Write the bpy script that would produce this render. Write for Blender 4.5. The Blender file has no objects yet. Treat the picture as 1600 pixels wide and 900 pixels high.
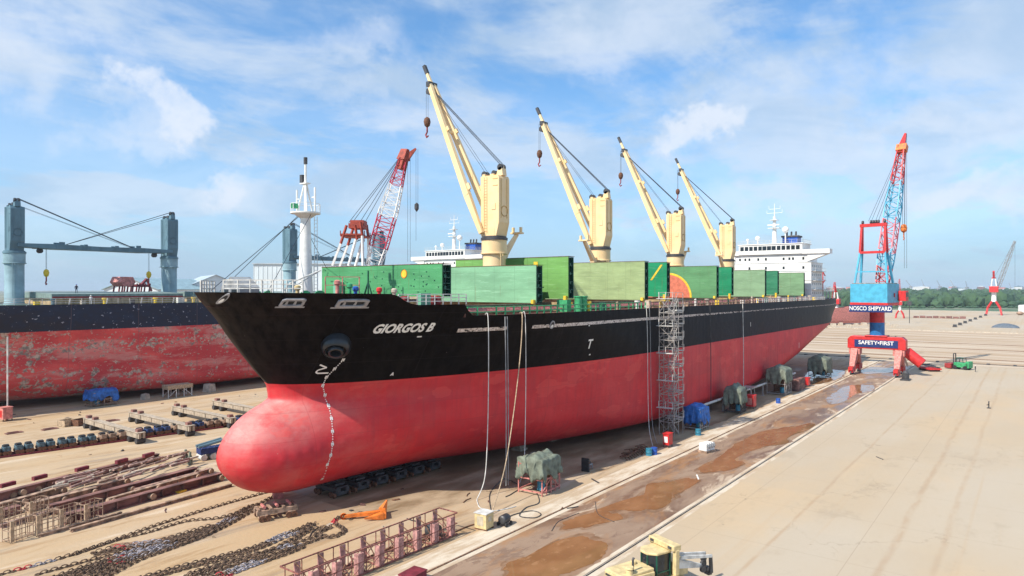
import bpy, math, random
from mathutils import Vector, Matrix, noise
random.seed(7)
R = random.Random(11)
PI = math.pi
SC = bpy.context.scene
COL = SC.collection

# ------------------------------------------------------------------ camera
# yard frame: +X runs aft along the slipway, +Y away to starboard, camera above the origin
FOC = 1067.0 / 1600.0
TH = math.atan2(815, 1067)
ST, CT = math.sin(TH), math.cos(TH)
H = 22.0
cam = bpy.data.cameras.new('camera')
co = bpy.data.objects.new('camera', cam)
COL.objects.link(co)
cam.sensor_width = 36
cam.lens = 36 * FOC
cam.shift_y = 0.00125
cam.clip_start = 0.5
cam.clip_end = 60000
co.location = (0, 0, H)
co.rotation_euler = (PI / 2, 0, math.atan2(ST, CT) - PI / 2)
SC.camera = co

# ------------------------------------------------------------------ sun and exposure
SUN = Vector((-.95, .26, 1.0)).normalized()
sl = bpy.data.lights.new('sun', 'SUN')
sl.energy = 5.0
sl.angle = math.radians(0.6)
sl.color = (1.0, .92, .80)
so = bpy.data.objects.new('sun', sl)
so.rotation_euler = SUN.to_track_quat('Z', 'Y').to_euler()
so.location = (0, 0, 200)
COL.objects.link(so)
SC.view_settings.view_transform = 'Standard'
SC.view_settings.look = 'None'
SC.view_settings.gamma = 1
SC.view_settings.use_curve_mapping = False
SC.view_settings.exposure = 0.27
SC.cycles.max_bounces = 6
SC.cycles.volume_bounces = 0
SC.cycles.use_denoising = True


# ------------------------------------------------------------------ node helpers
class NT:
    def __init__(s, tree):
        s.t = tree
        s.n = tree.nodes
        s.l = tree.links

    def new(s, ty, **kw):
        nd = s.n.new(ty)
        for k, v in kw.items():
            if k in ('operation', 'blend_type', 'data_type', 'noise_dimensions', 'feature', 'sky_type', 'sun_disc',
                     'sun_elevation', 'sun_rotation', 'air_density', 'dust_density', 'ozone_density', 'altitude',
                     'clamp', 'use_clamp', 'interpolation_type', 'distance', 'vector_type'):
                setattr(nd, k, v)
            else:
                nd.inputs[k.replace('_', ' ')].default_value = v
        return nd

    def put(s, sock, v):
        if isinstance(v, bpy.types.NodeSocket):
            s.l.new(v, sock)
        elif isinstance(v, (tuple, list)) and len(v) == 3 and sock.type == 'RGBA':
            sock.default_value = (*v, 1)
        else:
            sock.default_value = v

    def math(s, op, a, b=0.0, c=None, clamp=False):
        nd = s.n.new('ShaderNodeMath')
        nd.operation = op
        nd.use_clamp = clamp
        s.put(nd.inputs[0], a)
        s.put(nd.inputs[1], b)
        if c is not None:
            s.put(nd.inputs[2], c)
        return nd.outputs[0]

    def vmath(s, op, a, b=(0, 0, 0)):
        nd = s.n.new('ShaderNodeVectorMath')
        nd.operation = op
        s.put(nd.inputs[0], a)
        if op == 'SCALE':
            s.put(nd.inputs['Scale'], b)
        else:
            s.put(nd.inputs[1], b)
        return nd.outputs['Value'] if op in ('LENGTH', 'DISTANCE', 'DOT_PRODUCT') else nd.outputs[0]

    def mix(s, f, a, b, blend='MIX'):
        nd = s.n.new('ShaderNodeMix')
        nd.data_type = 'RGBA'
        nd.blend_type = blend
        nd.clamp_factor = True
        s.put(nd.inputs[0], f)
        s.put(nd.inputs[6], a)
        s.put(nd.inputs[7], b)
        return nd.outputs[2]

    def ramp(s, v, lo, hi, a=0.0, b=1.0, smooth=True):
        nd = s.n.new('ShaderNodeMapRange')
        nd.interpolation_type = 'SMOOTHSTEP' if smooth else 'LINEAR'
        s.put(nd.inputs[0], v)
        nd.inputs[1].default_value = lo
        nd.inputs[2].default_value = hi
        nd.inputs[3].default_value = a
        nd.inputs[4].default_value = b
        return nd.outputs[0]

    def noise(s, vec, scale, detail=4.0, rough=0.55, dist=0.0, out=0):
        nd = s.n.new('ShaderNodeTexNoise')
        s.put(nd.inputs['Vector'], vec)
        nd.inputs['Scale'].default_value = scale
        nd.inputs['Detail'].default_value = detail
        nd.inputs['Roughness'].default_value = rough
        nd.inputs['Distortion'].default_value = dist
        return nd.outputs[out]

    def scale(s, vec, sc, loc=(0, 0, 0)):
        nd = s.n.new('ShaderNodeMapping')
        s.put(nd.inputs[0], vec)
        nd.inputs[1].default_value = loc
        nd.inputs[3].default_value = sc
        return nd.outputs[0]

    def sep(s, vec):
        nd = s.n.new('ShaderNodeSeparateXYZ')
        s.put(nd.inputs[0], vec)
        return nd.outputs


# ------------------------------------------------------------------ sky
W = bpy.data.worlds.new('World')
SC.world = W
W.use_nodes = True
w = NT(W.node_tree)
w.n.clear()
gen = w.n.new('ShaderNodeTexCoord').outputs['Generated']
sky = w.n.new('ShaderNodeTexSky')
sky.sky_type = 'NISHITA'
sky.sun_disc = False
sky.sun_elevation = math.asin(SUN.z)
sky.sun_rotation = math.atan2(SUN.x, SUN.y)
sky.air_density = 1.0
sky.dust_density = 0.6
sky.ozone_density = 3.0
dx, dy, dz = w.sep(gen)
hor = w.math('MAXIMUM', dz, 0.0)
pl = w.vmath('DIVIDE', gen, w.n.new('ShaderNodeCombineXYZ').outputs[0])
cb = w.n.new('ShaderNodeCombineXYZ')
den = w.math('ADD', hor, 0.16)
for i_ in range(3):
    w.l.new(den, cb.inputs[i_])
pl = w.vmath('DIVIDE', gen, cb.outputs[0])
base = w.mix(1.0, sky.outputs[0], (.78, 1.36, 1.68), 'MULTIPLY')
# broad veil of thin cloud
n1 = w.noise(w.scale(pl, (.9, 1.5, .5), (3.1, 1.7, .4)), 1.15, 7, .56, .35)
n2 = w.noise(w.scale(gen, (3, 3, 9), (1.7, .6, 2.2)), 1.3, 6, .6, .4)
veil = w.math('ADD', w.math('MULTIPLY', n1, .6), w.math('MULTIPLY', n2, .4))
veil = w.ramp(veil, .40, .56, 0.12, .82)
n3 = w.noise(w.scale(gen, (2.2, 2.2, 6), (5.7, 2.6, 1.2)), 1.6, 7, .62, .5)
low = w.ramp(dz, 0.0, .42, .72, 0.0)
veil = w.math('MAXIMUM', veil, low)
col = w.mix(veil, base, w.mix(w.ramp(n3, .40, .62), (4.3, 5.5, 7.0), (5.7, 6.6, 7.8)))
# cumulus puffs, each in its own direction of the sky
warp = w.noise(gen, 9.0, 5, .6, 0, 1)
warp = w.vmath('SCALE', w.vmath('SUBTRACT', warp, (.5, .5, .5)), .20)
wdir = w.vmath('ADD', gen, warp)
fine = w.noise(gen, 14.0, 6, .62)


def puff(px, py, rx, ry, amt, soft=.5):
    global col
    v = Vector(((px - 800) / 1067, 1, (448 - py) / 1067))
    n_ = v.length
    v = v / n_
    c = Vector((ST * v.x + CT * v.y, -CT * v.x + ST * v.y, v.z))
    d = w.vmath('SUBTRACT', wdir, tuple(c))
    # local right axis and up
    rt = Vector((ST, -CT, 0))
    a = w.math('DIVIDE', w.vmath('DOT_PRODUCT', d, tuple(rt)), rx / 1067 / n_)
    b = w.math('DIVIDE', w.vmath('DOT_PRODUCT', d, (0, 0, 1)), ry / 1067 / n_)
    r = w.math('SQRT', w.math('ADD', w.math('MULTIPLY', a, a), w.math('MULTIPLY', b, b)))
    m = w.ramp(r, 1.0, 1.0 - soft)
    m = w.math('MULTIPLY', w.ramp(w.math('MULTIPLY', m, w.ramp(fine, .28, .62, .40, 1.0)), .0, 1.05), 1.0)
    m = w.math('MULTIPLY', m, amt)
    col = w.mix(m, col, (6.9, 7.5, 8.5))


puff(250, 165, 70, 55, .85, .6)
puff(200, 205, 120, 50, .5, .9)
puff(345, 292, 50, 34, .7, .7)
puff(345, 310, 90, 35, .4, .9)
puff(1090, 185, 62, 42, .8, .7)
puff(1060, 220, 90, 50, .35, .95)
puff(930, 70, 150, 70, .4, .9)
puff(60, 70, 210, 110, .5, .95)
puff(1450, 210, 330, 60, .45, .95)
puff(1180, 300, 200, 50, .35, .95)
puff(560, 70, 130, 60, .4, .9)
puff(1500, 300, 190, 45, .6, .9)
puff(1380, 110, 260, 110, .3, .95)
puff(620, 160, 320, 40, .3, .95)
# dusty blue-grey band over the horizon
col = w.mix(w.ramp(dz, .0, .10, .55, 0.0), col, (3.3, 4.7, 6.1))
bg = w.n.new('ShaderNodeBackground')
w.l.new(col, bg.inputs[0])
bg.inputs[1].default_value = 0.10
wo = w.n.new('ShaderNodeOutputWorld')
w.l.new(bg.outputs[0], wo.inputs[0])

# ------------------------------------------------------------------ materials
MATS = {}


def mat(name, col, rough=.6, metal=0.0, var=.12, scale=1.5, spec=.5, stretch=(1, 1, 1), bump=0.0, col2=None, lo=.4, hi=.65):
    if name in MATS:
        return MATS[name]
    m = bpy.data.materials.new(name)
    m.use_nodes = True
    t = NT(m.node_tree)
    b = t.n['Principled BSDF']
    oc = t.n.new('ShaderNodeTexCoord').outputs['Object']
    v = t.scale(oc, stretch)
    nz = t.noise(v, scale, 5, .6)
    if col2 is None:
        col2 = tuple(max(0, c * (1 - var * 2.2)) for c in col)
        c1 = tuple(min(1, c * (1 + var * .8)) for c in col)
        lo_, hi_ = .3, .7
        cc = t.mix(t.ramp(nz, lo_, hi_), col2, c1)
    else:
        cc = t.mix(t.ramp(nz, lo, hi), col, col2)
    t.l.new(cc, b.inputs['Base Color'])
    b.inputs['Roughness'].default_value = rough
    b.inputs['Metallic'].default_value = metal
    b.inputs['Specular IOR Level'].default_value = spec
    if bump:
        bp = t.n.new('ShaderNodeBump')
        bp.inputs['Strength'].default_value = bump
        bp.inputs['Distance'].default_value = .05
        t.l.new(t.noise(v, scale * 5, 4, .6), bp.inputs['Height'])
        t.l.new(bp.outputs[0], b.inputs['Normal'])
    MATS[name] = m
    return m


def custom(name, fn, rough=.6, spec=.5):
    m = bpy.data.materials.new(name)
    m.use_nodes = True
    t = NT(m.node_tree)
    b = t.n['Principled BSDF']
    b.inputs['Roughness'].default_value = rough
    b.inputs['Specular IOR Level'].default_value = spec
    fn(t, b, t.n.new('ShaderNodeTexCoord').outputs['Object'])
    MATS[name] = m
    return m


def f_hull(t, b, o):
    x, y, z = t.sep(o)
    zw = t.math('ADD', z, t.math('MULTIPLY', t.noise(o, .15, 2), .02))
    isred = t.math('LESS_THAN', zw, 12.55)
    big = t.noise(t.scale(o, (.12, .12, .25)), 1.0, 5, .6)
    streak = t.noise(t.scale(o, (1.1, 1.1, .05)), 1.0, 4, .65)
    red = t.mix(t.ramp(big, .3, .7), (.58, .020, .030), (.70, .038, .046))
    red = t.mix(t.ramp(streak, .42, .75, 0, .42), red, (.38, .030, .045))
    dust = t.math('MULTIPLY', t.ramp(x, 2, 30, 1, .15), t.ramp(t.noise(t.scale(o, (.25, .25, .4)), 1.0, 6, .65), .4, .72, 0, .40))
    ge = t.n.new('ShaderNodeNewGeometry')
    nzz = t.sep(ge.outputs['Normal'])[2]
    red = t.mix(dust, red, (.62, .24, .19))
    chalk = t.math('MULTIPLY', t.ramp(nzz, .12, .75), t.ramp(t.noise(t.scale(o, (.35, .35, .6)), 1.0, 6, .7), .30, .62, .25, .80))
    red = t.mix(chalk, red, (.60, .33, .30))
    px_ = t.math('FLOOR', t.math('ADD', t.math('DIVIDE', x, 4.8), t.math('MULTIPLY', t.math('FLOOR', t.math('DIVIDE', z, 2.45)), .37)))
    pz_ = t.math('FLOOR', t.math('DIVIDE', z, 2.45))
    cmb = t.n.new('ShaderNodeCombineXYZ')
    t.l.new(px_, cmb.inputs[0])
    t.l.new(pz_, cmb.inputs[2])
    wn = t.n.new('ShaderNodeTexWhiteNoise')
    t.l.new(cmb.outputs[0], wn.inputs[0])
    red = t.mix(t.ramp(wn.outputs[0], .0, 1.0, 0, .28), red, (.40, .035, .05))
    tou = t.noise(t.scale(o, (.18, .18, .45), (31, 7, 3)), 1.0, 3, .5)
    red = t.mix(t.ramp(tou, .60, .615, 0, .35), red, (.74, .085, .075))
    drip = t.noise(t.scale(o, (2.6, 2.6, .09), (3, 1, 0)), 1.0, 3, .6)
    red = t.mix(t.math('MULTIPLY', t.ramp(drip, .60, .72), t.ramp(x, 20, 90, .15, .5)), red, (.24, .04, .05))
    # row of touched-up frames low on the bow
    blk = t.mix(t.ramp(streak, .35, .7), (.0035, .0025, .0025), (.009, .007, .0065))
    blk = t.mix(t.ramp(x, 20, 110), blk, (.010, .015, .024))  # black painted bluer towards the stern, standing in for sky reflection and haze
    blk = t.mix(t.ramp(big, .5, .72, 0, .5), blk, (.014, .011, .009))
    blk = t.mix(t.math('MULTIPLY', t.ramp(x, 12, 0, 0, .35), t.ramp(streak, .3, .6)), blk, (.045, .032, .025))
    # faint welded plate seams
    sx = t.math('ABSOLUTE', t.math('SUBTRACT', t.math('FRACT', t.math('DIVIDE', x, 9.6)), .5))
    sz = t.math('ABSOLUTE', t.math('SUBTRACT', t.math('FRACT', t.math('DIVIDE', z, 2.45)), .5))
    seam = t.math('MAXIMUM', t.ramp(sx, .494, .4995), t.ramp(sz, .482, .499))
    c = t.mix(isred, blk, red)
    c = t.mix(t.math('MULTIPLY', seam, .30), c, t.mix(isred, (.03, .028, .027), (.33, .022, .03)))
    cell = t.noise(t.scale(o, (1.1, 0, 3.0)), 1.0, 4, .75)
    inb = t.math('LESS_THAN', t.math('ABSOLUTE', t.math('SUBTRACT', z, 17.62)), t.ramp(x, 60, 110, .20, .11))
    run = t.math('MULTIPLY', t.math('GREATER_THAN', x, 22.0), t.math('GREATER_THAN', t.math('ABSOLUTE', t.math('SUBTRACT', x, 30.6)), 2.0))
    on = t.math('MULTIPLY', t.math('MULTIPLY', inb, run), t.ramp(t.math('ADD', cell, t.ramp(x, 62, 100, .0, -.08)), .40, .44))
    c = t.mix(on, c, t.mix(t.ramp(t.noise(o, 4, 3), .4, .6), (.40, .33, .29), (.72, .64, .60)))
    spk = t.noise(o, 3.5, 2, .5)
    c = t.mix(t.ramp(spk, .79, .82, 0, .4), c, (.35, .3, .26))
    t.l.new(c, b.inputs['Base Color'])
    t.l.new(t.mix(isred, (.42, .42, .42), (.5, .5, .5)), b.inputs['Roughness'])
    t.l.new(t.mix(isred, (.05, .05, .05), (.32, .32, .32)), b.inputs['Specular IOR Level'])
    bp = t.n.new('ShaderNodeBump')
    bp.inputs['Strength'].default_value = .28
    bp.inputs['Distance'].default_value = .25
    hgt = t.math('ADD', t.noise(t.scale(o, (.5, .5, .9)), 1.0, 3, .5), t.math('MULTIPLY', seam, -.05))
    rib = t.math('SINE', t.math('MULTIPLY', x, 5.2))
    msk = t.math('MULTIPLY', t.ramp(t.math('ABSOLUTE', t.math('SUBTRACT', z, 6.1)), 1.1, .2), t.ramp(x, 26, 12))
    hgt = t.math('ADD', hgt, t.math('MULTIPLY', t.math('MULTIPLY', rib, msk), .22))
    frm = t.math('POWER', t.math('ABSOLUTE', t.math('SINE', t.math('MULTIPLY', x, 1.96))), 6.0)
    frm = t.math('MULTIPLY', frm, t.ramp(t.noise(t.scale(o, (.1, .1, .2), (8, 3, 1)), 1, 3), .42, .62, .0, .16))
    lng = t.math('POWER', t.math('ABSOLUTE', t.math('SINE', t.math('MULTIPLY', z, 3.84))), 8.0)
    hgt = t.math('ADD', t.math('ADD', hgt, frm), t.math('MULTIPLY', lng, .04))
    t.l.new(hgt, bp.inputs['Height'])
    t.l.new(bp.outputs[0], b.inputs['Normal'])


def f_oldhull(t, b, o):
    x, y, z = t.sep(o)
    n = t.noise(o, 3.0, 3)
    isred = t.math('LESS_THAN', t.math('ADD', z, t.math('MULTIPLY', n, .12)), 14.4)
    pn = t.noise(t.scale(o, (.62, .62, .85)), 1.0, 8, .74)
    pn2 = t.noise(t.scale(o, (1.6, 1.6, 2.2)), 1.0, 4, .60)
    band = t.ramp(t.math('ABSOLUTE', t.math('SUBTRACT', z, t.math('ADD', 11.1, t.math('MULTIPLY', x, .0)))), 1.7, .3, 0, .085)
    col_ = t.noise(t.scale(o, (.22, .22, .02)), 1.0, 3, .6)
    pv = t.math('ADD', t.math('ADD', pn, band), t.math('MULTIPLY', t.ramp(col_, .55, .7), .05))
    peel = t.ramp(t.math('ADD', pv, t.ramp(t.noise(t.scale(o, (.05, .05, .12)), 1, 3, .5), .35, .65, -.05, .05)), .575, .59)
    peel2 = t.ramp(t.math('ADD', pn2, t.math('MULTIPLY', band, .9)), .625, .645)
    peel = t.math('MAXIMUM', peel, peel2)
    red = t.mix(t.ramp(t.noise(t.scale(o, (.1, .1, .3)), 1, 5), .35, .65), (.50, .042, .05), (.70, .085, .08))
    wrn = t.noise(t.scale(o, (.09, .09, .35), (6, 0, 2)), 1, 6, .68)
    red = t.mix(t.ramp(t.math('ADD', wrn, t.math('MULTIPLY', band, .8)), .50, .62, 0, .55), red, (.62, .33, .29))
    vst = t.noise(t.scale(o, (1.5, 1.5, .07), (2, 0, 2)), 1, 4, .7)
    red = t.mix(t.ramp(vst, .60, .70, 0, .5), red, (.22, .08, .07))
    inner = t.mix(t.ramp(t.noise(o, 1.3, 6, .7), .42, .6), (.52, .40, .33), (.20, .17, .15))
    rd = t.mix(peel, red, inner)
    nv = t.mix(t.ramp(pn, .4, .65), (.005, .009, .028), (.017, .027, .058))
    nv = t.mix(t.ramp(pn2, .655, .675), nv, (.40, .42, .5))
    c = t.mix(isred, nv, rd)
    sx = t.math('ABSOLUTE', t.math('SUBTRACT', t.math('FRACT', t.math('DIVIDE', x, 12.)), .5))
    c = t.mix(t.ramp(sx, .49, .4995, 0, .4), c, (.16, .1, .1))
    t.l.new(c, b.inputs['Base Color'])
    t.l.new(t.ramp(pn, .3, .6, .4, .8), b.inputs['Roughness'])


custom('hull_paint', f_hull, spec=.5)
custom('peeling_hull_paint', f_oldhull)

def f_cream(t, b, o):
    n_ = t.noise(o, .35, 5, .6)
    c = t.mix(t.ramp(n_, .35, .65), (.80, .57, .29), (.84, .63, .36))
    st_ = t.noise(t.scale(o, (2.2, 2.2, .12)), 1.0, 5, .7)
    c = t.mix(t.ramp(st_, .56, .74, 0, .45), c, (.42, .24, .09))
    rs = t.noise(o, 1.4, 6, .75)
    c = t.mix(t.ramp(rs, .66, .70, 0, .7), c, (.30, .13, .05))
    t.l.new(c, b.inputs['Base Color'])


custom('cream_paint', f_cream, rough=.45)
M = dict(
    cream=MATS['cream_paint'],
    cream_dark=mat('cream_dark_trim', (.62, .42, .16), .5),  # darker cream for the trim on the crane housings
    white=mat('white_paint', (.80, .80, .78), .45, var=.06),
    offwhite=mat('chalky_white', (.66, .65, .62), .7, var=.15),
    grey=mat('grey_steel', (.30, .31, .32), .55, var=.15),
    dgrey=mat('dark_steel', (.06, .06, .065), .5, var=.2),
    black=mat('black_rubber', (.02, .02, .022), .7),
    wire=mat('steel_wire', (.05, .06, .08), .5, metal=.3),
    red=mat('red_paint', (.62, .03, .03), .45, var=.12),
    dred=mat('dull_red_paint', (.33, .035, .035), .6, var=.2),
    pinkred=mat('sun_bleached_red', (.62, .23, .20), .65, var=.2, scale=2),
    orange=mat('orange_paint', (.78, .20, .03), .5, var=.2),
    yellow=mat('yellow_paint', (.80, .55, .04), .5),
    paleyellow=mat('pale_yellow_paint', (.66, .52, .27), .5, var=.12, scale=2),
    blue=mat('blue_paint', (.02, .10, .45), .5),
    cyan=mat('sky_blue_paint', (.08, .42, .62), .5, var=.1, scale=.8),
    steelblue=mat('steel_blue_paint', (.115, .21, .265), .5, var=.12, scale=.5, stretch=(1, 1, .3)),
    paleblue=mat('pale_steel_blue', (.27, .40, .45), .5, var=.1, scale=.5),
    navy=mat('navy_paint', (.01, .035, .16), .5),
    green=mat('green_paint', (.05, .36, .15), .5, var=.15),
    dgreen=mat('dark_green_paint', (.008, .085, .055), .5, var=.2),
    glass=mat('dark_window_glass', (.015, .022, .03), .1),
    rust=mat('rusty_steel', (.19, .085, .045), .8, var=.35, scale=6),
    chain=mat('rusty_chain', (.19, .12, .078), .8, var=.4, scale=5),
    chainwhite=mat('painted_chain_link', (.40, .37, .40), .7, var=.4, scale=4),
    chainred=mat('red_chain_link', (.50, .04, .05), .6, var=.15),
    dustp=mat('dusty_pink_steel', (.42, .27, .22), .8, var=.3, scale=1.8),
    pink=mat('faded_primer_steel', (.50, .255, .235), .7, var=.25, scale=3),
    mauve=mat('faded_maroon_steel', (.25, .12, .10), .75, var=.3, scale=1.2, stretch=(.4, 1, 1)),
    tanrust=mat('dusty_tan_steel', (.40, .27, .19), .8, var=.3, scale=1.5),
    maroon=mat('maroon_block', (.22, .03, .045), .6, var=.2),
    conc=mat('pale_concrete', (.52, .45, .36), .85, var=.15, scale=1.2, bump=.1),
    scaff=mat('galvanised_scaffold', (.42, .39, .37), .55, metal=.2, var=.15),
    wood=mat('pale_timber', (.48, .36, .24), .8, var=.2, scale=4),
    tarpg=mat('grey_green_tarpaulin', (.17, .20, .155), .75, var=.2, scale=1.3, bump=.4),
    tarpb=mat('blue_tarpaulin', (.02, .15, .52), .5, var=.22, scale=1.5, bump=.4),
    coam=mat('tan_primer_coaming', (.50, .36, .19), .65, var=.2, scale=.8),
    deckp=mat('deck_paint', (.22, .09, .07), .7, var=.25, scale=.5),
    deckg=mat('grey_green_deck', (.13, .20, .17), .7, var=.2, scale=.5),
    houseside=mat('house_paint', (.78, .78, .76), .5, var=.05, scale=.4),
    roof=mat('shed_roof', (.42, .50, .56), .5, var=.1, scale=.2),
    shedwall=mat('shed_wall', (.62, .68, .72), .6, var=.06, scale=.1),
    trunk=mat('bark', (.09, .06, .04), .9),
    skin=mat('skin', (.35, .2, .13), .6),
    cloth_d=mat('dark_workwear', (.03, .035, .06), .9),
    cloth_w=mat('white_coverall', (.7, .7, .72), .9),
    mint=mat('mint_green_paint', (.16, .42, .30), .55, var=.1),
)


# ------------------------------------------------------------------ mesh builder
class MB:
    def __init__(s):
        s.v, s.f, s.mi, s.m = [], [], [], 0

    def add(s, vs, fs):
        o = len(s.v)
        s.v += [tuple(q) for q in vs]
        s.f += [tuple(i + o for i in f) for f in fs]
        s.mi += [s.m] * len(fs)
        return s

    def box(s, x0, y0, z0, x1, y1, z1, M4=None):
        vs = [Vector((x, y, z)) for z in (z0, z1) for y in (y0, y1) for x in (x0, x1)]
        if M4 is not None:
            vs = [M4 @ q for q in vs]
        return s.add(vs, [(0, 2, 3, 1), (4, 5, 7, 6), (0, 1, 5, 4), (2, 6, 7, 3), (0, 4, 6, 2), (1, 3, 7, 5)])

    def cbox(s, c, d, rz=0.0, M4=None):
        m = Matrix.Translation(c) @ Matrix.Rotation(rz, 4, 'Z')
        if M4 is not None:
            m = M4 @ m
        return s.box(-d[0] / 2, -d[1] / 2, -d[2] / 2, d[0] / 2, d[1] / 2, d[2] / 2, m)

    def beam(s, p0, p1, w_, h_=None, w1=None, h1=None):
        h_ = h_ or w_
        w1 = w1 or w_
        h1 = h1 or h_
        p0, p1 = Vector(p0), Vector(p1)
        d = (p1 - p0).normalized()
        up = Vector((0, 0, 1)) if abs(d.z) < .95 else Vector((1, 0, 0))
        a = d.cross(up).normalized()
        b = a.cross(d)
        vs = []
        for p, ww, hh in ((p0, w_, h_), (p1, w1, h1)):
            for i, j in ((-1, -1), (1, -1), (1, 1), (-1, 1)):
                vs.append(p + a * (i * ww / 2) + b * (j * hh / 2))
        return s.add(vs, [(3, 2, 1, 0), (4, 5, 6, 7), (0, 1, 5, 4), (1, 2, 6, 5), (2, 3, 7, 6), (3, 0, 4, 7)])

    def tube(s, pts, r, n=6, cap=True):
        pts = [Vector(p) for p in pts]
        rs = r if isinstance(r, (list, tuple)) else [r] * len(pts)
        vs, fs = [], []
        a = None
        for k, p in enumerate(pts):
            d = (pts[min(k + 1, len(pts) - 1)] - pts[max(k - 1, 0)])
            d = d.normalized() if d.length > 1e-9 else Vector((0, 0, 1))
            if a is None:
                up = Vector((0, 0, 1)) if abs(d.z) < .9 else Vector((1, 0, 0))
                a = d.cross(up).normalized()
            else:
                a = (a - d * a.dot(d))
                a = a.normalized() if a.length > 1e-6 else d.orthogonal().normalized()
            b = d.cross(a)
            for i in range(n):
                t_ = 2 * PI * i / n
                vs.append(p + (a * math.cos(t_) + b * math.sin(t_)) * rs[k])
        for k in range(len(pts) - 1):
            for i in range(n):
                j = (i + 1) % n
                fs.append((k * n + i, k * n + j, (k + 1) * n + j, (k + 1) * n + i))
        if cap:
            fs.append(tuple(range(n))[::-1])
            fs.append(tuple((len(pts) - 1) * n + i for i in range(n)))
        return s.add(vs, fs)

    def lathe(s, prof, c=(0, 0, 0), n=20, axis='Z', cap=True):
        pts = []
        for r, z in prof:
            for i in range(n):
                t_ = 2 * PI * i / n
                if axis == 'Z':
                    q = (r * math.cos(t_), r * math.sin(t_), z)
                elif axis == 'Y':
                    q = (r * math.cos(t_), z, r * math.sin(t_))
                else:
                    q = (z, r * math.cos(t_), r * math.sin(t_))
                pts.append((q[0] + c[0], q[1] + c[1], q[2] + c[2]))
        fs = []
        for k in range(len(prof) - 1):
            for i in range(n):
                j = (i + 1) % n
                fs.append((k * n + i, k * n + j, (k + 1) * n + j, (k + 1) * n + i))
        if cap:
            fs.append(tuple(range(n))[::-1])
            fs.append(tuple((len(prof) - 1) * n + i for i in range(n)))
        return s.add(pts, fs)

    def prism(s, poly, z0, z1, fn=None):
        """poly in a plane (a,b), extruded z0..z1; fn maps (a,b,c) -> xyz"""
        fn = fn or (lambda a, b, c: (a, b, c))
        n = len(poly)
        vs = [fn(a, b, z0) for a, b in poly] + [fn(a, b, z1) for a, b in poly]
        fs = [tuple(range(n))[::-1], tuple(range(n, 2 * n))]
        fs += [(i, (i + 1) % n, n + (i + 1) % n, n + i) for i in range(n)]
        return s.add(vs, fs)

    def grid(s, f, nu, nv):
        vs = [f(i / (nu - 1), j / (nv - 1)) for j in range(nv) for i in range(nu)]
        fs = [(j * nu + i, j * nu + i + 1, (j + 1) * nu + i + 1, (j + 1) * nu + i) for j in range(nv - 1) for i in range(nu - 1)]
        return s.add(vs, fs)

    def build(s, name, mats, parent=None, loc=None, rz=0.0, smooth=False, bevel=0, label=None):
        me = bpy.data.meshes.new(name)
        me.from_pydata(s.v, [], s.f)
        mats = mats if isinstance(mats, (list, tuple)) else [mats]
        for m_ in mats:
            me.materials.append(M[m_] if isinstance(m_, str) and m_ in M else (MATS[m_] if isinstance(m_, str) else m_))
        me.polygons.foreach_set('material_index', s.mi)
        if smooth:
            me.polygons.foreach_set('use_smooth', [True] * len(s.f))
        me.update()
        o = bpy.data.objects.new(name, me)
        COL.objects.link(o)
        if smooth == 'auto':
            md = o.modifiers.new('split', 'EDGE_SPLIT')
            md.split_angle = math.radians(35)
        if bevel:
            md = o.modifiers.new('bevel', 'BEVEL')
            md.width = bevel
            md.segments = 2
            md.limit_method = 'ANGLE'
        if loc is not None:
            o.location = loc
        o.rotation_euler.z = rz
        if parent is not None:
            o.parent = parent
        if label:
            o['label'] = label
        return o


def tag(o, label=None, cat=None, group=None, kind=None):
    if label:
        o['label'] = label
    if cat:
        o['category'] = cat
    if group:
        o['group'] = group
    if kind:
        o['kind'] = kind
    return o


def thing(name, label, cat, loc=(0, 0, 0), rz=0.0, group=None):
    o = bpy.data.objects.new(name, None)
    o.empty_display_size = .5
    COL.objects.link(o)
    o.location = loc
    o.rotation_euler.z = rz
    return tag(o, label, cat, group)


def struct(mb, name, m, **kw):
    return tag(mb.build(name, m, **kw), kind='structure')


def copy_tree(o, parent=None):
    c = o.copy()
    COL.objects.link(c)
    if parent is not None:
        c.parent = parent
        c.matrix_parent_inverse = o.matrix_parent_inverse.copy()
    for ch in list(o.children):
        copy_tree(ch, c)
    return c


def dup(o, loc, rz=0.0, label=None, scale=None):
    c = copy_tree(o)
    c.location = loc
    c.rotation_euler.z = rz
    if scale:
        c.scale = scale
    if label:
        c['label'] = label
    return c


def G(px, py, z=0.0):
    """yard coordinates of the point at height z that the photograph shows there"""
    Y = (H - z) * 1067 / (py - 448)
    X = (px - 800) / 1067 * Y
    return Vector((X * ST + Y * CT, -X * CT + Y * ST, z))


def text_mb(mb, string, size, fn, shear=0.0, bold=0.0, sub=0.0):
    cu = bpy.data.curves.new('t', 'FONT')
    cu.body = string
    cu.size = size
    cu.shear = shear
    cu.offset = bold
    cu.align_x = 'CENTER'
    cu.align_y = 'CENTER'
    cu.resolution_u = 3
    ob = bpy.data.objects.new('t', cu)
    COL.objects.link(ob)
    dg = bpy.context.evaluated_depsgraph_get()
    me = bpy.data.meshes.new_from_object(ob.evaluated_get(dg))
    mb.add([fn(v.co.x, v.co.y) for v in me.vertices], [tuple(p.vertices) for p in me.polygons])
    bpy.data.objects.remove(ob)
    bpy.data.meshes.remove(me)
    bpy.data.curves.remove(cu)
    return mb


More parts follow.
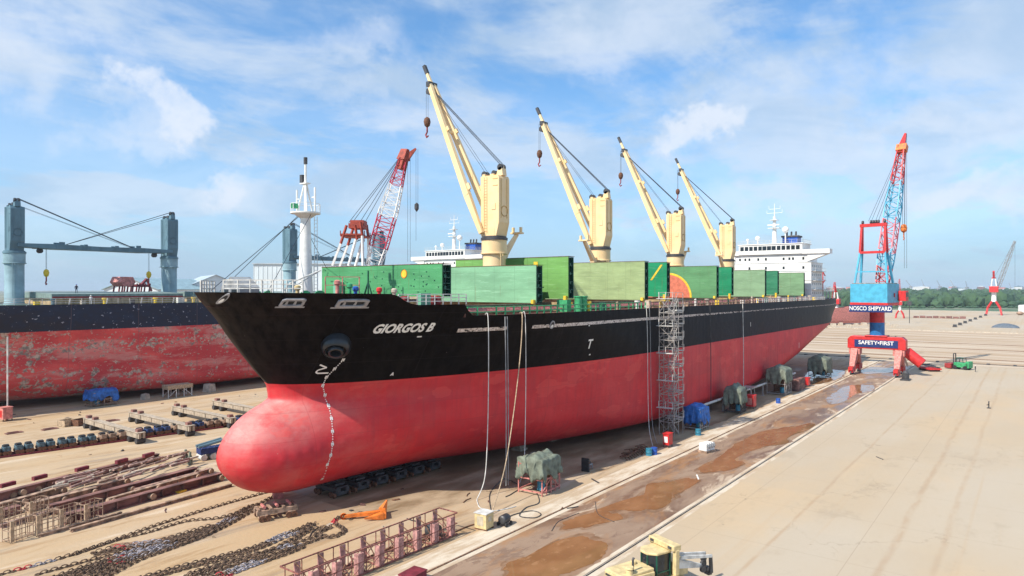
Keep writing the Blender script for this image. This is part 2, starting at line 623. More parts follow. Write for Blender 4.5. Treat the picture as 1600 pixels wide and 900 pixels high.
def lattice(mb, p0, p1, w0, w1, n, r, up=None, wm=None, seg=None):
    """four-chord lattice boom from p0 to p1; seg(k) gives a material index for bay k"""
    p0, p1 = Vector(p0), Vector(p1)
    d = (p1 - p0).normalized()
    a = d.cross(Vector((0, 0, 1)))
    a = a.normalized() if a.length > .1 else Vector((1, 0, 0))
    b = a.cross(d)
    rings = []
    for k in range(n + 1):
        f = k / n
        ww = w0 + (w1 - w0) * f if wm is None else (w0 + (wm - w0) * min(1, f / .18) if f < .18 else (wm + (w1 - wm) * max(0, (f - .55) / .45)))
        c = p0.lerp(p1, f)
        rings.append([c + a * i * ww / 2 + b * j * ww / 2 for i, j in ((-1, -1), (1, -1), (1, 1), (-1, 1))])
    for k in range(n):
        if seg:
            mb.m = seg(k)
        for i in range(4):
            j = (i + 1) % 4
            mb.beam(rings[k][i], rings[k + 1][i], r * 2)
            mb.beam(rings[k][i], rings[k][j], r * 1.2)
            if (k + i) % 2:
                mb.beam(rings[k][i], rings[k + 1][j], r * 1.2)
            else:
                mb.beam(rings[k][j], rings[k + 1][i], r * 1.2)
    return rings


# ------------------------------------------------------------------ ground materials
def wave_lines(t, x, period, width):
    s = t.math('ABSOLUTE', t.math('SUBTRACT', t.math('FRACT', t.math('DIVIDE', x, period)), .5))
    return t.ramp(s, .5 - width / period, .5 - width / period * .3)


def f_sand(t, b, o):
    big = t.noise(t.scale(o, (.02, .07, 1)), 1, 6, .6)
    mid = t.noise(t.scale(o, (.12, .45, 1)), 1, 6, .65, .5)
    fine = t.noise(o, 2.2, 5, .65)
    c = t.mix(t.ramp(big, .35, .65), (.445, .31, .175), (.455, .355, .245))
    c = t.mix(t.ramp(mid, .50, .66, 0, .75), c, (.33, .205, .10))
    rut = t.noise(t.scale(o, (.015, 1.3, 1), (2, 5, 0)), 1, 3, .6)
    c = t.mix(t.ramp(rut, .60, .68, 0, .5), c, (.27, .18, .11))
    gr = t.noise(t.scale(o, (.04, .22, 1), (4, 31, 0)), 1, 6, .65, .5)
    c = t.mix(t.ramp(gr, .54, .66, 0, .7), c, (.25, .19, .14))
    c = t.mix(t.ramp(t.noise(t.scale(o, (.05, .3, 1), (9, 4, 0)), 1, 5, .6), .56, .68, 0, .6), c, (.60, .50, .38))
    c = t.mix(t.ramp(fine, .55, .8, 0, .35), c, (.30, .2, .12))
    t.l.new(c, b.inputs['Base Color'])
    bp = t.n.new('ShaderNodeBump')
    bp.inputs['Strength'].default_value = .5
    bp.inputs['Distance'].default_value = .08
    t.l.new(t.math('ADD', fine, t.math('MULTIPLY', mid, 2)), bp.inputs['Height'])
    t.l.new(bp.outputs[0], b.inputs['Normal'])


def f_apron(t, b, o):
    x, y, z = t.sep(o)
    big = t.noise(t.scale(o, (.018, .05, 1)), 1, 5, .55)
    c = t.mix(t.ramp(big, .35, .65), (.44, .345, .235), (.455, .385, .295))
    warp = t.math('MULTIPLY', t.noise(t.scale(o, (.05, .05, 1)), 1, 3), 1.2)
    lane = t.math('ADD', y, warp)
    tr = t.noise(t.scale(o, (.012, .55, 1), (0, 3, 0)), 1, 4, .6)
    c = t.mix(t.ramp(t.noise(t.scale(o, (.03, .06, 1), (5, 5, 0)), 1, 5, .6), .5, .68, 0, .6), c, (.50, .37, .23))
    c = t.mix(t.ramp(tr, .56, .70, 0, .38), c, (.44, .31, .185))
    for pos, wd, am in ((18.8, .30, .55), (10.2, .5, .55), (6.8, .45, .4), (-3.5, .5, .35), (-12, .6, .3)):
        d_ = t.math('ABSOLUTE', t.math('SUBTRACT', lane, pos))
        ml = t.math('MULTIPLY', t.ramp(d_, wd, wd * .1), t.ramp(t.noise(t.scale(o, (.3, 1.2, 1)), 1, 5, .65), .32, .62, .1, am))
        c = t.mix(ml, c, (.37, .25, .15))
    st = t.noise(t.scale(o, (.10, .16, 1), (7, 2, 0)), 1, 7, .7)
    c = t.mix(t.ramp(st, .56, .68, 0, .42), c, (.34, .27, .19))
    oil = t.noise(t.scale(o, (.5, .5, 1), (17, 3, 0)), 1, 4, .6)
    c = t.mix(t.ramp(oil, .70, .76, 0, .45), c, (.17, .13, .10))
    fine = t.noise(o, 1.6, 5, .7)
    c = t.mix(t.ramp(fine, .5, .8, 0, .22), c, (.33, .26, .18))
    fl = t.noise(o, .55, 3, .5)
    c = t.mix(t.ramp(fl, .735, .745, 0, .5), c, (.18, .14, .11))
    vo = t.n.new('ShaderNodeTexVoronoi')
    vo.feature = 'DISTANCE_TO_EDGE'
    t.l.new(t.vmath('ADD', t.scale(o, (.085, .11, 1)), t.vmath('SCALE', t.noise(t.scale(o, (.3, .3, 1)), 1, 5, .6, 0, 1), .5)), vo.inputs['Vector'])
    vo.inputs['Scale'].default_value = 1.0
    crk = t.math('MULTIPLY', t.ramp(vo.outputs['Distance'], .010, .002), t.ramp(t.noise(t.scale(o, (.05, .05, 1)), 1, 2), .48, .6))
    c = t.mix(t.math('MULTIPLY', crk, .28), c, (.2, .15, .1))
    wn = t.n.new('ShaderNodeTexWhiteNoise')
    t.l.new(t.vmath('FLOOR', t.vmath('MULTIPLY', t.vmath('ADD', o, (6, 6, 0)), (1 / 12, 1 / 12, 0))), wn.inputs[0])
    c = t.mix(t.ramp(wn.outputs[0], 0, 1, 0, .16), c, (.36, .31, .25))
    jl = t.math('MAXIMUM', wave_lines(t, x, 12.0, .05), wave_lines(t, y, 12.0, .05))
    c = t.mix(t.math('MULTIPLY', jl, .42), c, (.27, .2, .14))
    t.l.new(c, b.inputs['Base Color'])
    bp = t.n.new('ShaderNodeBump')
    bp.inputs['Strength'].default_value = .15
    bp.inputs['Distance'].default_value = .05
    t.l.new(fine, bp.inputs['Height'])
    t.l.new(bp.outputs[0], b.inputs['Normal'])


def f_mud(t, b, o):
    big = t.noise(t.scale(o, (.07, .22, 1)), 1, 6, .62, .6)
    c = t.mix(t.ramp(big, .34, .6), (.180, .105, .065), (.300, .205, .140))
    pale = t.noise(t.scale(o, (.10, .30, 1), (3, 8, 0)), 1, 7, .68, .8)
    c = t.mix(t.ramp(pale, .55, .63, 0, .75), c, (.55, .43, .31))
    sl_ = t.noise(t.scale(o, (.16, .5, 1), (21, 8, 0)), 1, 7, .7, 1.2)
    c = t.mix(t.ramp(sl_, .55, .60, 0, .6), c, (.16, .095, .065))
    org = t.noise(t.scale(o, (.09, .25, 1), (13, 2, 0)), 1, 6, .6, .5)
    c = t.mix(t.ramp(org, .52, .62, 0, .7), c, (.34, .175, .075))
    fine = t.noise(o, 1.9, 6, .7)
    c = t.mix(t.ramp(fine, .52, .8, 0, .35), c, (.14, .08, .05))
    t.l.new(c, b.inputs['Base Color'])
    wet = t.ramp(big, .38, .55, .28, .75)
    t.l.new(wet, b.inputs['Roughness'])
    bp = t.n.new('ShaderNodeBump')
    bp.inputs['Strength'].default_value = .4
    bp.inputs['Distance'].default_value = .06
    t.l.new(t.math('ADD', fine, pale), bp.inputs['Height'])
    t.l.new(bp.outputs[0], b.inputs['Normal'])


def f_strip(t, b, o):
    n_ = t.noise(t.scale(o, (.2, .8, 1)), 1, 6, .65)
    c = t.mix(t.ramp(n_, .4, .62), (.60, .52, .41), (.45, .34, .23))
    c = t.mix(t.ramp(t.noise(o, 1.7, 5, .7), .55, .75, 0, .5), c, (.30, .22, .15))
    t.l.new(c, b.inputs['Base Color'])


def f_water(t, b, o):
    n_ = t.noise(t.scale(o, (.2, .35, 1)), 1, 5, .6)
    c = t.mix(t.ramp(n_, .35, .65), (.285, .150, .068), (.215, .108, .046))
    sh = t.noise(t.scale(o, (.5, .9, 1), (4, 4, 0)), 1, 6, .65)
    c = t.mix(t.ramp(sh, .56, .64, 0, .6), c, (.36, .20, .10))
    t.l.new(t.ramp(sh, .50, .62, .03, .22), b.inputs['Roughness'])
    t.l.new(c, b.inputs['Base Color'])
    bp = t.n.new('ShaderNodeBump')
    bp.inputs['Strength'].default_value = .03
    bp.inputs['Distance'].default_value = .02
    t.l.new(t.noise(o, 6, 2), bp.inputs['Height'])
    t.l.new(bp.outputs[0], b.inputs['Normal'])
    b.inputs['IOR'].default_value = 1.33


def f_soak(t, b, o):
    n_ = t.noise(t.scale(o, (.3, .8, 1)), 1, 6, .65)
    c = t.mix(t.ramp(n_, .38, .62), (.20, .115, .062), (.30, .185, .115))
    t.l.new(c, b.inputs['Base Color'])
    t.l.new(t.ramp(n_, .3, .6, .25, .6), b.inputs['Roughness'])


def f_damp_shade(t, b, o):  # damp, muddy sand with the hull's shade mixed into its dark brown
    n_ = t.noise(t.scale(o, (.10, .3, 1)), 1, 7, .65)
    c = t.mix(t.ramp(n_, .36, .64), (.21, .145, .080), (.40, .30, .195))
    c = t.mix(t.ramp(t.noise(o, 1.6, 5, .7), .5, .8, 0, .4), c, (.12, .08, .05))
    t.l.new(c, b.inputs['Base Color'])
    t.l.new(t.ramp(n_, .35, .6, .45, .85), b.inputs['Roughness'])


def f_far(t, b, o):
    n_ = t.noise(t.scale(o, (.006, .02, 1)), 1, 7, .65)
    c = t.mix(t.ramp(n_, .4, .62), (.26, .235, .165), (.07, .13, .07))
    t.l.new(c, b.inputs['Base Color'])


def f_slope(t, b, o):
    n_ = t.noise(t.scale(o, (.12, .01, 1)), 1, 6, .6)
    c = t.mix(t.ramp(n_, .38, .62), (.36, .25, .155), (.50, .41, .31))
    c = t.mix(t.ramp(t.noise(t.scale(o, (.06, .2, 1)), 1, 6, .65), .6, .74, 0, .5), c, (.2, .13, .09))
    t.l.new(c, b.inputs['Base Color'])


def f_leaf(t, b, o):
    n_ = t.noise(o, .02, 5, .6)
    c = t.mix(t.ramp(n_, .35, .65), (.016, .052, .027), (.050, .105, .042))
    t.l.new(c, b.inputs['Base Color'])


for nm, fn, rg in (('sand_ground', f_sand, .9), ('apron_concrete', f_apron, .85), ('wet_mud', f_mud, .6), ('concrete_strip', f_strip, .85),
                   ('muddy_water', f_water, .04), ('soaked_mud', f_soak, .4), ('damp_sand_painted_shade', f_damp_shade, .7), ('far_land', f_far, .95), ('dock_slope', f_slope, .9), ('foliage', f_leaf, .85)):
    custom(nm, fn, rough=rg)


def sheet(name, m, x0, y0, x1, y1, z, nx=1, ny=1):
    mb = MB()
    mb.grid(lambda u, v: (x0 + (x1 - x0) * u, y0 + (y1 - y0) * v, z), nx + 1, ny + 1)
    return struct(mb, name, m)


# ------------------------------------------------------------------ ground
sheet('ground', 'far_land', -3000, -12000, 24000, 12000, -.60, 4, 4)
sheet('yard_ground', 'sand_ground', -60, -60, 240, 420, 0.0)
sheet('concrete_apron', 'apron_concrete', -60, -200, 236, 26.6, .004)
sheet('muddy_track', 'wet_mud', -60, 27.9, 236, 36.8, .004)
sheet('rail_bed', 'concrete_strip', -60, 26.6, 236, 27.9, .008)
sheet('rail_bed', 'concrete_strip', -60, 36.8, 236, 40.0, .008)
sheet('transfer_slope', 'dock_slope', 236, -260, 420, 420, .004)
sheet('upper_dock', 'apron_concrete', 420, -400, 812, 420, .35)
mb = MB()
mb.box(419.4, -400, -.3, 420, 420, .42)
mb.box(812, -500, -.6, 813.0, 500, .5)
struct(mb, 'quay_edge', 'conc')
sheet('sand_bank', 'concrete_strip', 813.0, -800, 850, 600, -.4)
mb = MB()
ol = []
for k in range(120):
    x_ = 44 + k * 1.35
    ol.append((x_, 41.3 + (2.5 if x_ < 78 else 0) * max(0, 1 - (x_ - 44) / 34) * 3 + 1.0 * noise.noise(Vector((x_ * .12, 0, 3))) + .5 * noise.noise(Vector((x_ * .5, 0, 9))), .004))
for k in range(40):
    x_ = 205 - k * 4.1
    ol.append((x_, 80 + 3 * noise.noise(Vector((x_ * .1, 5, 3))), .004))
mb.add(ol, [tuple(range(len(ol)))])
struct(mb, 'damp_ground_painted_shade', 'damp_sand_painted_shade')  # damp sheet along the hull, its colour darkened to carry the hull's shade
for yy in (27.25, 37.4):
    mb = MB()
    mb.box(-50, yy - .04, .008, 236, yy + .04, .07)
    mb.box(-50, yy + .16, .0085, 236, yy + .22, .0125)
    struct(mb, 'rails', 'rust' if yy > 30 else 'dgrey')
for xx in (242.5, 258, 300, 330):
    mb = MB()
    mb.box(xx - .25, -260, .008, xx + .3, 300, .12)
    if xx < 250:
        for k in range(60):
            yk = -160 + k * 6.3
            mb.box(xx - .8, yk, .008, xx + .9, yk + .8, .3)
    struct(mb, 'transfer_rails', 'dgrey' if xx < 250 else 'rust')


def blob(name, m, cx, cy, rx, ry, z, seed, n=64, kind='structure', rz=0.0, amp=.32):
    pts = []
    for i in range(n):
        a = 2 * PI * i / n
        k = 1 + amp * noise.noise(Vector((math.cos(a) * 1.5 + seed, math.sin(a) * 1.5, seed * 1.3))) + .35 * amp * noise.noise(Vector((math.cos(a) * 4 + seed, math.sin(a) * 4, 5.0)))
        x_, y_ = rx * k * math.cos(a), ry * k * math.sin(a)
        pts.append((cx + x_ * math.cos(rz) - y_ * math.sin(rz), cy + x_ * math.sin(rz) + y_ * math.cos(rz), z))
    mb = MB()
    mb.add(pts, [tuple(range(n))])
    return tag(mb.build(name, m), kind=kind)


def gpoly(name, m, pix, z, grow=0.0):
    """closed outline given by ground points, smoothed"""
    P = [G(a, b) for a, b in pix]
    n = len(P)
    cen = sum(P, Vector()) / n
    out = []
    for i in range(n):
        p0, p1, p2, p3 = P[i - 1], P[i], P[(i + 1) % n], P[(i + 2) % n]
        for k in range(12):
            t_ = k / 12
            q = .5 * ((2 * p1) + (-p0 + p2) * t_ + (2 * p0 - 5 * p1 + 4 * p2 - p3) * t_ ** 2 + (-p0 + 3 * p1 - 3 * p2 + p3) * t_ ** 3)
            d_ = (q - cen).normalized()
            j = .75 * noise.noise(Vector((q.x * .28, q.y * .6, 1))) + .35 * noise.noise(Vector((q.x * .9, q.y * 1.8, 4))) + .15 * noise.noise(Vector((q.x * 3, q.y * 5, 7)))
            j += grow * (1 + 1.3 * noise.noise(Vector((q.x * .4, q.y * .5, 17))))
            out.append((q.x + d_.x * j * 1.8, q.y + d_.y * j * .8, z))
    mb = MB()
    mb.add(out, [tuple(range(len(out)))])
    return struct(mb, name, m)


_g = gpoly


_np = [0]


def gpoly(name, m, pix, z):
    _np[0] += 1
    _g('wet_margin', 'soaked_mud', pix, .007 + .0012 * _np[0], .55)
    _g(name, m, pix, .022 + .001 * _np[0])


gpoly('puddle', 'muddy_water', [(790, 880), (828, 862), (880, 838), (925, 836), (947, 850), (940, 868), (900, 888), (868, 903), (850, 925), (790, 935), (720, 925), (740, 900), (785, 898)], .012)
gpoly('puddle', 'muddy_water', [(930, 795), (968, 780), (1005, 768), (1012, 755), (1045, 748), (1088, 744), (1084, 754), (1060, 768), (1035, 790), (1000, 796), (978, 793)], .012)
gpoly('puddle', 'muddy_water', [(1090, 728), (1130, 706), (1150, 690), (1185, 672), (1225, 664), (1272, 658), (1262, 668), (1235, 678), (1225, 690), (1195, 694), (1150, 712), (1165, 720), (1140, 730), (1110, 733)], .012)
gpoly('puddle', 'muddy_water', [(1300, 612), (1320, 600), (1345, 597), (1365, 600), (1360, 608), (1338, 612), (1318, 624), (1298, 628), (1290, 620)], .012)
gpoly('puddle', 'muddy_water', [(1258, 584), (1270, 573), (1295, 573), (1320, 576), (1312, 586), (1290, 594), (1268, 596)], .012)
gpoly('puddle', 'muddy_water', [(880, 812), (905, 804), (945, 797), (975, 806), (950, 812), (900, 822), (885, 820)], .012)
gpoly('puddle', 'muddy_water', [(1345, 578), (1360, 570), (1400, 572), (1395, 577), (1362, 580)], .012)
_g('puddle', 'muddy_water', [(160, 852), (200, 842), (250, 838), (255, 845), (215, 852), (170, 860)], .012)

# ------------------------------------------------------------------ hull shape (shared by both ships), local x aft from the bow
def interp(tab, z):
    if z <= tab[0][0]:
        return tab[0][1]
    for (a, va), (b, vb) in zip(tab, tab[1:]):
        if z <= b:
            f = (z - a) / (b - a)
            return va + (vb - va) * f
    return tab[-1][1]


STEM = [(12.4, 7.7), (13.5, 6.7), (14.9, 5.6), (16.2, 4.6), (17.6, 3.6), (19.2, 2.6), (20.4, 1.6), (21.8, .6), (23, -.2)]
BX0, BA, BZC, BUP, BDN, BW = 2.6, 7.5, 5.6, 5.4, 4.2, 5.1
KEEL = 1.4


def stem_hull(z):
    if z >= 12.4:
        return interp(STEM, z)
    return 7.7 + (12.4 - z) * .12 + max(0, 5 - z) * .3


def bulb_ez(z):
    return ((z - BZC) / BUP) ** 1.65 if z > BZC else ((BZC - z) / BDN) ** 2


def stem_x(z):
    e = 1 - bulb_ez(z)
    sb = BX0 + BA * (1 - math.sqrt(e)) if e > 0 else 1e9
    return min(stem_hull(z), sb)


def end_x(z):
    if z >= 13:
        return 200.0
    return 200.0 - (13 - z) * 2.6 - max(0, (6 - z)) * 2.0


HB = 15.5


def halfb(x, z):
    s = x - stem_hull(z)
    if z >= 12.5:
        L = 60 - (min(z, 21.5) - 12.5) * 32 / 9
        p = .577
    else:
        L = 60 + (12.5 - z) * .6
        p = .577 + (12.5 - z) * .022
    b = 0.0
    if s > 0:
        b = HB * (1 - (1 - min(1, s / L)) ** 2) ** p
    # bilge turn
    zr = z - KEEL
    Rb = 2.2 + 6.5 * max(0, 1 - max(0, x - 8) / 55) + 7 * max(0, (x - 150) / 45)
    if zr < Rb:
        k = max(0.0, min(1, zr / Rb))
        b -= min(b, Rb) * (1 - math.sqrt(max(0, 1 - (1 - k) ** 2)))
    b = max(b, 0)
    ex = max(0, 1 - (x - BX0) / BA)
    q = 1 - ex * ex - bulb_ez(z)
    if q > 0 and x >= BX0:
        bb = BW * math.sqrt(q) * max(0, 1 - max(0, x - 22) / 36)
        b = (b ** 2.2 + bb ** 2.2) ** (1 / 2.2)
    # stern
    sa = end_x(z) - x
    hi = 1 - .24 * max(0, 1 - sa / 34) ** 2 - (.12 * max(0, (17 - z) / 4) * max(0, 1 - sa / 26) if z < 17 else 0)
    La = 22 + max(0, 13 - z) * 4.2
    lo = (1 - (1 - max(0, min(1, sa / La))) ** 2) ** .75
    f = max(0, min(1, (z - 10.5) / 4.0))
    f = f * f * (3 - 2 * f)
    return max(b * (lo + (hi - lo) * f), 0.0)


def ztop(x):
    """height of the hull's upper edge"""
    if x < 13.2:
        return 21.75 - .015 * x
    if x < 16:
        f = (x - 13.2) / 2.8
        return 21.55 - 1.05 * math.sin(f * PI / 2)
    if x < 21.6:
        return 20.45
    if x < 22.6:
        return 20.45 - 1.25 * (x - 21.6)
    return 19.2 if x < 172 else 19.2


def deck_z(x):
    return 20.35 if x < 22 else 19.05


def srf(x, z, off=.03, side=-1):
    """point on the hull skin pushed off outwards"""
    b = halfb(x, z)
    e = .15
    bx = (halfb(x + e, z) - halfb(x - e, z)) / (2 * e)
    bz = (halfb(x, z + e) - halfb(x, z - e)) / (2 * e)
    n_ = Vector((-bx, 1, -bz)).normalized()
    return Vector((x + n_.x * off, side * (b + n_.y * off), z + n_.z * off))


def make_hull(material, parent, label=None):
    nz, nx = 46, 170
    zs = [KEEL + (21.75 - KEEL) * (j / (nz - 1)) ** 1.15 for j in range(nz)]
    us = []
    for i in range(nx):
        t_ = i / (nx - 1)
        us.append(t_ ** 1.9 * .55 + .45 * (1 - (1 - t_) ** 1.3))
    us = sorted(us)
    mb = MB()
    rows = []
    for side in (-1, 1):
        vs = []
        for j, z in enumerate(zs):
            for i, u in enumerate(us):
                x0, x1 = stem_x(z), end_x(z)
                x = x0 + (x1 - x0) * u
                zt = ztop(x)
                zz = z
                if z > 15:
                    zz = 15 + (z - 15) * (zt - 15) / (21.75 - 15)
                b = halfb(x, zz)
                if i == 0:
                    b = 0.0
                vs.append((x, side * b, zz))
        fs = []
        for j in range(nz - 1):
            for i in range(nx - 1):
                q = (j * nx + i, j * nx + i + 1, (j + 1) * nx + i + 1, (j + 1) * nx + i)
                fs.append(q if side < 0 else q[::-1])
        mb.add(vs, fs)
    # transom and bottom
    n0 = nz * nx
    for j in range(nz - 1):
        a, b = j * nx + nx - 1, (j + 1) * nx + nx - 1
        mb.f.append((a, n0 + a, n0 + b, b))
        mb.mi.append(0)
    for i in range(nx - 1):
        mb.f.append((i, n0 + i, n0 + i + 1, i + 1))
        mb.mi.append(0)
    o = mb.build('hull', material, parent, smooth=True)
    md = o.modifiers.new('weld', 'WELD')
    md.merge_threshold = .002
    return o


def make_deck(parent, m, fz=deck_z, brk=22.0):
    mb = MB()
    xs = [1.0 + i * .5 for i in range(int((brk - 1.0) / .5) + 1)]
    for seg, zz in ((xs, fz(2)), ([brk + i * 2 for i in range(int((200 - brk) / 2) + 1)], fz(brk + 1))):
        pts = []
        for x in seg:
            b = max(0, halfb(x, min(zz, ztop(x))) - .06)
            pts.append(((x, -b, zz), (x, b, zz)))
        vs = [p for q in pts for p in q]
        mb.add(vs, [(2 * i, 2 * i + 2, 2 * i + 3, 2 * i + 1) for i in range(len(pts) - 1)])
    b = halfb(brk, 19.5) - .05
    mb.box(brk - .1, -b, fz(brk + 1), brk, b, fz(2))
    return mb.build('deck', m, parent)


def side_rail(mb, x0, x1, z0, h, n, inset=.15, r=.035, side=-1, rails=3):
    pts = []
    for i in range(n + 1):
        x = x0 + (x1 - x0) * i / n
        b = halfb(x, min(z0, 21)) - inset
        pts.append(Vector((x, side * b, z0)))
    for p in pts:
        mb.beam(p, p + Vector((0, 0, h)), r * 2)
    for k in range(1, rails + 1):
        for a, b in zip(pts, pts[1:]):
            dz_ = Vector((0, 0, h * k / rails))
            mb.beam(a + dz_, b + dz_, r * 1.6)


def deck_crane(parent, x, rest_dir, cm, dm, jib='up', pm=None):
    """pedestal mesh with housing, twin-beam jib, wires, hook and jib rest"""
    mb = MB()
    mb.lathe([(1.75, 19.05), (1.75, 19.3), (1.62, 19.5), (1.62, 26.9), (1.95, 27.0), (1.95, 27.15), (1.80, 27.2), (1.80, 28.95)], (x, 0, 0), 28)
    mb.tube([(x - .9, -1.85, 20), (x - .9, -1.85, 27)], .05, 5)
    mb.tube([(x - .5, -1.95, 20), (x - .5, -1.95, 27)], .05, 5)
    for k in range(18):
        mb.beam((x - .9, -1.9, 20.3 + k * .37), (x - .5, -1.93, 20.3 + k * .37), .04)
    ped = mb.build('deck_crane', pm or cm, parent, smooth='auto')
    mb = MB()
    mb.lathe([(1.92, 28.95), (1.92, 29.3), (1.75, 29.35), (1.75, 29.5)], (x, 0, 0), 28)
    mb.build('slewing_ring', dm, ped, smooth='auto')
    # housing: faces -X (side), -Y (rear), tapering at the foot of its rear
    zb, zt = 29.5, 38.0
    mb = MB()
    prof = [(-1.30, zb), (1.45, zb), (1.55, zt), (-1.6, zt), (-1.8, zt - .4), (-1.8, 31.4)]
    mb.prism(prof, x - 1.2, x + 1.2, lambda a, b, c: (c, a, b))
    # sheave brackets on top
    mb.prism([(-1.9, zt), (-.7, zt), (-1.1, zt + 1.2), (-1.7, zt + 1.3)], x - .5, x + .5, lambda a, b, c: (c, a, b))
    mb.box(x - .9, 1.0, zt, x + .9, 1.5, zt + .35)
    mb.box(x - .9, -.6, zt, x + .9, .1, zt + .3)
    hs = mb.build('housing', cm, ped, bevel=.05)
    mb = MB()
    for yy in (.35, .85):
        mb.beam((x - 1.3, yy, 30.0), (x - 1.3, yy, 37.9), .05)
    for q_ in range(19):
        mb.beam((x - 1.3, .35, 30.3 + q_ * .4), (x - 1.3, .85, 30.3 + q_ * .4), .04)
    mb.build('ladder', cm, ped)
    mb = MB()
    mb.box(x - 1.27, -1.2, 33.2, x - 1.205, -.5, 34.1)
    mb.build('access_hatch', cm, ped, bevel=.02)
    mb = MB()
    for k in range(5):   # louvres and ladder on the housing
        mb.box(x - 1.24, -1.6 + .0, 36.2 + k * .32, x - 1.2, -.7, 36.28 + k * .32) if k in (1, 4) else None
    mb.box(x - .75, -1.85, 32.0, x - .66, -1.8, 37.6)
    mb.box(x + .55, -1.85, 32.0, x + .64, -1.8, 37.6)
    mb.lathe([(.75, 0), (.75, .05), (.68, .06), (.68, 0)], (x + .0, -1.87, 33.0), 20, 'Y', cap=False)
    mb.build('rear_panel_trim', 'cream_dark_trim' if cm == 'cream' else dm, ped)
    for yy, zz, rr in ((1.55, zt + .45, .42), (-.25, zt + .45, .4), (-1.35, zt + 1.2, .45)):
        mb = MB()
        mb.lathe([(rr, -.5), (rr, -.2), (rr * .6, -.18), (rr * .6, .08), (rr, .1), (rr, .4)], (x, yy, zz), 16, 'X')
        mb.build('sheave', 'dgrey', ped, smooth='auto')
    # jib
    if jib == 'up':
        piv = Vector((x, 1.0, 29.9))
        tip = Vector((x, 13.3 + .25 * math.sin(x), 55.0 + .2 * math.cos(x)))
    else:
        piv = Vector((x, 0, 30.6))
        tip = Vector((x + jib, 0, 30.4))
    d = (tip - piv).normalized()
    nrm = Vector((0, -d.z, d.y)) if jib == 'up' else Vector((0, 0, 1))
    sidev = Vector((1, 0, 0)) if jib == 'up' else Vector((0, 1, 0))
    mb = MB()
    for s_ in (-1, 1):
        p0 = piv + sidev * s_ * 1.62
        pm = piv.lerp(tip, .22) + sidev * s_ * 1.52
        p1 = piv.lerp(tip, .93) + sidev * s_ * .45
        mb.beam(p0, pm, .46, .64, .68, 1.04)
        mb.beam(pm, p1, .68, 1.04, .54, .68)
        q = piv.lerp(tip, .26) + sidev * s_ * 1.5 - nrm * -.75
        mb.beam(q - d * .5, q + d * .5, .3, .5)
        q = piv.lerp(tip, .62) + sidev * s_ * .98 + nrm * .6
        mb.beam(q - d * .35, q + d * .35, .3, .45)
    mb.beam(piv.lerp(tip, .62) - sidev * .9, piv.lerp(tip, .62) + sidev * .9, .4, .4)
    mb.beam(piv.lerp(tip, .93) - sidev * .75, piv.lerp(tip, .93) + sidev * .75, .5, .6)
    mb.beam(piv.lerp(tip, .90), tip, .62, .55, .42, .4)
    jb = mb.build('jib', cm, ped, bevel=.04)
    mb = MB()
    mb.beam(tip, tip + d * 1.5, .5, .5)
    mb.build('jib_cap', 'dgrey', ped)
    mb = MB()
    mb.beam(piv.lerp(tip, .925) - sidev * .9, piv.lerp(tip, .925) + sidev * .9, .65, .75)
    p = piv.lerp(tip, .90) - nrm * .75
    mb.lathe([(.5, -.4), (.5, -.2), (.3, -.18), (.3, .18), (.5, .2), (.5, .4)], tuple(p), 14, 'X' if jib == 'up' else 'Y')
    mb.build('jib_head', 'dgrey', ped)
    # luffing wires from jib head to housing top
    mb = MB()
    top = Vector((x, -1.35, zt + 1.6))
    hd = piv.lerp(tip, .93) - nrm * .5 if jib == 'up' else piv.lerp(tip, .80)
    for s_ in (-.5, -.2, .2, .5):
        mb.tube([top + sidev * s_, hd + sidev * s_ * .6], .035, 4)
    for s_ in (-.35, .35):
        mb.tube([Vector((x, 1.5, zt + .85)) + sidev * s_, hd + sidev * s_], .03, 4)
    hk = piv.lerp(tip, .93)
    if jib == 'up':
        drop = 5.0
        hp = Vector((hk.x, hk.y + .9, hk.z))
    else:
        drop = 4.5
        hp = piv.lerp(tip, .86)
    for s_ in (-.2, .2):
        mb.tube([hp + sidev * s_, hp + sidev * s_ - Vector((0, 0, drop))], .03, 4)
    mb.build('wire_rope', 'wire', ped)
    mb = MB()
    hb = hp - Vector((0, 0, drop))
    mb.lathe([(.1, -1.1), (.42, -.8), (.55, -.2), (.42, .3), (.15, .5)], tuple(hb - Vector((0, 0, .4))), 10)
    mb.m = 1
    mb.tube([hb - Vector((0, 0, 1.4)), hb - Vector((0, 0, 2.2)), hb + Vector((0, .3, -2.6)), hb + Vector((0, .1, -3.0)), hb + Vector((0, -.25, -2.8))], .13, 6)
    mb.build('hook_block', ['rust' if jib == 'up' else 'yellow', 'dred'], ped, smooth='auto')
    # jib rest arm
    if rest_dir:
        mb = MB()
        a = Vector((x + rest_dir * 1.5, 0, 26.6))
        b = Vector((x + rest_dir * 2.6, 0, 27.1))
        c = Vector((x + rest_dir * 5.4, 0, 30.2))
        mb.beam(a, b, .9, 1.1, .8, .9)
        mb.beam(b - Vector((rest_dir * .3, 0, .2)), c, .7, .8, .45, .45)
        mb.box(c.x - .5, -.9, c.z, c.x + .5, .9, c.z + .25)
        for yy in (-.85, .55):
            mb.box(c.x - .2, yy, c.z + .25, c.x + .2, yy + .3, c.z + 1.0)
        mb.build('jib_rest', cm, ped, bevel=.03)
    # walkway ring
    mb = MB()
    n = 20
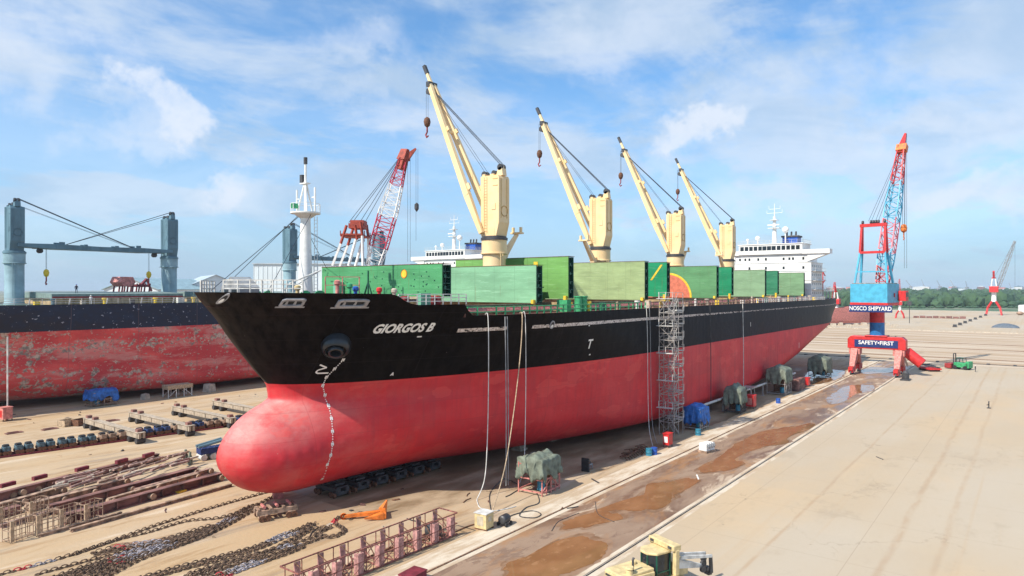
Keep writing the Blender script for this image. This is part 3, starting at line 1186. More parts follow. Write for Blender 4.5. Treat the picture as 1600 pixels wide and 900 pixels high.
    for k in range(n):
        a0, a1 = 2 * PI * k / n, 2 * PI * (k + 1) / n
        p = Vector((x + 2.35 * math.cos(a0), 2.35 * math.sin(a0), 27.1))
        q = Vector((x + 2.35 * math.cos(a1), 2.35 * math.sin(a1), 27.1))
        if k % 2 == 0:
            mb.beam(p, p + Vector((0, 0, 1.0)), .05)
        if 3 < k < 11:
            mb.beam(p + Vector((0, 0, 1)), q + Vector((0, 0, 1)), .05)
            mb.beam(p + Vector((0, 0, .5)), q + Vector((0, 0, .5)), .04)
    mb2 = MB()
    return ped


def superstructure(parent, xf, cm='white', blue=True, far=False):
    """accommodation block; xf is its front"""
    mb = MB()
    hw = 11.2
    mb.box(xf, -hw, 19.05, xf + 13, hw, 29.6)
    mb.box(xf - .02, -hw + 1.0, 29.6, xf + 11, hw - 1.0, 32.1)
    for zz in (22.0, 24.6, 27.2, 29.6):
        mb.box(xf - .12, -hw - .12, zz, xf + 13.6, hw + .12, zz + .16)
    hs = mb.build('superstructure', 'houseside', parent)
    # bridge with wings
    mb = MB()
    zb = 32.15
    mb.box(xf - .7, -9.0, zb, xf + 8, 9.0, 35.0)
    mb.box(xf - .9, -9.3, 35.0, xf + 8.4, 9.3, 35.25)
    for s_ in (-1, 1):
        mb.prism([(s_ * 9.0, zb - .1), (s_ * 16.2, zb - .1), (s_ * 16.2, zb + 1.15), (s_ * 9.0, zb + 1.15)], xf - .7, xf + 2.6, lambda a, b, c: (c, a, b))
        mb.prism([(s_ * 10.2, zb - 2.2), (s_ * 10.5, zb - 2.2), (s_ * 15.9, zb - .12), (s_ * 10.2, zb - .12)], xf - .3, xf + 1.8, lambda a, b, c: (c, a, b))
    mb.build('bridge', 'houseside', hs)
    k = 0
    for i in range(13):
        y = -8.3 + i * 1.32
        wd = 1.0 if i not in (5, 6, 7) else 1.15
        mb = MB()
        mb.box(xf - .74, y - .02, 33.35, xf - .66, y + wd, 34.55)
        mb.build('bridge_window', 'glass', hs)
    for y in (-9.4, -6.6, -5.6, -4.0, 1.0, 3.2, 5.8, 7.0, 8.6):
        for zz in (30.4, 27.8) if y in (-9.4, 1.0, 5.8, -4.0) else (30.4,):
            mb = MB()
            xx = xf - .04 if zz > 29.7 else xf - .02
            mb.box(xx, y, zz, xx + .04, y + .55, zz + .75)
            mb.build('window', 'glass', hs)
    for i in range(5):
        for zz in (20.6, 23.2, 25.8, 28.3):
            mb = MB()
            mb.box(xf + 1.5 + i * 2.3, -hw - .04, zz, xf + 2.1 + i * 2.3, -hw, zz + .7)
            mb.build('window', 'glass', hs)
    # bridge-deck rails
    mb = MB()
    for x0, y0, x1, y1 in ((xf - .8, -9.2, xf - .8, 9.2), (xf - .8, -9.2, xf + 8, -9.2)):
        n = 12
        for i in range(n + 1):
            p = Vector((x0 + (x1 - x0) * i / n, y0 + (y1 - y0) * i / n, 35.25))
            mb.beam(p, p + Vector((0, 0, .95)), .05)
        for z_ in (35.7, 36.2):
            mb.beam((x0, y0, z_), (x1, y1, z_), .045)
    for z_ in (19.2 + 3.2, 24.9, 27.6):
        for i in range(7):
            mb.beam((xf + 1 + i * 2, -hw - .9, z_ - .4), (xf + 1 + i * 2, -hw - .9, z_ + .6), .05)
        mb.beam((xf + 1, -hw - .9, z_ + .6), (xf + 13.4, -hw - .9, z_ + .6), .05)
        mb.box(xf + 1, -hw - 1.0, z_ - .5, xf + 13.4, -hw - .13, z_ - .38)
    mb.build('railing', 'offwhite', hs)
    # radar mast
    mb = MB()
    mx = xf + 4
    mb.tube([(mx, 0, 35.25), (mx, 0, 43.5)], [.75, .42], 12)
    mb.box(mx - 1.3, -1.6, 40.0, mx + 1.0, 1.6, 40.15)
    mb.box(mx - 1.2, -1.1, 42.4, mx + .8, 1.1, 42.52)
    mb.tube([(mx, 0, 43.5), (mx, 0, 47.4)], [.16, .07], 8)
    for zz, ww in ((44.6, 2.2), (45.8, 1.6)):
        mb.beam((mx, -ww, zz), (mx, ww, zz), .10)
        for y in (-ww, ww):
            mb.beam((mx, y, zz), (mx, y, zz + .9), .07)
    mb.beam((mx - 1.2, -1.7, 41.0), (mx - 1.2, 1.7, 41.0), .26, .3)
    mb.build('radar_mast', cm, hs, smooth='auto')
    for yy, zz, rr in ((4.6, 37.2, .75), (-3.4, 39.4, .95), (7.6, 36.8, .42)):
        mb = MB()
        mb.tube([(xf + 3, yy, 35.25), (xf + 3, yy, zz - rr * .7)], .18, 8)
        prof = [(max(.02, rr * math.cos(a)), rr * math.sin(a)) for a in [(-PI / 2) + PI * i / 10 for i in range(11)]]
        mb.lathe(prof, (xf + 3, yy, zz), 14)
        mb.build('radome', 'white', hs, smooth='auto')
    # funnel
    mb = MB()
    mb.box(xf + 9, -5.2, 29.6, xf + 13, -.8, 37.6)
    mb.m = 1
    mb.box(xf + 8.7, -5.5, 37.6, xf + 13.3, -.5, 38.1)
    mb.m = 2
    for k in range(3):
        mb.tube([(xf + 10.6, -4.3 + k * 1.3, 38.1), (xf + 10.8, -4.3 + k * 1.3, 39.4)], .28, 8)
    mb.build('funnel', ['blue', 'dgrey', 'dgrey'], hs, bevel=.1)
    return hs


# ------------------------------------------------------------------ main bulk carrier
SX, SY = 32.0, 61.0
ship = thing('bulk_carrier', 'black and red ship with cream deck cranes and raised green hatch covers', 'ship', (SX, SY, 0))
make_hull('hull_paint', ship)
make_deck(ship, 'deckp')

# hatches: (fore stack x, aft stack x, top z, paints)
def hatch_paint(nm, c):
    def fn(t, b, o):
        x, y, z = t.sep(o)
        n_ = t.noise(t.scale(o, (1, .25, .9)), .6, 6, .62)
        k = t.mix(t.ramp(n_, .3, .7), tuple(v * .82 for v in c), tuple(min(1, v * 1.15) for v in c))
        sc2 = t.noise(t.scale(o, (1, .35, 5.0), (3, 9, 1)), 1.0, 5, .7)
        k = t.mix(t.ramp(sc2, .56, .66, 0, .45), k, tuple(min(1, v * 1.25 + .10) for v in c))
        st_ = t.noise(t.scale(o, (1, 2.4, .14), (1, 2, 3)), 1.0, 4, .65)
        k = t.mix(t.ramp(st_, .60, .74, 0, .45), k, (.16, .10, .05))
        rs = t.noise(o, 1.7, 5, .75)
        k = t.mix(t.ramp(rs, .68, .71, 0, .8), k, (.20, .09, .04))
        sm = t.math('MAXIMUM', wave_lines(t, y, 3.45, .05), wave_lines(t, z, 2.2, .04))
        k = t.mix(t.math('MULTIPLY', sm, .35), k, tuple(v * .4 for v in c))
        t.l.new(k, b.inputs['Base Color'])
        bp = t.n.new('ShaderNodeBump')
        bp.inputs['Strength'].default_value = .3
        bp.inputs['Distance'].default_value = .08
        t.l.new(t.math('ADD', t.noise(t.scale(o, (1, .8, 1.2)), 1, 2), t.math('MULTIPLY', sm, -.4)), bp.inputs['Height'])
        t.l.new(bp.outputs[0], b.inputs['Normal'])
    return custom(nm, fn, rough=.6, spec=.3)


GP = {}

for nm, c, c2 in (('a', (0.07, 0.29, 0.12), None), ('b', (0.2, 0.42, 0.25), None), ('c', (0.15, 0.34, 0.09), None), ('d', (0.29, 0.38, 0.18), None), ('e', (0.01, 0.25, 0.11), None),
                  ('f', (0.1, 0.26, 0.115), None), ('g', (0.01, 0.22, 0.1), None), ('h', (0.2, 0.33, 0.19), None), ('i', (0.03, 0.19, 0.1), None), ('j', (0.16, 0.29, 0.155), None)):
    GP[nm] = hatch_paint('hatch_green_' + nm, c)


def hatch_cover(x, face_mat, zt, zb=20.25, hwid=10.35, peak=False, lean=0.0, yel=True):
    T = 1.55
    mb = MB()
    mb.box(x, -hwid, zb, x + .12, hwid, zt)
    if peak:   # stiffener web that narrows to the hinge
        mb.prism([(-6.5, zb), (-2.0, zb), (-3.2, zb - .9), (-5.2, zb - .9)], x + .02, x + .12, lambda a, b, c: (c, a, b))
        mb.prism([(2.0, zb), (6.5, zb), (5.2, zb - .9), (3.2, zb - .9)], x + .02, x + .12, lambda a, b, c: (c, a, b))
    mb.m = 1
    mb.box(x + T - .12, -hwid + .1, zb, x + T, hwid - .1, zt - .05)
    n = 5
    for k in range(n + 1):
        z = zb + .1 + (zt - zb - .3) * k / n
        mb.box(x + .12, -hwid + .15, z, x + .68, hwid - .15, z + .10)
        mb.box(x + .86, -hwid + .15, z, x + T - .12, hwid - .15, z + .10)
    mb.box(x + .60, -hwid + .35, zb + .1, x + .68, hwid - .35, zt - .1)
    mb.box(x + .86, -hwid + .35, zb + .1, x + .94, hwid - .35, zt - .1)
    for k in range(4):
        z = zb + .8 + k * 1.25
        if z < zt - .5:
            mb.box(x + .3, -hwid - .12, z, x + .55, -hwid + .16, z + .35)
    mb.m = 2
    mb.box(x - .04, -hwid - .03, zt, x + T + .04, hwid + .03, zt + .06)
    o = mb.build('hatch_cover', [face_mat, 'dgreen', 'rust'], ship, bevel=0)
    if yel:
        mb = MB()
        mb.beam((x - .3, -hwid + .3, zb - .9), (x - .25, -hwid + .3, zb + .4), .4, .45)
        mb.beam((x - .3, -hwid + .3, zb - .9), (x + .8, -hwid - .1, zb - .6), .3, .3)
        mb.build('cover_hinge', 'yellow', o)
    return o


HX = [(21.9, 39.4, 24.75, 25.1, 'a', 'b'), (47.0, 70.1, 26.5, 26.6, 'c', 'd'), (78.6, 102.0, 26.7, 26.7, 'e', 'f'),
      (110.6, 133.1, 26.7, 26.6, 'g', 'h'), (143.2, 167.6, 26.6, 26.6, 'i', 'j')]
covers = {}
for k, (xa, xb, za, zb_, ca, cb_) in enumerate(HX):
    covers[ca] = hatch_cover(xa, GP[ca], za, zb=21.2 if k == 0 else 20.7, peak=k > 0, yel=k > 0)
    covers[cb_] = hatch_cover(xb, GP[cb_], zb_, zb=20.25)
    mb = MB()
    for (x0, y0, x1, y1) in ((xa + .3, -9.9, xb + 1.3, -9.7), (xa + .3, 9.7, xb + 1.3, 9.9), (xa + .3, -9.7, xa + .5, 9.7), (xb + 1.1, -9.7, xb + 1.3, 9.7)):
        mb.box(x0, y0, 19.05, x1, y1, 20.2)
    nst = int((xb - xa) / 1.6)
    for i in range(nst):
        x_ = xa + .6 + i * (xb - xa) / nst
        mb.box(x_, -10.25, 19.06, x_ + .1, -9.9, 20.05)
    mb.m = 1
    mb.box(xa + .2, -10.3, 20.06, xb + 1.4, -9.9, 20.14)
    mb.build('hatch_coaming', ['coam', 'dgreen'], ship)

# painted emblem on the third hatch: half disc with a yellow rim
xf_ = 102.0
mb = MB()
n = 32
pts = [(-4.75 * math.cos(PI * i / n), 20.28 + 4.75 * math.sin(PI * i / n)) for i in range(n + 1)]
mb.prism(pts, xf_ - .05, xf_ - .004, lambda a, b, c: (c, a, b))
mb.m = 1
for i in range(n):
    a0, a1 = PI * i / n, PI * (i + 1) / n
    q = [(-4.75 * math.cos(a0), 20.28 + 4.75 * math.sin(a0)), (-5.15 * math.cos(a0), 20.28 + 5.15 * math.sin(a0)),
         (-5.15 * math.cos(a1), 20.28 + 5.15 * math.sin(a1)), (-4.75 * math.cos(a1), 20.28 + 4.75 * math.sin(a1))]
    mb.prism(q, xf_ - .06, xf_ - .004, lambda a, b, c: (c, a, b))
mb.build('painted_emblem', [mat('emblem_salmon', (.62, .17, .095), .6), 'yellow'], covers['f'])
# small yellow disc on the first cover
mb = MB()
mb.lathe([(.42, 0), (.42, .03)], (21.9 - .034, -4.5, 23.75), 20, 'X')
mb.m = 1
mb.lathe([(.50, 0), (.50, .03), (.42, .03), (.42, 0)], (21.9 - .034, -4.5, 23.75), 20, 'X', cap=False)
mb.build('painted_disc', ['yellow', 'orange'], covers['a'])
mb = MB()   # rib brackets and a pale locker on the first cover's face
mb.beam((21.85, 1.55, 21.3), (21.85, 1.55, 24.2), .14, .12)
mb.beam((21.8, 2.3, 21.2), (21.85, 1.6, 22.8), .1, .1)
mb.beam((21.8, .8, 21.2), (21.85, 1.5, 22.8), .1, .1)
for k in range(40):
    yy, zz = R.uniform(-9.9, 9.9), R.uniform(21.6, 24.4)
    mb.box(21.86, yy, zz, 21.9, yy + .14, zz + .12)
mb.build('stiffener', 'dgreen', covers['a'])
mb = MB()
mb.prism([(6.0, 21.3), (7.1, 21.3), (7.1, 22.9), (6.0, 22.9)], 21.1, 21.86, lambda a, b, c: (c, a, b))
mb.build('locker', 'mint', ship, bevel=.04)
# yellow stripe on the third hatch's forward cover
mb = MB()
mb.add([(78.58, -9.6, 26.3), (78.58, -9.2, 26.3), (78.58, -7.2, 23.6), (78.58, -7.6, 23.6)], [(0, 1, 2, 3)])
mb.build('yellow_stripe', 'yellow', covers['e'])
mb = MB()
mb.box(46.9, -5.3, 24.6, 46.98, -4.6, 25.9)
mb.build('yellow_plate', 'yellow', covers['c'])

CRX = [43.7, 73.6, 105.5, 136.6]
for x_, rd in zip(CRX, (1, -1, 1, -1)):
    deck_crane(ship, x_, rd, 'cream', 'dgrey')
superstructure(ship, 172.0)

# forward mast
mb = MB()
mx = 12.0
mb.tube([(mx, 0, 20.35), (mx, 0, 29.9)], [.78, .50], 20)
mb.lathe([(.6, 29.5), (1.2, 29.9), (1.55, 29.95), (1.55, 30.1)], (mx, 0, 0), 18)
for i in range(12):
    a = 2 * PI * i / 12
    p = Vector((mx + 1.5 * math.cos(a), 1.5 * math.sin(a), 30.1))
    a2 = 2 * PI * (i + 1) / 12
    q = Vector((mx + 1.5 * math.cos(a2), 1.5 * math.sin(a2), 30.1))
    mb.beam(p, p + Vector((0, 0, .9)), .05)
    mb.beam(p + Vector((0, 0, .9)), q + Vector((0, 0, .9)), .04)
for a in (0, 2.1, 4.2):
    mb.tube([(mx + .9 * math.cos(a), .9 * math.sin(a), 30.1), (mx, 0, 33.6)], .09, 6)
mb.tube([(mx, 0, 30.1), (mx, 0, 35.2)], [.16, .12], 8)
mb.m = 1
mb.tube([(mx, 0, 35.2), (mx, 0, 35.9)], .2, 8)
mb.box(mx - .2, .35, 33.3, mx + .2, .75, 34.1)
mb.m = 0
mb.box(mx - .3, -.5, 33.1, mx + .3, .6, 33.2)
for y in (-1.6, 1.5):
    mb.tube([(mx, y, 30.1), (mx, y, 32.6)], .10, 6)
    mb.beam((mx, y, 31.6), (mx, y * .7, 31.6), .1)
mb.m = 2
mb.box(mx - 1.2, .45, 30.5, mx - .6, .85, 31.0)
mb.m = 0
for s_ in (-.25, .25):
    mb.beam((mx + 1.0, -.4 + s_, 20.4), (mx + 1.0, -.4 + s_, 29.7), .05)
for k in range(24):
    mb.beam((mx + 1.0, -.65, 20.6 + k * .38), (mx + 1.0, -.15, 20.6 + k * .38), .04)
mb.build('foremast', ['white', 'dgrey', 'green'], ship, smooth='auto')
mb = MB()
for p, q in (((mx, .8, 29.9), (1.6, 0, 21.9)), ((mx, -1, 29.9), (4.5, -4.6, 21.7)), ((mx, 1.2, 29.9), (22, 9.5, 24.6)), ((mx, 1.2, 29.9), (8, 9.8, 21.8))):
    mb.tube([p, q], .035, 4)
mb.build('mast_stay', 'wire', ship)

# bow rails, windlass, vents, davit
mb = MB()
for side in (-1, 1):
    side_rail(mb, 1.7, 6.2, 21.7, 1.15, 7, .25, .055, side)
pts = [Vector((6.2, y, 21.7)) for y in (-5.2, -2.6, 0, 2.6, 5.2)]
for p in pts:
    mb.beam(p, p + Vector((0, 0, 1.15)), .08)
for z_ in (22.1, 22.5, 22.85):
    mb.beam((6.2, -5.2, z_), (6.2, 5.2, z_), .07)
mb.build('bow_railing', 'offwhite', ship)
mb = MB()
mb.prism([(-1.6, 20.4), (1.6, 20.4), (1.6, 22.2), (0, 23.2), (-1.6, 22.2)], 3.5, 5.6, lambda a, b, c: (c, a, b))
mb.m = 1
mb.box(3.45, -1.3, 21.2, 3.49, -.3, 22.0)
mb.box(3.45, .3, 21.2, 3.49, 1.3, 22.0)
mb.build('bow_store', ['grey', 'glass'], ship)
mb = MB()
mb.tube([(6.8, -4, 20.4), (6.8, -4, 22.0), (7.3, -4.1, 22.6), (10.5, -4.6, 23.9)], .07, 6)
mb.tube([(7.6, -4.1, 22.2), (10.4, -4.6, 23.85)], .05, 5)
mb.build('davit', 'offwhite', ship)
mb = MB()
for y in (-4.6, 4.0):
    mb.lathe([(.8, -1.2), (.8, -1.1), (.45, -1.05), (.45, 1.05), (.8, 1.1), (.8, 1.2)], (9.5, y, 21.1), 14, 'Y')
    mb.box(8.8, y - 1.6, 20.36, 10.4, y + 1.6, 20.9)
mb.build('windlass', 'green', ship, smooth='auto')
for x_, y_, c_, zt_ in ((7.0, -5.7, 'paleyellow', 22.5), (9.9, -7.9, 'pinkred', 23.0), (10.8, -8.6, 'green', 22.7), (11.7, -8.4, 'blue', 22.4), (14.3, -8.9, 'red', 22.3), (15.0, -10.3, 'conc', 22.2)):
    mb = MB()
    mb.lathe([(.18, 20.36), (.18, zt_ - .6), (.30, zt_ - .5), (.30, zt_ - .2), (.14, zt_ - .1)], (x_, y_, 0), 12)
    mb.build('deck_vent', c_, ship, smooth='auto')
mb = MB()
for p, q in (((9.2, -7.0, 20.4), (9.2, -7.0, 23.2)), ((10.6, -7.8, 20.4), (10.6, -7.8, 23.2)), ((12.0, -8.6, 20.4), (12.0, -8.6, 23.2)), ((9.2, -7.0, 23.2), (12.0, -8.6, 23.2)), ((9.2, -7.0, 22.4), (12.0, -8.6, 22.4))):
    mb.beam(p, q, .07)
mb.build('pipe_stand', 'pinkred', ship)

mb = MB()   # rails along the step behind the forecastle
side_rail(mb, 14.2, 21.6, 20.45, 1.05, 8, .18, .045)
mb.build('forecastle_railing', 'offwhite', ship)
mb = MB()
b_ = halfb(17, 20.4)
mb.box(16.6, -b_ + .5, 20.4, 18.0, -b_ + .9, 21.6)
mb.build('locker', 'mint', ship)
mb = MB()
for k, x_ in enumerate((15.2, 18.9, 19.8)):
    mb.lathe([(.35, 0), (.45, .2), (.45, .9), (.2, 1.0)], (x_, -b_ + 1.3, 20.36), 10)
mb.build('mooring_bitt', 'dred', ship)
# main deck rail: solid green stanchions with top rail, deck pipes
for x0, x1, m_ in ((22.7, 62.0, 'green'), (62.0, 112.0, 'tanrust'), (112.0, 172.0, 'offwhite')):
    mb = MB()
    n = int((x1 - x0) / 1.3)
    for i in range(n):
        x_ = x0 + (x1 - x0) * i / n
        b = halfb(x_, 19.1) - .35
        if (i * 7) % 11 != 3:
            mb.beam((x_, -b, 19.06), (x_, -b, 20.05), .14, .14)
    for z_ in (19.55, 20.08):
        for i in range(int((x1 - x0) / 4)):
            xa, xb = x0 + i * 4, min(x1, x0 + i * 4 + 4)
            mb.beam((xa, -halfb(xa, 19.1) + .35, z_), (xb, -halfb(xb, 19.1) + .35, z_), .14 if z_ > 20 else .08, .12)
    mb.build('deck_railing', m_, ship)
mb = MB()
for k, (y_, z_, r_) in enumerate(((-12.2, 19.6, .16), (-12.8, 19.5, .10), (-11.6, 19.8, .12))):
    mb.tube([(24, y_ + (1.0 if True else 0), z_), (170, y_ + 1.0, z_)], r_, 6)
mb.build('deck_piping', 'pinkred', ship)
for k in range(26):   # posts, vents and valves along the main deck
    x_ = 46 + k * 4.8 + R.uniform(-1, 1)
    mb = MB()
    hh = R.uniform(.8, 1.5)
    if k % 3 == 0:
        mb.lathe([(.25, 0), (.25, hh * .7), (.42, hh * .75), (.42, hh)], (x_, -13.6, 19.06), 10)
    elif k % 3 == 1:
        mb.box(x_, -13.9, 19.06, x_ + .8, -13.2, 19.06 + hh * .8)
    else:
        mb.beam((x_, -13.5, 19.06), (x_, -13.5, 19.06 + hh), .3, .3)
        mb.beam((x_, -13.5, 19.06 + hh), (x_ + .9, -13.5, 19.2), .2, .2)
    mb.build('deck_fitting', ['yellow', 'dgreen', 'tanrust', 'offwhite', 'conc'][k % 5], ship)
mb = MB()   # mast-house (ladder platform) between first hatches
mb.lathe([(.5, 19.06), (.5, 20.9), (.6, 20.95), (.6, 21.1)], (45.0, -13.2, 0), 12)
mb.lathe([(.5, 19.06), (.5, 20.9), (.6, 20.95), (.6, 21.1)], (46.3, -13.2, 0), 12)
mb.box(43.2, -12.6, 19.06, 44.2, -11.0, 20.6)
mb.build('ventilator_pair', 'green', ship, smooth='auto')
for x_ in (43.7, 73.6, 105.5, 136.6):
    mb = MB()
    mb.box(x_ - 1.8, -6.5, 19.06, x_ + 2.4, 6.5, 22.2)
    mb.m = 1
    mb.box(x_ - 1.85, -6.8, 22.2, x_ + 2.6, 6.8, 22.35)
    mb.build('mast_house', ['dgrey', 'dgreen'], ship)

# name, marks, mooring openings, hawse
mb = MB()
nx0, nz0 = 14.35, 18.45


def arc_map(x0, z0, off=.05):
    """maps text u,v on to the port skin; u measured along the skin"""
    tab = [(x0, 0.0)]
    for sgn in (1, -1):
        x_, s_ = x0, 0.0
        lst = []
        for k in range(400):
            e = .05 * sgn
            bx = (halfb(x_ + .1, z0) - halfb(x_ - .1, z0)) / .2
            s_ += e * math.sqrt(1 + bx * bx)
            x_ += e
            lst.append((x_, s_))
        tab += lst
    tab.sort()

    def f(u, v):
        lo, hi = 0, len(tab) - 1
        while hi - lo > 1:
            m_ = (lo + hi) // 2
            if tab[m_][1] < u:
                lo = m_
            else:
                hi = m_
        a, b = tab[lo], tab[hi]
        x_ = a[0] + (b[0] - a[0]) * (u - a[1]) / max(1e-6, b[1] - a[1])
        return srf(x_, z0 + v, off)
    return f


def px_on_hull(px, py):
    """where on the port skin a sight line through that pixel lands (solved once, gives x and z)"""
    best = None
    u, v = (px - 800) / 1067, (448 - py) / 1067
    Y = 50.0
    prev = None
    while Y < 260:
        X, Z = u * Y, H + v * Y
        x_ = X * ST + Y * CT - SX
        y_ = -X * CT + Y * ST - SY
        ins = KEEL <= Z <= 22 and stem_x(Z) <= x_ <= 200 and y_ > -halfb(x_, Z)
        if ins:
            return x_, Z
        Y += .1 if Y < 90 else .25
    return None


lx, lz = px_on_hull(631, 509)
text_mb(mb, 'GIORGOS B', 1.22, arc_map(lx, lz), shear=.22, bold=.05)
mb.build('ship_name', 'white', ship)
print('NAME at', lx, lz)

mb = MB()   # draught figures down the bow
dp = [(535, 558), (522, 572), (510, 585), (503, 598), (507, 613), (513, 630), (517, 650), (519, 670), (519, 690), (516, 707), (511, 722), (503, 744)]
dpts = [px_on_hull(*p) for p in dp]
dpts = [p for p in dpts if p]
for k, (x_, z_) in enumerate(dpts):
    f_ = arc_map(x_, z_, .04)
    text_mb(mb, 'M', .32, f_, bold=.04)
    if k < len(dpts) - 1:
        x2, z2 = dpts[k + 1]
        for j in range(1, 5):
            g = j / 5
            f_ = arc_map(x_ + (x2 - x_) * g, z_ + (z2 - z_) * g, .04)
            h_ = .055
            mb.add([f_(-h_, -h_), f_(h_, -h_), f_(h_, h_), f_(-h_, h_)], [(0, 1, 2, 3)])
mb.build('draught_marks', 'white', ship)

mb = MB()   # bulbous bow symbol
x_, z_ = px_on_hull(503, 572)
f_ = arc_map(x_, z_, .04)
for a, b in (((-.45, .45), (.35, .12)), ((.35, .12), (-.35, -.1)), ((-.35, -.1), (-.5, -.3)), ((-.5, -.3), (-.3, -.45)), ((-.3, -.45), (.75, -.45))):
    d_ = Vector((b[0] - a[0], b[1] - a[1])).normalized() * .07
    nx_, ny_ = -d_.y, d_.x
    mb.add([f_(a[0] - nx_, a[1] - ny_), f_(b[0] - nx_, b[1] - ny_), f_(b[0] + nx_, b[1] + ny_), f_(a[0] + nx_, a[1] + ny_)], [(0, 1, 2, 3)])
mb.build('bulb_symbol', 'white', ship)

for px, py, tx, sz in ((921, 534, 'T', 1.7), (921, 549, '-', .9), (1172, 503, 'I', 1.2), (1248, 536, 'I', 1.9), (655, 521, '---', .5), (612, 580, 'A', .4), (920, 504, '-', .7)):
    mb = MB()
    q = px_on_hull(px, py)
    text_mb(mb, tx, sz, arc_map(q[0], q[1], .05), bold=.04)
    mb.build('hull_mark', 'white', ship)

for px, py, wd, ht in ((456, 468, 2.1, .75), (550, 469, 2.9, .75)):
    q = px_on_hull(px, py)
    f_ = arc_map(q[0], q[1], 0.02)
    g_ = arc_map(q[0], q[1], 0.20)
    mb = MB()
    n = 20
    ring = [(wd / 2 * max(-1, min(1, 1.25 * math.cos(2 * PI * i / n))), ht / 2 * max(-1, min(1, 1.25 * math.sin(2 * PI * i / n)))) for i in range(n)]
    vs = [f_(a, b) for a, b in ring] + [g_(a, b) for a, b in ring] + [g_(a * .78, b * .55) for a, b in ring] + [f_(a * .78, b * .55) for a, b in ring]
    fs = []
    for k in range(3):
        fs += [(k * n + i, k * n + (i + 1) % n, (k + 1) * n + (i + 1) % n, (k + 1) * n + i) for i in range(n)]
    mb.add(vs, fs)
    mb.m = 1
    mb.add([f_(a * .8, b * .56) for a, b in ring], [tuple(range(n))])
    mb.m = 0
    e_ = arc_map(q[0], q[1], .10)
    for k in (-.3, .05, .4):
        mb.add([e_(k * wd, -ht * .3), e_(k * wd + .3, -ht * .3), e_(k * wd + .2, ht * .25), e_(k * wd + .05, ht * .25)], [(0, 1, 2, 3)])
    mb.add([g_(-wd * .62, -ht * .55), g_(wd * .6, -ht * .55), g_(wd * .6, -ht * .38), g_(-wd * .62, -ht * .38)], [(0, 1, 2, 3)])
    mb.build('mooring_opening', [mat('opening_frame', (.34, .34, .36), .5), 'black'], ship)
for px, py, rr in ((349, 462, .42), (862, 503, .42)):
    q = px_on_hull(px, py)
    f_, g_ = arc_map(q[0], q[1], .02), arc_map(q[0], q[1], .12)
    mb = MB()
    n = 16
    ring = [(rr * math.cos(2 * PI * i / n), rr * 1.15 * math.sin(2 * PI * i / n)) for i in range(n)]
    vs = [f_(a, b) for a, b in ring] + [g_(a, b) for a, b in ring] + [g_(a * .7, b * .7) for a, b in ring]
    mb.add(vs, [(k * n + i, k * n + (i + 1) % n, (k + 1) * n + (i + 1) % n, (k + 1) * n + i) for k in range(2) for i in range(n)])
    mb.m = 1
    mb.add([g_(a * .72, b * .72) + Vector((0, .03, 0)) for a, b in ring], [tuple(range(n))])
    mb.m = 2
    mb.add([g_(a * .5, b * .4 - rr * .4) for a, b in ring], [tuple(range(n))])
    mb.build('panama_chock', [mat('opening_frame', (.34, .34, .36), .5), 'black', 'white'], ship)

# anchor bolster: a fat ring standing out of the flare, with a hawse hole
for side in (-1, 1):
    q = px_on_hull(521, 542)
    x_, z_ = q
    p = srf(x_, z_ + .4, 0, side)
    nrm = (srf(x_, z_, 1, side) - srf(x_, z_, 0, side)).normalized()
    nrm = (nrm + Vector((-.25, side * .1, -.65))).normalized()
    rot = nrm.to_track_quat('Z', 'Y').to_matrix().to_4x4()
    mb = MB()
    mb.lathe([(1.45, -1.2), (1.42, .2), (1.30, .62), (1.08, .80), (.98, .70), (.95, .30), (.75, .28), (.80, .75), (.72, .98), (.55, 1.0), (.48, .8), (.46, -.1)], (0, 0, 0), 32)
    mm = Matrix.Translation(p) @ rot
    mb.v = [tuple(mm @ Vector(v)) for v in mb.v]
    mb.build('anchor_bolster', mat('bolster_black', (.022, .026, .032), .28), ship, smooth='auto')

# lifeboat and stern gear
mb = MB()
mb.tube([(189, -7.5, 23.2), (189.6, -7.5, 23.4), (193.2, -7.5, 24.6), (195.8, -7.5, 25.6), (196.4, -7.5, 25.9)], [.3, 1.1, 1.4, 1.1, .3], 12)
mb.box(191, -8.3, 24.6, 193, -6.7, 26.0)
mb.build('lifeboat', 'orange', ship, smooth='auto')
mb = MB()
for y in (-9, -6):
    mb.beam((187, y, 21.5), (197.5, y, 24.8), .3, .4)
    mb.beam((188, y, 19.1), (188, y, 22), .3)
    mb.beam((195, y, 19.1), (195, y, 27.5), .3)
    mb.beam((195, y, 27.5), (198, y, 26.2), .25)
mb.beam((195, -9, 27.5), (195, -6, 27.5), .25)
mb.build('lifeboat_davit', 'red', ship)
mb = MB()
mb.box(185, -11.5, 21.4, 199.2, 11.5, 21.65)
for x_ in (186, 190, 194, 198.6):
    mb.beam((x_, -11.2, 19.06), (x_, -11.2, 21.4), .3)
    mb.beam((x_, 11.2, 19.06), (x_, 11.2, 21.4), .3)
for i in range(9):
    mb.beam((185.5 + i * 1.65, -11.4, 21.65), (185.5 + i * 1.65, -11.4, 22.6), .06)
mb.beam((185.5, -11.4, 22.6), (199, -11.4, 22.6), .06)
mb.build('poop_deck', 'white', ship)

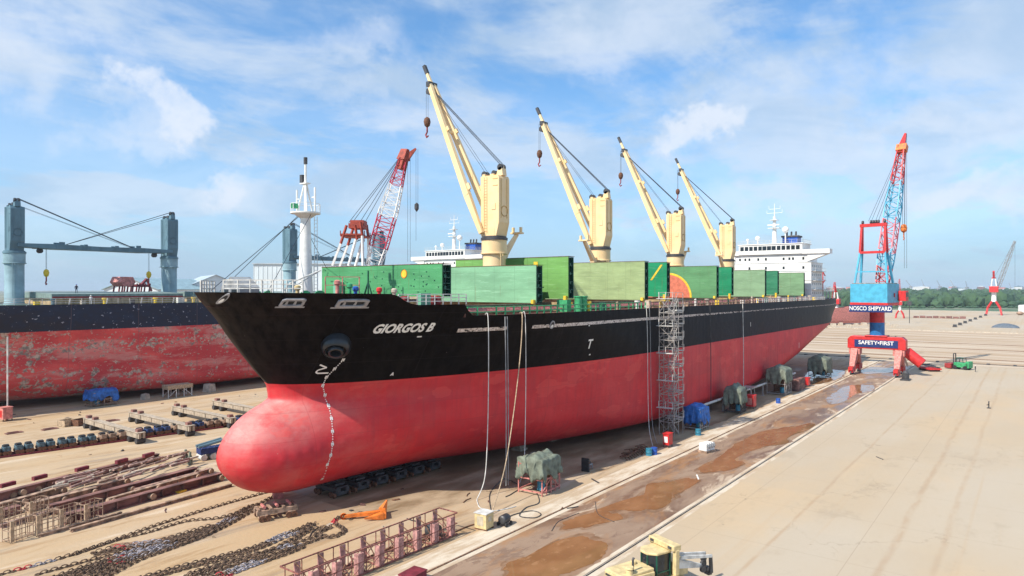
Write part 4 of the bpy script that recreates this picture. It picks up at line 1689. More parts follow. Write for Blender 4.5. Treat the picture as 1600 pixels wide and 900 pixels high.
# ------------------------------------------------------------------ neighbouring ship
old = thing('bulk_carrier', 'navy and red ship with peeling paint and blue-grey deck cranes', 'ship', (3.1, 157.5, 0))
make_hull('peeling_hull_paint', old)
make_deck(old, 'deckg')
for k, x_ in enumerate(CRX):
    deck_crane(old, x_, 0, 'steelblue', 'steelblue', jib=(29.5 if k in (0, 2) else -28.5), pm='paleblue')
superstructure(old, 166.5)
mb = MB()
for x0, x1 in ((22, 172),):
    n = 70
    for i in range(n):
        x_ = x0 + (x1 - x0) * i / n
        b = halfb(x_, 19.1) - .3
        mb.beam((x_, -b, 19.06), (x_ + (.25 if i % 3 == 0 else 0), -b, 20.3), .16 if i % 3 == 0 else .08)
    for z_ in (19.5, 19.9, 20.3):
        mb.beam((x0, -15.2, z_), (x1, -15.2, z_), .08)
mb.build('deck_railing', 'offwhite', old)
for k, (xa, xb) in enumerate(((47, 71), (78, 103), (110, 134), (143, 167))):
    mb = MB()
    mb.box(xa, -10, 19.06, xb, 10, 20.3)
    for i in range(14):
        x_ = xa + (xb - xa) * i / 14
        mb.box(x_, -10.4, 19.06, x_ + .12, -10, 20.2)
    mb.m = 1
    mb.prism([(-10.5, 20.32), (10.5, 20.32), (10.5, 21.1), (0, 21.5), (-10.5, 21.1)], xa - .5, xb + .5, lambda a, b, c: (c, a, b))
    mb.m = 2
    mb.box(xa - .4, -10.56, 20.32, xb + .4, -10.5, 20.62)
    mb.build('hatch_cover', ['coam', mat('grey_green_cover', (.20, .27, .25), .6), 'dred'], old)
for k in range(14):
    x_ = 33 + k * 4.3 + R.uniform(-1, 1)
    mb = MB()
    if k % 2:
        mb.lathe([(.3, 0), (.3, .9), (.5, 1.0), (.5, 1.3)], (x_, -14.2, 19.06), 10)
    else:
        mb.box(x_, -14.6, 19.06, x_ + R.uniform(.6, 1.8), -13.8, 19.06 + R.uniform(.7, 1.5))
    mb.build('deck_fitting', ['yellow', 'offwhite', 'yellow', 'steelblue', 'conc', 'yellow', 'dgrey'][k % 7], old)

# ------------------------------------------------------------------ rail-mounted portal crane
def portal_crane(loc, j_ang, name_label, cols, signs=True, scale=1.0):
    """local frame: x along the rails, y across; boom points along j_ang"""
    red_, cyan_ = cols
    t = thing('portal_crane', name_label, 'crane', loc)
    g = 5.1
    mb = MB()
    # portal beam
    mb.prism([(-g - 1.6, 6.6), (-g - 1.6, 9.0), (-g - .8, 9.8), (g + .8, 9.8), (g + 1.6, 9.0), (g + 1.6, 6.6)], -1.7, 1.7, lambda a, b, c: (c, a, b))
    mb.box(-1.9, -2.6, 9.8, 1.9, 2.6, 10.1)
    po = mb.build('portal_frame', red_, t, bevel=.08)
    for s_ in (-1, 1):
        mb = MB()
        mb.box(-1.5, s_ * g - 1.3, 5.0, 1.5, s_ * g + 1.3, 6.6)
        for d_ in (-1, 1):
            mb.beam((d_ * .8, s_ * g, 6.0), (d_ * 4.3, s_ * g, 1.7), 1.7, 2.0, 1.2, 1.3)
        mb.build('leg', ['pinkred'], t, bevel=.06)
        for d_ in (-1, 1):
            mb = MB()
            mb.box(d_ * 4.3 - 2.2, s_ * g - .5, 1.2, d_ * 4.3 + 2.2, s_ * g + .5, 2.0)
            mb.box(d_ * 4.3 - 1.8, s_ * g - .55, .6, d_ * 4.3 - .4, s_ * g + .55, 1.3)
            mb.box(d_ * 4.3 + .4, s_ * g - .55, .6, d_ * 4.3 + 1.8, s_ * g + .55, 1.3)
            bg_ = mb.build('bogie', 'red', t)
            for k in (-1.6, -.6, .6, 1.6):
                mb = MB()
                mb.lathe([(.45, -.15), (.45, .15)], (d_ * 4.3 + k, s_ * g, .55), 16, 'Y')
                mb.build('wheel', 'dgrey', bg_, smooth='auto')
    mb = MB()
    mb.lathe([(1.75, 10.1), (1.75, 13.4)], (0, 0, 0), 28)
    mb.m = 1
    mb.lathe([(1.75, 13.41), (1.75, 17.5), (2.3, 17.9)], (0, 0, 0), 28)
    mb.build('column', [mat('strong_blue_paint', (.02, .17, .45), .5), red_], t, smooth='auto')
    mb = MB()
    mb.beam((1.0, -4, 9.9), (4.6, -6.4, 2.0), .15, .5)
    mb.build('stair', 'conc', t)
    # cable reel
    mb = MB()
    mb.lathe([(1.1, -1.6), (1.35, -1.5), (1.35, 1.5), (1.1, 1.6)], (0, 0, 0), 20, 'Y')
    mm = Matrix.Translation((1.8, -g - 3.0, 4.6)) @ Matrix.Rotation(.7, 4, 'X') @ Matrix.Scale(1.5, 4, (0, 1, 0))
    mb.v = [tuple(mm @ Vector(v)) for v in mb.v]
    mb.beam((.5, -g - .5, 6.6), (1.6, -g - 2.4, 5.2), .4)
    mb.build('cable_reel', 'red', t, smooth='auto')
    # slewing part, built with boom along +x then turned
    rot = Matrix.Rotation(j_ang, 4, 'Z')

    def fin(mb_, nm, mt, **k):
        mb_.v = [tuple(rot @ Vector(v)) for v in mb_.v]
        return mb_.build(nm, mt, t, **k)
    mb = MB()
    mb.prism([(-6.2, -4.4), (2.6, -4.4), (4.6, -3.0), (4.6, 3.0), (2.6, 4.4), (-6.2, 4.4)], 18.6, 23.4)
    mb.m = 1
    mb.prism([(-6.25, -4.45), (2.65, -4.45), (4.7, -3.0), (4.7, 3.0), (2.65, 4.45), (-6.25, 4.45)], 17.9, 18.6)
    mb.m = 2
    mb.prism([(-5.9, -4.1), (2.4, -4.1), (4.2, -2.8), (4.2, 2.8), (2.4, 4.1), (-5.9, 4.1)], 23.4, 23.6)
    mh = fin(mb, 'machinery_house', [cyan_, red_, 'tanrust'], bevel=.04)
    mb = MB()
    mb.box(-1.5, -4.46, 20.0, -.6, -4.4, 21.0)
    fin(mb, 'window', 'glass').parent = mh
    mb = MB()
    mb.box(1.5, -6.3, 19.0, 3.6, -4.5, 21.6)
    mb.m = 1
    mb.box(1.6, -6.33, 20.0, 3.62, -4.6, 21.2)
    fin(mb, 'operator_cabin', [red_, 'glass'], bevel=.05)
    # A-frame
    mb = MB()
    for s_ in (-1, 1):
        mb.m = 0
        mb.beam((-4.6, s_ * 3.9, 23.5), (-3.4, s_ * 3.0, 31.5), .42, .42)
        mb.beam((-.4, s_ * 3.9, 23.5), (-1.9, s_ * 3.0, 31.5), .5, .5)
        mb.m = 1
        mb.beam((-3.4, s_ * 3.0, 31.5), (-2.7, s_ * 2.8, 38.3), .5, .5)
        mb.beam((-1.9, s_ * 3.0, 31.5), (-2.5, s_ * 2.8, 38.3), .6, .6)
        mb.beam((-3.4, s_ * 3.0, 31.5), (-1.9, s_ * 3.0, 31.5), .4)
    mb.beam((-2.6, -3.2, 38.5), (-2.6, 3.2, 38.5), .9, .8)
    mb.beam((-3.4, -3.0, 31.5), (-3.4, 3.0, 31.5), .6, .6)
    mb.beam((-1.9, -3.0, 31.5), (-1.9, 3.0, 31.5), .5, .5)
    mb.m = 0
    mb.beam((-4.2, -3.5, 26.5), (-4.2, 3.5, 26.5), .3)
    mb.m = 2
    for y in (-2.7, -1.2, -.6, 0, .6, 2.6):
        mb.lathe([(.5, -.18), (.5, .18)], (-2.6, y, 39.3), 12, 'Y')
    fin(mb, 'a_frame', [cyan_, red_, 'dgrey'])
    # lattice boom
    foot = Vector((3.8, 0, 23.6))
    tip = Vector((3.8 + 16.0, 0, 23.6 + 38.5))
    mb = MB()
    cyc = [1, 1, 0, 0, 2, 2, 2, 2, 0, 0, 0, 0, 0, 1, 1, 1, 1, 1]
    n = 18
    lattice(mb, foot, tip, 2.4, 1.5, n, .13, wm=3.2, seg=lambda k: cyc[k])
    mb.m = 1
    d = (tip - foot).normalized()
    mb.beam(tip, tip + d * 4.2 + Vector((1.2, 0, 0)), 1.5, 1.3, .5, .5)
    bo = fin(mb, 'lattice_boom', [cyan_, red_, mat('faded_pink_paint', (.70, .18, .22), .6)])
    mb = MB()
    mb.box(-1, -1.3, -.9, 1, 1.3, .9)
    mm = Matrix.Translation(tip - d * .8) @ Matrix.Rotation(-1.07, 4, 'Y')
    mb.v = [tuple(mm @ Vector(v)) for v in mb.v]
    fin(mb, 'sheave_box', 'orange').parent = bo
    mb = MB()
    for y in (-1.2, -.5, .5, 1.2):
        mb.tube([(-2.6, y, 39.6), tuple(tip - d * 2 + Vector((0, y * .5, 0)))], .05, 4)
    nose = tip + d * 4.2 + Vector((1.2, 0, 0))
    for y in (-.3, .3):
        mb.tube([tuple(nose + Vector((0, y, 0))), tuple(nose + Vector((0, y, -38)))], .04, 4)
        mb.tube([tuple(tip + Vector((1.3, y, 0))), tuple(tip + Vector((1.3, y, -22)))], .05, 4)
    fin(mb, 'wire_rope', 'wire')
    mb = MB()
    hp = tip + Vector((1.3, 0, -23))
    mb.lathe([(.2, -1.2), (.8, -.7), (.9, .2), (.6, 1.0), (.2, 1.2)], tuple(hp), 12)
    mb.tube([tuple(hp + Vector((0, 0, -1))), tuple(hp + Vector((0, 0, -2.3))), tuple(hp + Vector((.4, 0, -2.9))), tuple(hp + Vector((-.2, 0, -3.2)))], .16, 6)
    fin(mb, 'hook_block', 'orange', smooth='auto')
    if signs:
        mb = MB()
        mb.box(-1.86, -5.0, 7.0, -1.72, 5.0, 8.9)
        sb = mb.build('safety_sign', 'navy', t)
        mb = MB()
        text_mb(mb, 'SAFETY\u2022FIRST', 1.35, lambda u, v: (-1.88, -u, 8.15 + v), bold=.03)
        text_mb(mb, 'NO.6', .62, lambda u, v: (-1.88, -u, 7.35 + v), bold=.02) if 0 else None
        mb.build('lettering', 'white', sb)
        mb = MB()
        mb.box(-6.55, -5.6, 16.2, -6.3, 4.6, 18.0)
        sb = fin(mb, 'name_sign', 'navy', bevel=.05)
        mb = MB()
        text_mb(mb, 'NOSCO SHIPYARD', 1.45, lambda u, v: (-6.58, -.5 - u * .82, 17.1 + v), bold=.03)
        fin(mb, 'lettering', 'white').parent = sb
        mb = MB()
        for y in (-4.5, 3.8):
            mb.beam((-6.3, y, 18.3), (-6.3, y, 16.2), .2)
        fin(mb, 'sign_bracket', red_).parent = sb
    if scale != 1.0:
        t.scale = (scale,) * 3
    return t


portal_crane((198.5, 32.3, 0), math.radians(-9), 'tall red and blue portal crane with lattice boom standing astride the muddy rail track', ('red', 'cyan'))

# lattice crane between the two ships
yc = thing('portal_crane', 'red and white lattice boom crane rising behind the forward green hatch covers', 'crane', (G(600, 600).x, 0, 0))
yx, yy = 0, 104.0
Yd = 125.0


def at(px, py, Y):
    X = (px - 800) / 1067 * Y
    return Vector((X * ST + Y * CT, -X * CT + Y * ST, H + (448 - py) * Y / 1067))


yc.location = at(590, 448, Yd) * 1.0
yc.location.z = 0
o0 = yc.location.copy()
dirA = Vector((ST, -CT, 0))   # boom plane of this crane, across the view
fw = Vector((CT, ST, 0))


def L(px, py, dy=0.0):
    return at(px, py, Yd) - o0 + fw * dy


mb = MB()
mb.box(-5, -5, 0, -3.6, -3.6, 14)
for a in (-1, 1):
    for b in (-1, 1):
        mb.beam((a * 5, b * 5, 0), (a * 3, b * 3, 12), .9)
mb.box(-3.6, -3.6, 12, 3.6, 3.6, 13.4)
mb.lathe([(1.8, 13.4), (1.8, 19)], (0, 0, 0), 20)
mb.build('portal_frame', 'red', yc)
mb = MB()
mb.box(-5, -3.5, 19, 4, 3.5, 23.5)
mb.build('machinery_house', 'white', yc)
mb = MB()
for dy in (-2.6, 2.6):
    for (p, q, m0) in (((525, 412), (538, 378), 1), ((550, 412), (561, 372), 1), ((538, 378), (547, 350), 0), ((563, 372), (560, 350), 0), ((572, 412), (571, 366), 1), ((571, 366), (568, 345), 0)):
        mb.m = m0
        mb.beam(L(*p, dy), L(*q, dy), .36)
    mb.m = 0
    mb.beam(L(538, 364, dy), L(572, 364, dy), .3)
mb.beam(L(548, 350, 0), L(570, 350, 0), 3.6, .9)
mb.beam(L(537, 366, 0), L(574, 366, 0), 5.0, .25)
mb.beam(L(550, 345, 0), L(571, 345, 0), 3.0, .9)
for px_ in (537, 574):
    for dy in (-2.4, 0, 2.4):
        mb.beam(L(px_, 366, dy), L(px_, 358, dy), .12)
mb.build('a_frame', ['orange_red', 'white'] if 0 else [mat('brick_red_paint', (.36, .055, .03), .6, var=.2), 'white'], yc)
ft, tp = L(583, 412), L(630, 246)
mb = MB()
segs = [1] * 3 + [0] * 5 + [1] * 5 + [0] * 4
lattice(mb, ft, tp, 2.2, 1.3, 17, .08, wm=2.9, seg=lambda k: segs[k])
mb.m = 2
dd = (tp - ft).normalized()
mb.beam(tp - dd * 1.8, tp, 1.5, 1.5, 1.4, 1.3)
mb.beam(tp - dd * .3, L(650, 228), 1.5, 1.4, .3, .3)
mb.beam(tp, L(633, 229), 2.0, 1.6, 1.6, .6)
mb.build('lattice_boom', [mat('crimson_paint', (.52, .03, .07), .55), 'white', 'brick_red_paint'], yc)
mb = MB()
for dy, q in ((-1.5, (548, 345)), (-.5, (551, 345)), (.5, (560, 345)), (1.5, (566, 345))):
    mb.tube([L(*q, dy), L(626, 242, dy * .4)], .05, 4)
for px_, y0, y1 in ((650, 229, 372), (653, 229, 320), (637, 236, 405), (641, 236, 405)):
    mb.tube([L(px_, y0), L(px_, y1)], .035, 4)
mb.build('wire_rope', 'wire', yc)
mb = MB()
c_ = L(651, 318)
mb.lathe([(.1, -1), (.4, -.5), (.4, .3), (.1, .6)], tuple(c_), 8)
mb.build('hook_block', 'dgrey', yc)

# ------------------------------------------------------------------ scaffold stair tower
sc_ = thing('scaffold_tower', 'tall grey scaffold stair tower leaning against the port side of the black ship', 'scaffold', (95.6, 42.6, 0))
mb = MB()
wx, wy, hh = 3.2, 2.4, 20.6
for x_ in (0, wx / 2, wx):
    for y_ in (0, wy):
        mb.tube([(x_, y_, 0), (x_, y_, hh + (.8 if x_ != wx / 2 else 0))], .055, 6)
lv = [k * 2.05 for k in range(11)]
for z_ in lv[1:]:
    for y_ in (0, wy):
        mb.beam((0, y_, z_), (wx, y_, z_), .09)
        mb.beam((0, y_, z_ + .5), (wx, y_, z_ + .5), .05)
        mb.beam((0, y_, z_ + 1.0), (wx, y_, z_ + 1.0), .05)
    for x_ in (0, wx):
        mb.beam((x_, 0, z_), (x_, wy, z_), .09)
        mb.beam((x_, 0, z_ + 1.0), (x_, wy, z_ + 1.0), .05)
for k, z_ in enumerate(lv[:-1]):
    a, b = ((0, wx) if k % 2 else (wx, 0))
    mb.beam((a, wy, z_), (b, wy, z_ + 2.05), .05)
    mb.beam((0, a / wx * wy, z_), (0, b / wx * wy, z_ + 2.05), .05)
mb.build('scaffold_frame', 'scaff', sc_)
for k, z_ in enumerate(lv[:-1]):
    mb = MB()
    a, b = ((.6, wx - .5) if k % 2 else (wx - .5, .6))
    mb.beam((a, .55, z_ + .05), (b, .55, z_ + 2.05), .08, .2)
    mb.beam((a, 1.25, z_ + .05), (b, 1.25, z_ + 2.05), .08, .2)
    for i in range(8):
        f = (i + .5) / 8
        mb.box(a + (b - a) * f - .13, .55, z_ + 2.0 * f, a + (b - a) * f + .13, 1.25, z_ + 2.0 * f + .05)
    mb.beam((a, .5, z_ + 1.05), (b, .5, z_ + 3.05), .06)
    mb.build('stair_flight', 'scaff', sc_)
for k, z_ in enumerate(lv[1:]):
    mb = MB()
    x0 = wx - .4 if k % 2 == 0 else -.35
    mb.box(x0 - .1, .1, z_ + .05, x0 + .8, wy + .3, z_ + .12)
    for i in range(3):
        mb.beam((x0 + .75 - (.8 if k % 2 else 0), .1 + i * 1.1, z_), (x0 + .75 - (.8 if k % 2 else 0), .1 + i * 1.1, z_ + 1.1), .06)
    mb.build('platform', 'offwhite', sc_)
# access bracket stubs on the starboard side of the tower
mb = MB()
for k in range(9):
    z_ = 2.3 + k * 2.05
    mb.box(wx, .2, z_, wx + .9, wy, z_ + .10)
    mb.beam((wx + .85, .2, z_), (wx + .85, .2, z_ + 1.0), .06)
    mb.beam((wx, .2, z_ + 1.0), (wx + .85, .2, z_ + 1.0), .05)
mb.build('side_landing', 'offwhite', sc_)


# ------------------------------------------------------------------ tarpaulin-covered stands
def tarp_stand(loc, rz, w_, d_, h_, tarp_m, label, leg_m='pinkred', drop=.55, seed=1, peak=.5, inside=True, grp='covered equipment stands on the yard'):
    t = thing('equipment_stand', label, 'covered stand', loc, rz, grp)
    mb = MB()
    nx = 5
    for i in range(nx):
        for y in (-d_ / 2, d_ / 2):
            x_ = -w_ / 2 + w_ * i / (nx - 1)
            if i in (0, nx - 1) or y < 0:
                mb.beam((x_, y, 0), (x_, y, h_ * (.9 if i in (0, nx - 1) else .5)), .11)
    for z_ in (.35, h_ * .45, h_ * .85):
        for y in (-d_ / 2, d_ / 2):
            mb.beam((-w_ / 2, y, z_), (w_ / 2, y, z_), .12)
        for x_ in (-w_ / 2, w_ / 2):
            mb.beam((x_, -d_ / 2, z_), (x_, d_ / 2, z_), .12)
    mb.beam((-w_ / 2, -d_ / 2, .35), (0, -d_ / 2, h_ * .45), .08)
    mb.beam((0, -d_ / 2, h_ * .45), (w_ / 2, -d_ / 2, .35), .08)
    mb.build('frame', leg_m, t)
    n = 45

    def f(u, v):
        a, b = u * 2 - 1, v * 2 - 1
        r = max(abs(a), abs(b))
        k = .62
        if r <= k:
            x_, y_ = a / k, b / k
            z_ = h_ + peak * (1 - abs(y_)) * (1 - .25 * abs(x_)) + .0
        else:
            x_, y_ = a / r, b / r
            g = (r - k) / (1 - k)
            cut = drop * (1 + .5 * noise.noise(Vector((a * 2 + seed, b * 2, seed))))
            z_ = h_ - g * h_ * cut
            fl = 1 + .06 * g + .05 * noise.noise(Vector((a * 5, b * 5, seed * 3.1))) * g
            pl_ = 1 + .07 * g * math.sin((a if abs(b) > abs(a) else b) * 13 + seed * 2 + 2 * a * b)
            x_ *= fl * pl_
            y_ *= fl * pl_
        nn = noise.noise(Vector((a * 3 + seed * 5, b * 3, .5)))
        n2 = noise.noise(Vector((a * 8 + seed * 5, b * 8, 2.5)))
        return (x_ * w_ / 2 * 1.05 + .10 * nn + .07 * n2, y_ * d_ / 2 * 1.08 + .12 * n2 + .08 * nn, z_ + .25 * nn + .10 * n2)
    mb = MB()
    mb.grid(f, n, n)
    o = mb.build('tarpaulin', tarp_m, t, smooth=True)
    md = o.modifiers.new('solid', 'SOLIDIFY')
    md.thickness = .03
    if inside:
        mb = MB()
        mb.lathe([(.01, .4), (.42, .4), (.42, 1.45), (.36, 1.55), (.01, 1.55)], (-w_ * .22, -d_ * .25, 0), 14)
        mb.build('drum', mat('teal_drum', (.03, .22, .33), .5), t, smooth='auto')
        mb = MB()
        mb.box(-w_ * .05, -d_ * .3, .45, w_ * .35, d_ * .3, h_ * .62)
        mb.build('compressor', 'rust', t, bevel=.05)
    return t


AZ = math.atan2(-CT, ST)   # heading of the picture's left-to-right in the yard
tarp_stand((61.2, 43.0, 0), 0.05, 3.6, 3.0, 3.7, 'tarpg', 'largest grey green tarpaulin over an equipment stand, nearest the hanging hoses', seed=2, drop=.5)
tarp_stand((103.6, 42.4, 0), .0, 3.4, 2.6, 3.5, 'tarpb', 'equipment stand under a shiny blue tarpaulin beside the scaffold stair tower', leg_m='scaff', seed=4, drop=.7)
tarp_stand((121.8, 42.6, 0), .1, 3.8, 2.8, 4.2, 'tarpg', 'peaked grey green tarpaulin stand between the blue tarpaulin and a red cabinet', leg_m='dgrey', seed=6, drop=.6, peak=.9)
tarp_stand((148.5, 42.6, 0), .0, 4.6, 3.6, 5.2, 'tarpg', 'dark green rounded tarpaulin stand beside the stacked brown boxes under the stern', leg_m='scaff', seed=9, drop=.5, peak=1.0)
tarp_stand((184.0, 42.8, 0), .0, 5.5, 4.0, 4.6, 'tarpg', 'farthest dark green tarpaulin stand next to the leg of the portal crane', leg_m='dgrey', seed=12, drop=.75, peak=1.2)
tarp_stand((55.7, 140.6, 0), .0, 4.6, 2.6, 3.0, 'tarpb', 'bright blue tarpaulin stand in front of the peeling red hull', leg_m='tanrust', seed=15, drop=.55, peak=.2)


# ------------------------------------------------------------------ assorted yard things
def one(name, mb, m, label, cat, loc=None, rz=0.0, group=None, smooth=False, bevel=0):
    o = mb.build(name, m, None, loc, rz, smooth=smooth, bevel=bevel)
    return tag(o, label, cat, group)


# welding cabinet
t = thing('welding_cabinet', 'beige and yellow steel power cabinet by the near end of the hanging hoses', 'cabinet', (48.4, 40.2, 0), .1)
mb = MB()
mb.box(-.75, -.75, .15, .75, .75, 1.75)
mb.build('body', 'paleyellow', t, bevel=.03)
mb = MB()
mb.box(-.77, -.4, .5, -.75, .4, 1.5)
mb.box(-.3, -.77, .9, .3, -.75, 1.4)
t.scale = (.85,) * 3
mb.build('door', mat('beige_panel', (.55, .48, .36), .6), t)
mb = MB()
mb.box(-.82, -.82, 1.75, .82, .82, 1.83)
mb.build('roof', 'offwhite', t)
mb = MB()
for x_ in (-.6, .6):
    mb.box(x_ - .08, -.8, 0, x_ + .08, .8, .15)
mb.build('skid', 'rust', t)
t = thing('welding_machine', 'small dark wheeled welding machine beside the beige power cabinet', 'machine', (50.2, 39.2, 0), .1)
mb = MB()
mb.lathe([(.3, -.6), (.42, -.5), (.42, .4), (.3, .6)], (0, 0, .6), 12, 'X')
mb.build('body', 'dgrey', t, smooth='auto')
mb = MB()
for x_ in (-.4, .4):
    mb.lathe([(.2, -.5), (.2, -.38)], (x_, 0, .2), 10, 'Y')
    mb.lathe([(.2, .38), (.2, .5)], (x_, 0, .2), 10, 'Y')
mb.build('wheel', 'black', t)


def cabinet(loc, rz, m, m2, label, s=(1.3, .9, 1.9)):
    t = thing('control_cabinet', label, 'cabinet', loc, rz, 'power cabinets on the yard')
    mb = MB()
    mb.box(-s[0] / 2, -s[1] / 2, .35, s[0] / 2, s[1] / 2, s[2])
    mb.build('body', m, t, bevel=.03)
    mb = MB()
    for x_ in (-s[0] / 2 + .08, s[0] / 2 - .08):
        for y_ in (-s[1] / 2 + .08, s[1] / 2 - .08):
            mb.beam((x_, y_, 0), (x_, y_, .36), .1)
    mb.build('leg', 'dgrey', t)
    mb = MB()
    mb.box(-s[0] / 2 - .02, -s[1] * .3, .7, -s[0] / 2, s[1] * .3, s[2] * .8)
    mb.build('door', m2, t)
    mb = MB()
    mb.box(-s[0] / 2 - .08, -s[1] / 2 - .08, s[2], s[0] / 2 + .08, s[1] / 2 + .08, s[2] + .06)
    mb.build('roof', m, t)
    return t


cabinet((89.0, 40.6, 0), .0, 'red', 'white', 'red power cabinet with a white panel at the foot of the scaffold tower')
cabinet((127.5, 41.6, 0), .0, 'red', 'pinkred', 'faded red cabinet between two green tarpaulin stands', (1.6, 1.4, 2.4))
cabinet((39.3, 136.6, 0), .2, 'pinkred', 'red', 'bleached red cabinet with a tall pole beside the peeling hull', (1.5, 1.5, 2.3))
cabinet((163.5, 41.0, 0), .0, 'red', 'red', 'small bright red cabinet behind the stacked brown boxes', (1.6, 1.4, 2.0))
mb = MB()
mb.tube([(39.9, 137.6, 0), (39.9, 137.6, 14.0)], .12, 6)
one('pole', mb, 'offwhite', 'thin pale pole standing behind the bleached red cabinet', 'pole')


def barrel(loc, m, label):
    mb = MB()
    mb.lathe([(.01, 0), (.42, 0), (.44, .03), (.42, .06), (.42, .42), (.44, .45), (.42, .48), (.42, .85), (.44, .9), (.40, .93), (.01, .92)], (0, 0, 0), 16)
    return one('drum', mb, m, label, 'drum', loc, group='steel drums on the yard', smooth='auto')


p = G(1022, 706)
barrel(p, 'blue', 'blue drum at the end of the dark hose pile')
barrel(p + Vector((-.9, .3, 0)), 'teal_drum', 'teal drum touching the blue drum by the hose pile')
barrel(G(1216, 626), 'blue', 'small blue drum between the tarpaulin stands below the stern')
barrel(G(1091, 676), 'teal_drum', 'teal drum under the blue tarpaulin stand by the scaffold')
mb = MB()
for k in range(9):
    y_ = .25 * math.sin(k)
    c = Vector((R.uniform(-3.2, 3.2), R.uniform(-.9, .9), .15))
    pts = [c + Vector((.9 * math.cos(a * .6) + a * .05, .45 * math.sin(a * .6), .05 + .03 * a)) for a in range(14)]
    mb.tube(pts, .07, 5)
for k in range(12):
    x_ = -3.4 + k * .6
    mb.tube([(x_, -.9 + R.random() * .4, .1), (x_ + .5, .2, .4), (x_ + .9, 1.0, .1)], .08, 5)
one('hose_pile', mb, 'rust', 'tangled dark pile of hoses and rods beside the teal drum', 'hoses', (82.0, 42.0, 0))
t = thing('pump_set', 'white and grey pump set standing at the edge of a muddy puddle', 'pump', (89.6, 35.2, 0), -.2)
mb = MB()
mb.box(-1.1, -.7, .0, 1.1, .7, .25)
mb.build('skid', 'tanrust', t)
mb = MB()
for k in range(4):
    mb.cbox((-.8 + k * .52, 0, .75), (.44, 1.2, 1.0))
mb.build('housing', 'white', t, bevel=.06)
mb = MB()
for k in range(4):
    mb.tube([(-.8 + k * .52, -.62, .6), (-.8 + k * .52, -.8, .9), (-.8 + k * .52, -.5, 1.3)], .07, 6)
mb.tube([(1.1, 0, .7), (1.6, 0, .6), (1.9, .2, .1)], .1, 6)
mb.build('pipework', 'grey', t)
t = thing('valve_stand', 'black upright plate with a pipe valve on the shaded sand', 'valve', (70.9, 43.0, 0), 0)
mb = MB()
mb.box(-.12, -.5, 0, .12, .5, 1.6)
mb.build('plate', 'black', t)
mb = MB()
mb.lathe([(.5, 0), (.5, .1), (.38, .12), (.38, 0)], (.9, 0, .6), 16, 'Y', cap=False)
mb.tube([(.1, 0, .6), (1.6, 0, .6), (1.6, 0, .05)], .09, 6)
mb.build('valve', 'grey', t)
for k, (px, py, lab) in enumerate(((1253, 601, 'near stack of brown wrapped boxes beside the dark green tarpaulin'),)):
    mb = MB()
    for i in range(5):
        mb.box(-2.6, -1.5, i * .52, 2.6, 1.5, i * .52 + .46)
    mb.box(-2.5, -1.4, 0, 2.5, 1.4, 2.55)
    one('box_stack', mb, 'mauve', 'low stack of brown slabs under the stern by the dark green tarpaulin', 'stack', (156.5, 41.6, 0), .0)
t = thing('trestle', 'grey steel trestle standing between the two green tarpaulin stands', 'trestle', (133.5, 44.0, 0), .0)
for a in (-1, 1):
    for b in (-1, 1):
        mb = MB()
        mb.beam((a * 1.1, b * .9, 0), (a * .9, b * .7, 2.9), .16)
        mb.build('leg', 'scaff', t)
mb = MB()
mb.box(-1.3, -1.1, 2.9, 1.3, 1.1, 3.1)
mb.build('top', 'scaff', t)
# pallet pallets / timbers
t = thing('timber_trestle', 'pale timber platform on legs in front of the neighbouring ship', 'trestle', (69.8, 139.8, 0), .0)
mb = MB()
mb.box(-2.6, -1.3, 1.7, 2.6, 1.3, 2.5)
mb.build('top', 'wood', t, bevel=.03)
for a in (-2.4, -.8, .8, 2.4):
    for b in (-1.1, 1.1):
        mb = MB()
        mb.beam((a, b, 0), (a, b, 1.7), .16)
        mb.build('leg', 'offwhite', t)
mb = MB()
for b in (-1.15, 1.15):
    mb.beam((-2.4, b, .2), (-.8, b, 1.6), .1)
    mb.beam((.8, b, 1.6), (2.4, b, .2), .1)
mb.build('brace', 'offwhite', t)
for k, (px, py, m_, lab) in enumerate(((106, 661, 'wood', 'pale wooden open crate beside a rusty open crate'), (127, 660, 'rust', 'rusty open crate beside a pale wooden crate'))):
    mb = MB()
    a_, b_, h_ = 1.15, .8, 1.0
    for (x0, y0, x1, y1) in ((-a_, -b_, a_, -b_ + .08), (-a_, b_ - .08, a_, b_), (-a_, -b_, -a_ + .08, b_), (a_ - .08, -b_, a_, b_)):
        mb.box(x0, y0, .05, x1, y1, h_)
    mb.box(-a_ + .09, -b_ + .09, .05, a_ - .09, b_ - .09, .12)
    for x_ in (-.6, 0, .6):
        mb.box(x_ - .05, -b_ - .05, 0, x_ + .05, -b_ - .001, h_ + .02)
    one('crate', mb, m_, lab, 'crate', G(px, py), .35, 'open crates on the sand')
for px, py, lab in ((78, 667, 'flat dark steel plate lying left of the pale wooden crate'), (22, 673, 'small flat steel plate at the left edge below the red cabinet'), (175, 654, 'thin flat bar lying right of the rusty crate')):
    mb = MB()
    mb.box(-1.1, -.45, 0, 1.1, .45, .14)
    mb.box(-.9, -.3, .14, .5, .2, .28)
    one('steel_plate', mb, 'mauve', lab, 'plate', G(px, py), R.uniform(-.1, .2), 'loose plates on the sand')
for px, py, s_, lab in ((227, 620, 1.0, 'small pale concrete block in the shade of the peeling hull'), (327, 608, 1.5, 'larger pale concrete block right of the timber platform')):
    mb = MB()
    mb.prism([(-.7 * s_, 0), (.7 * s_, 0), (.45 * s_, 1.1 * s_), (-.45 * s_, 1.1 * s_)], -.6 * s_, .6 * s_, lambda a, b, c: (a, c, b))
    mb.beam((-.2, 0, 1.1 * s_), (.2, 0, 1.1 * s_ + .15), .1)
    one('concrete_block', mb, 'conc', lab, 'block', G(px, py), .3, 'concrete blocks by the old ship')

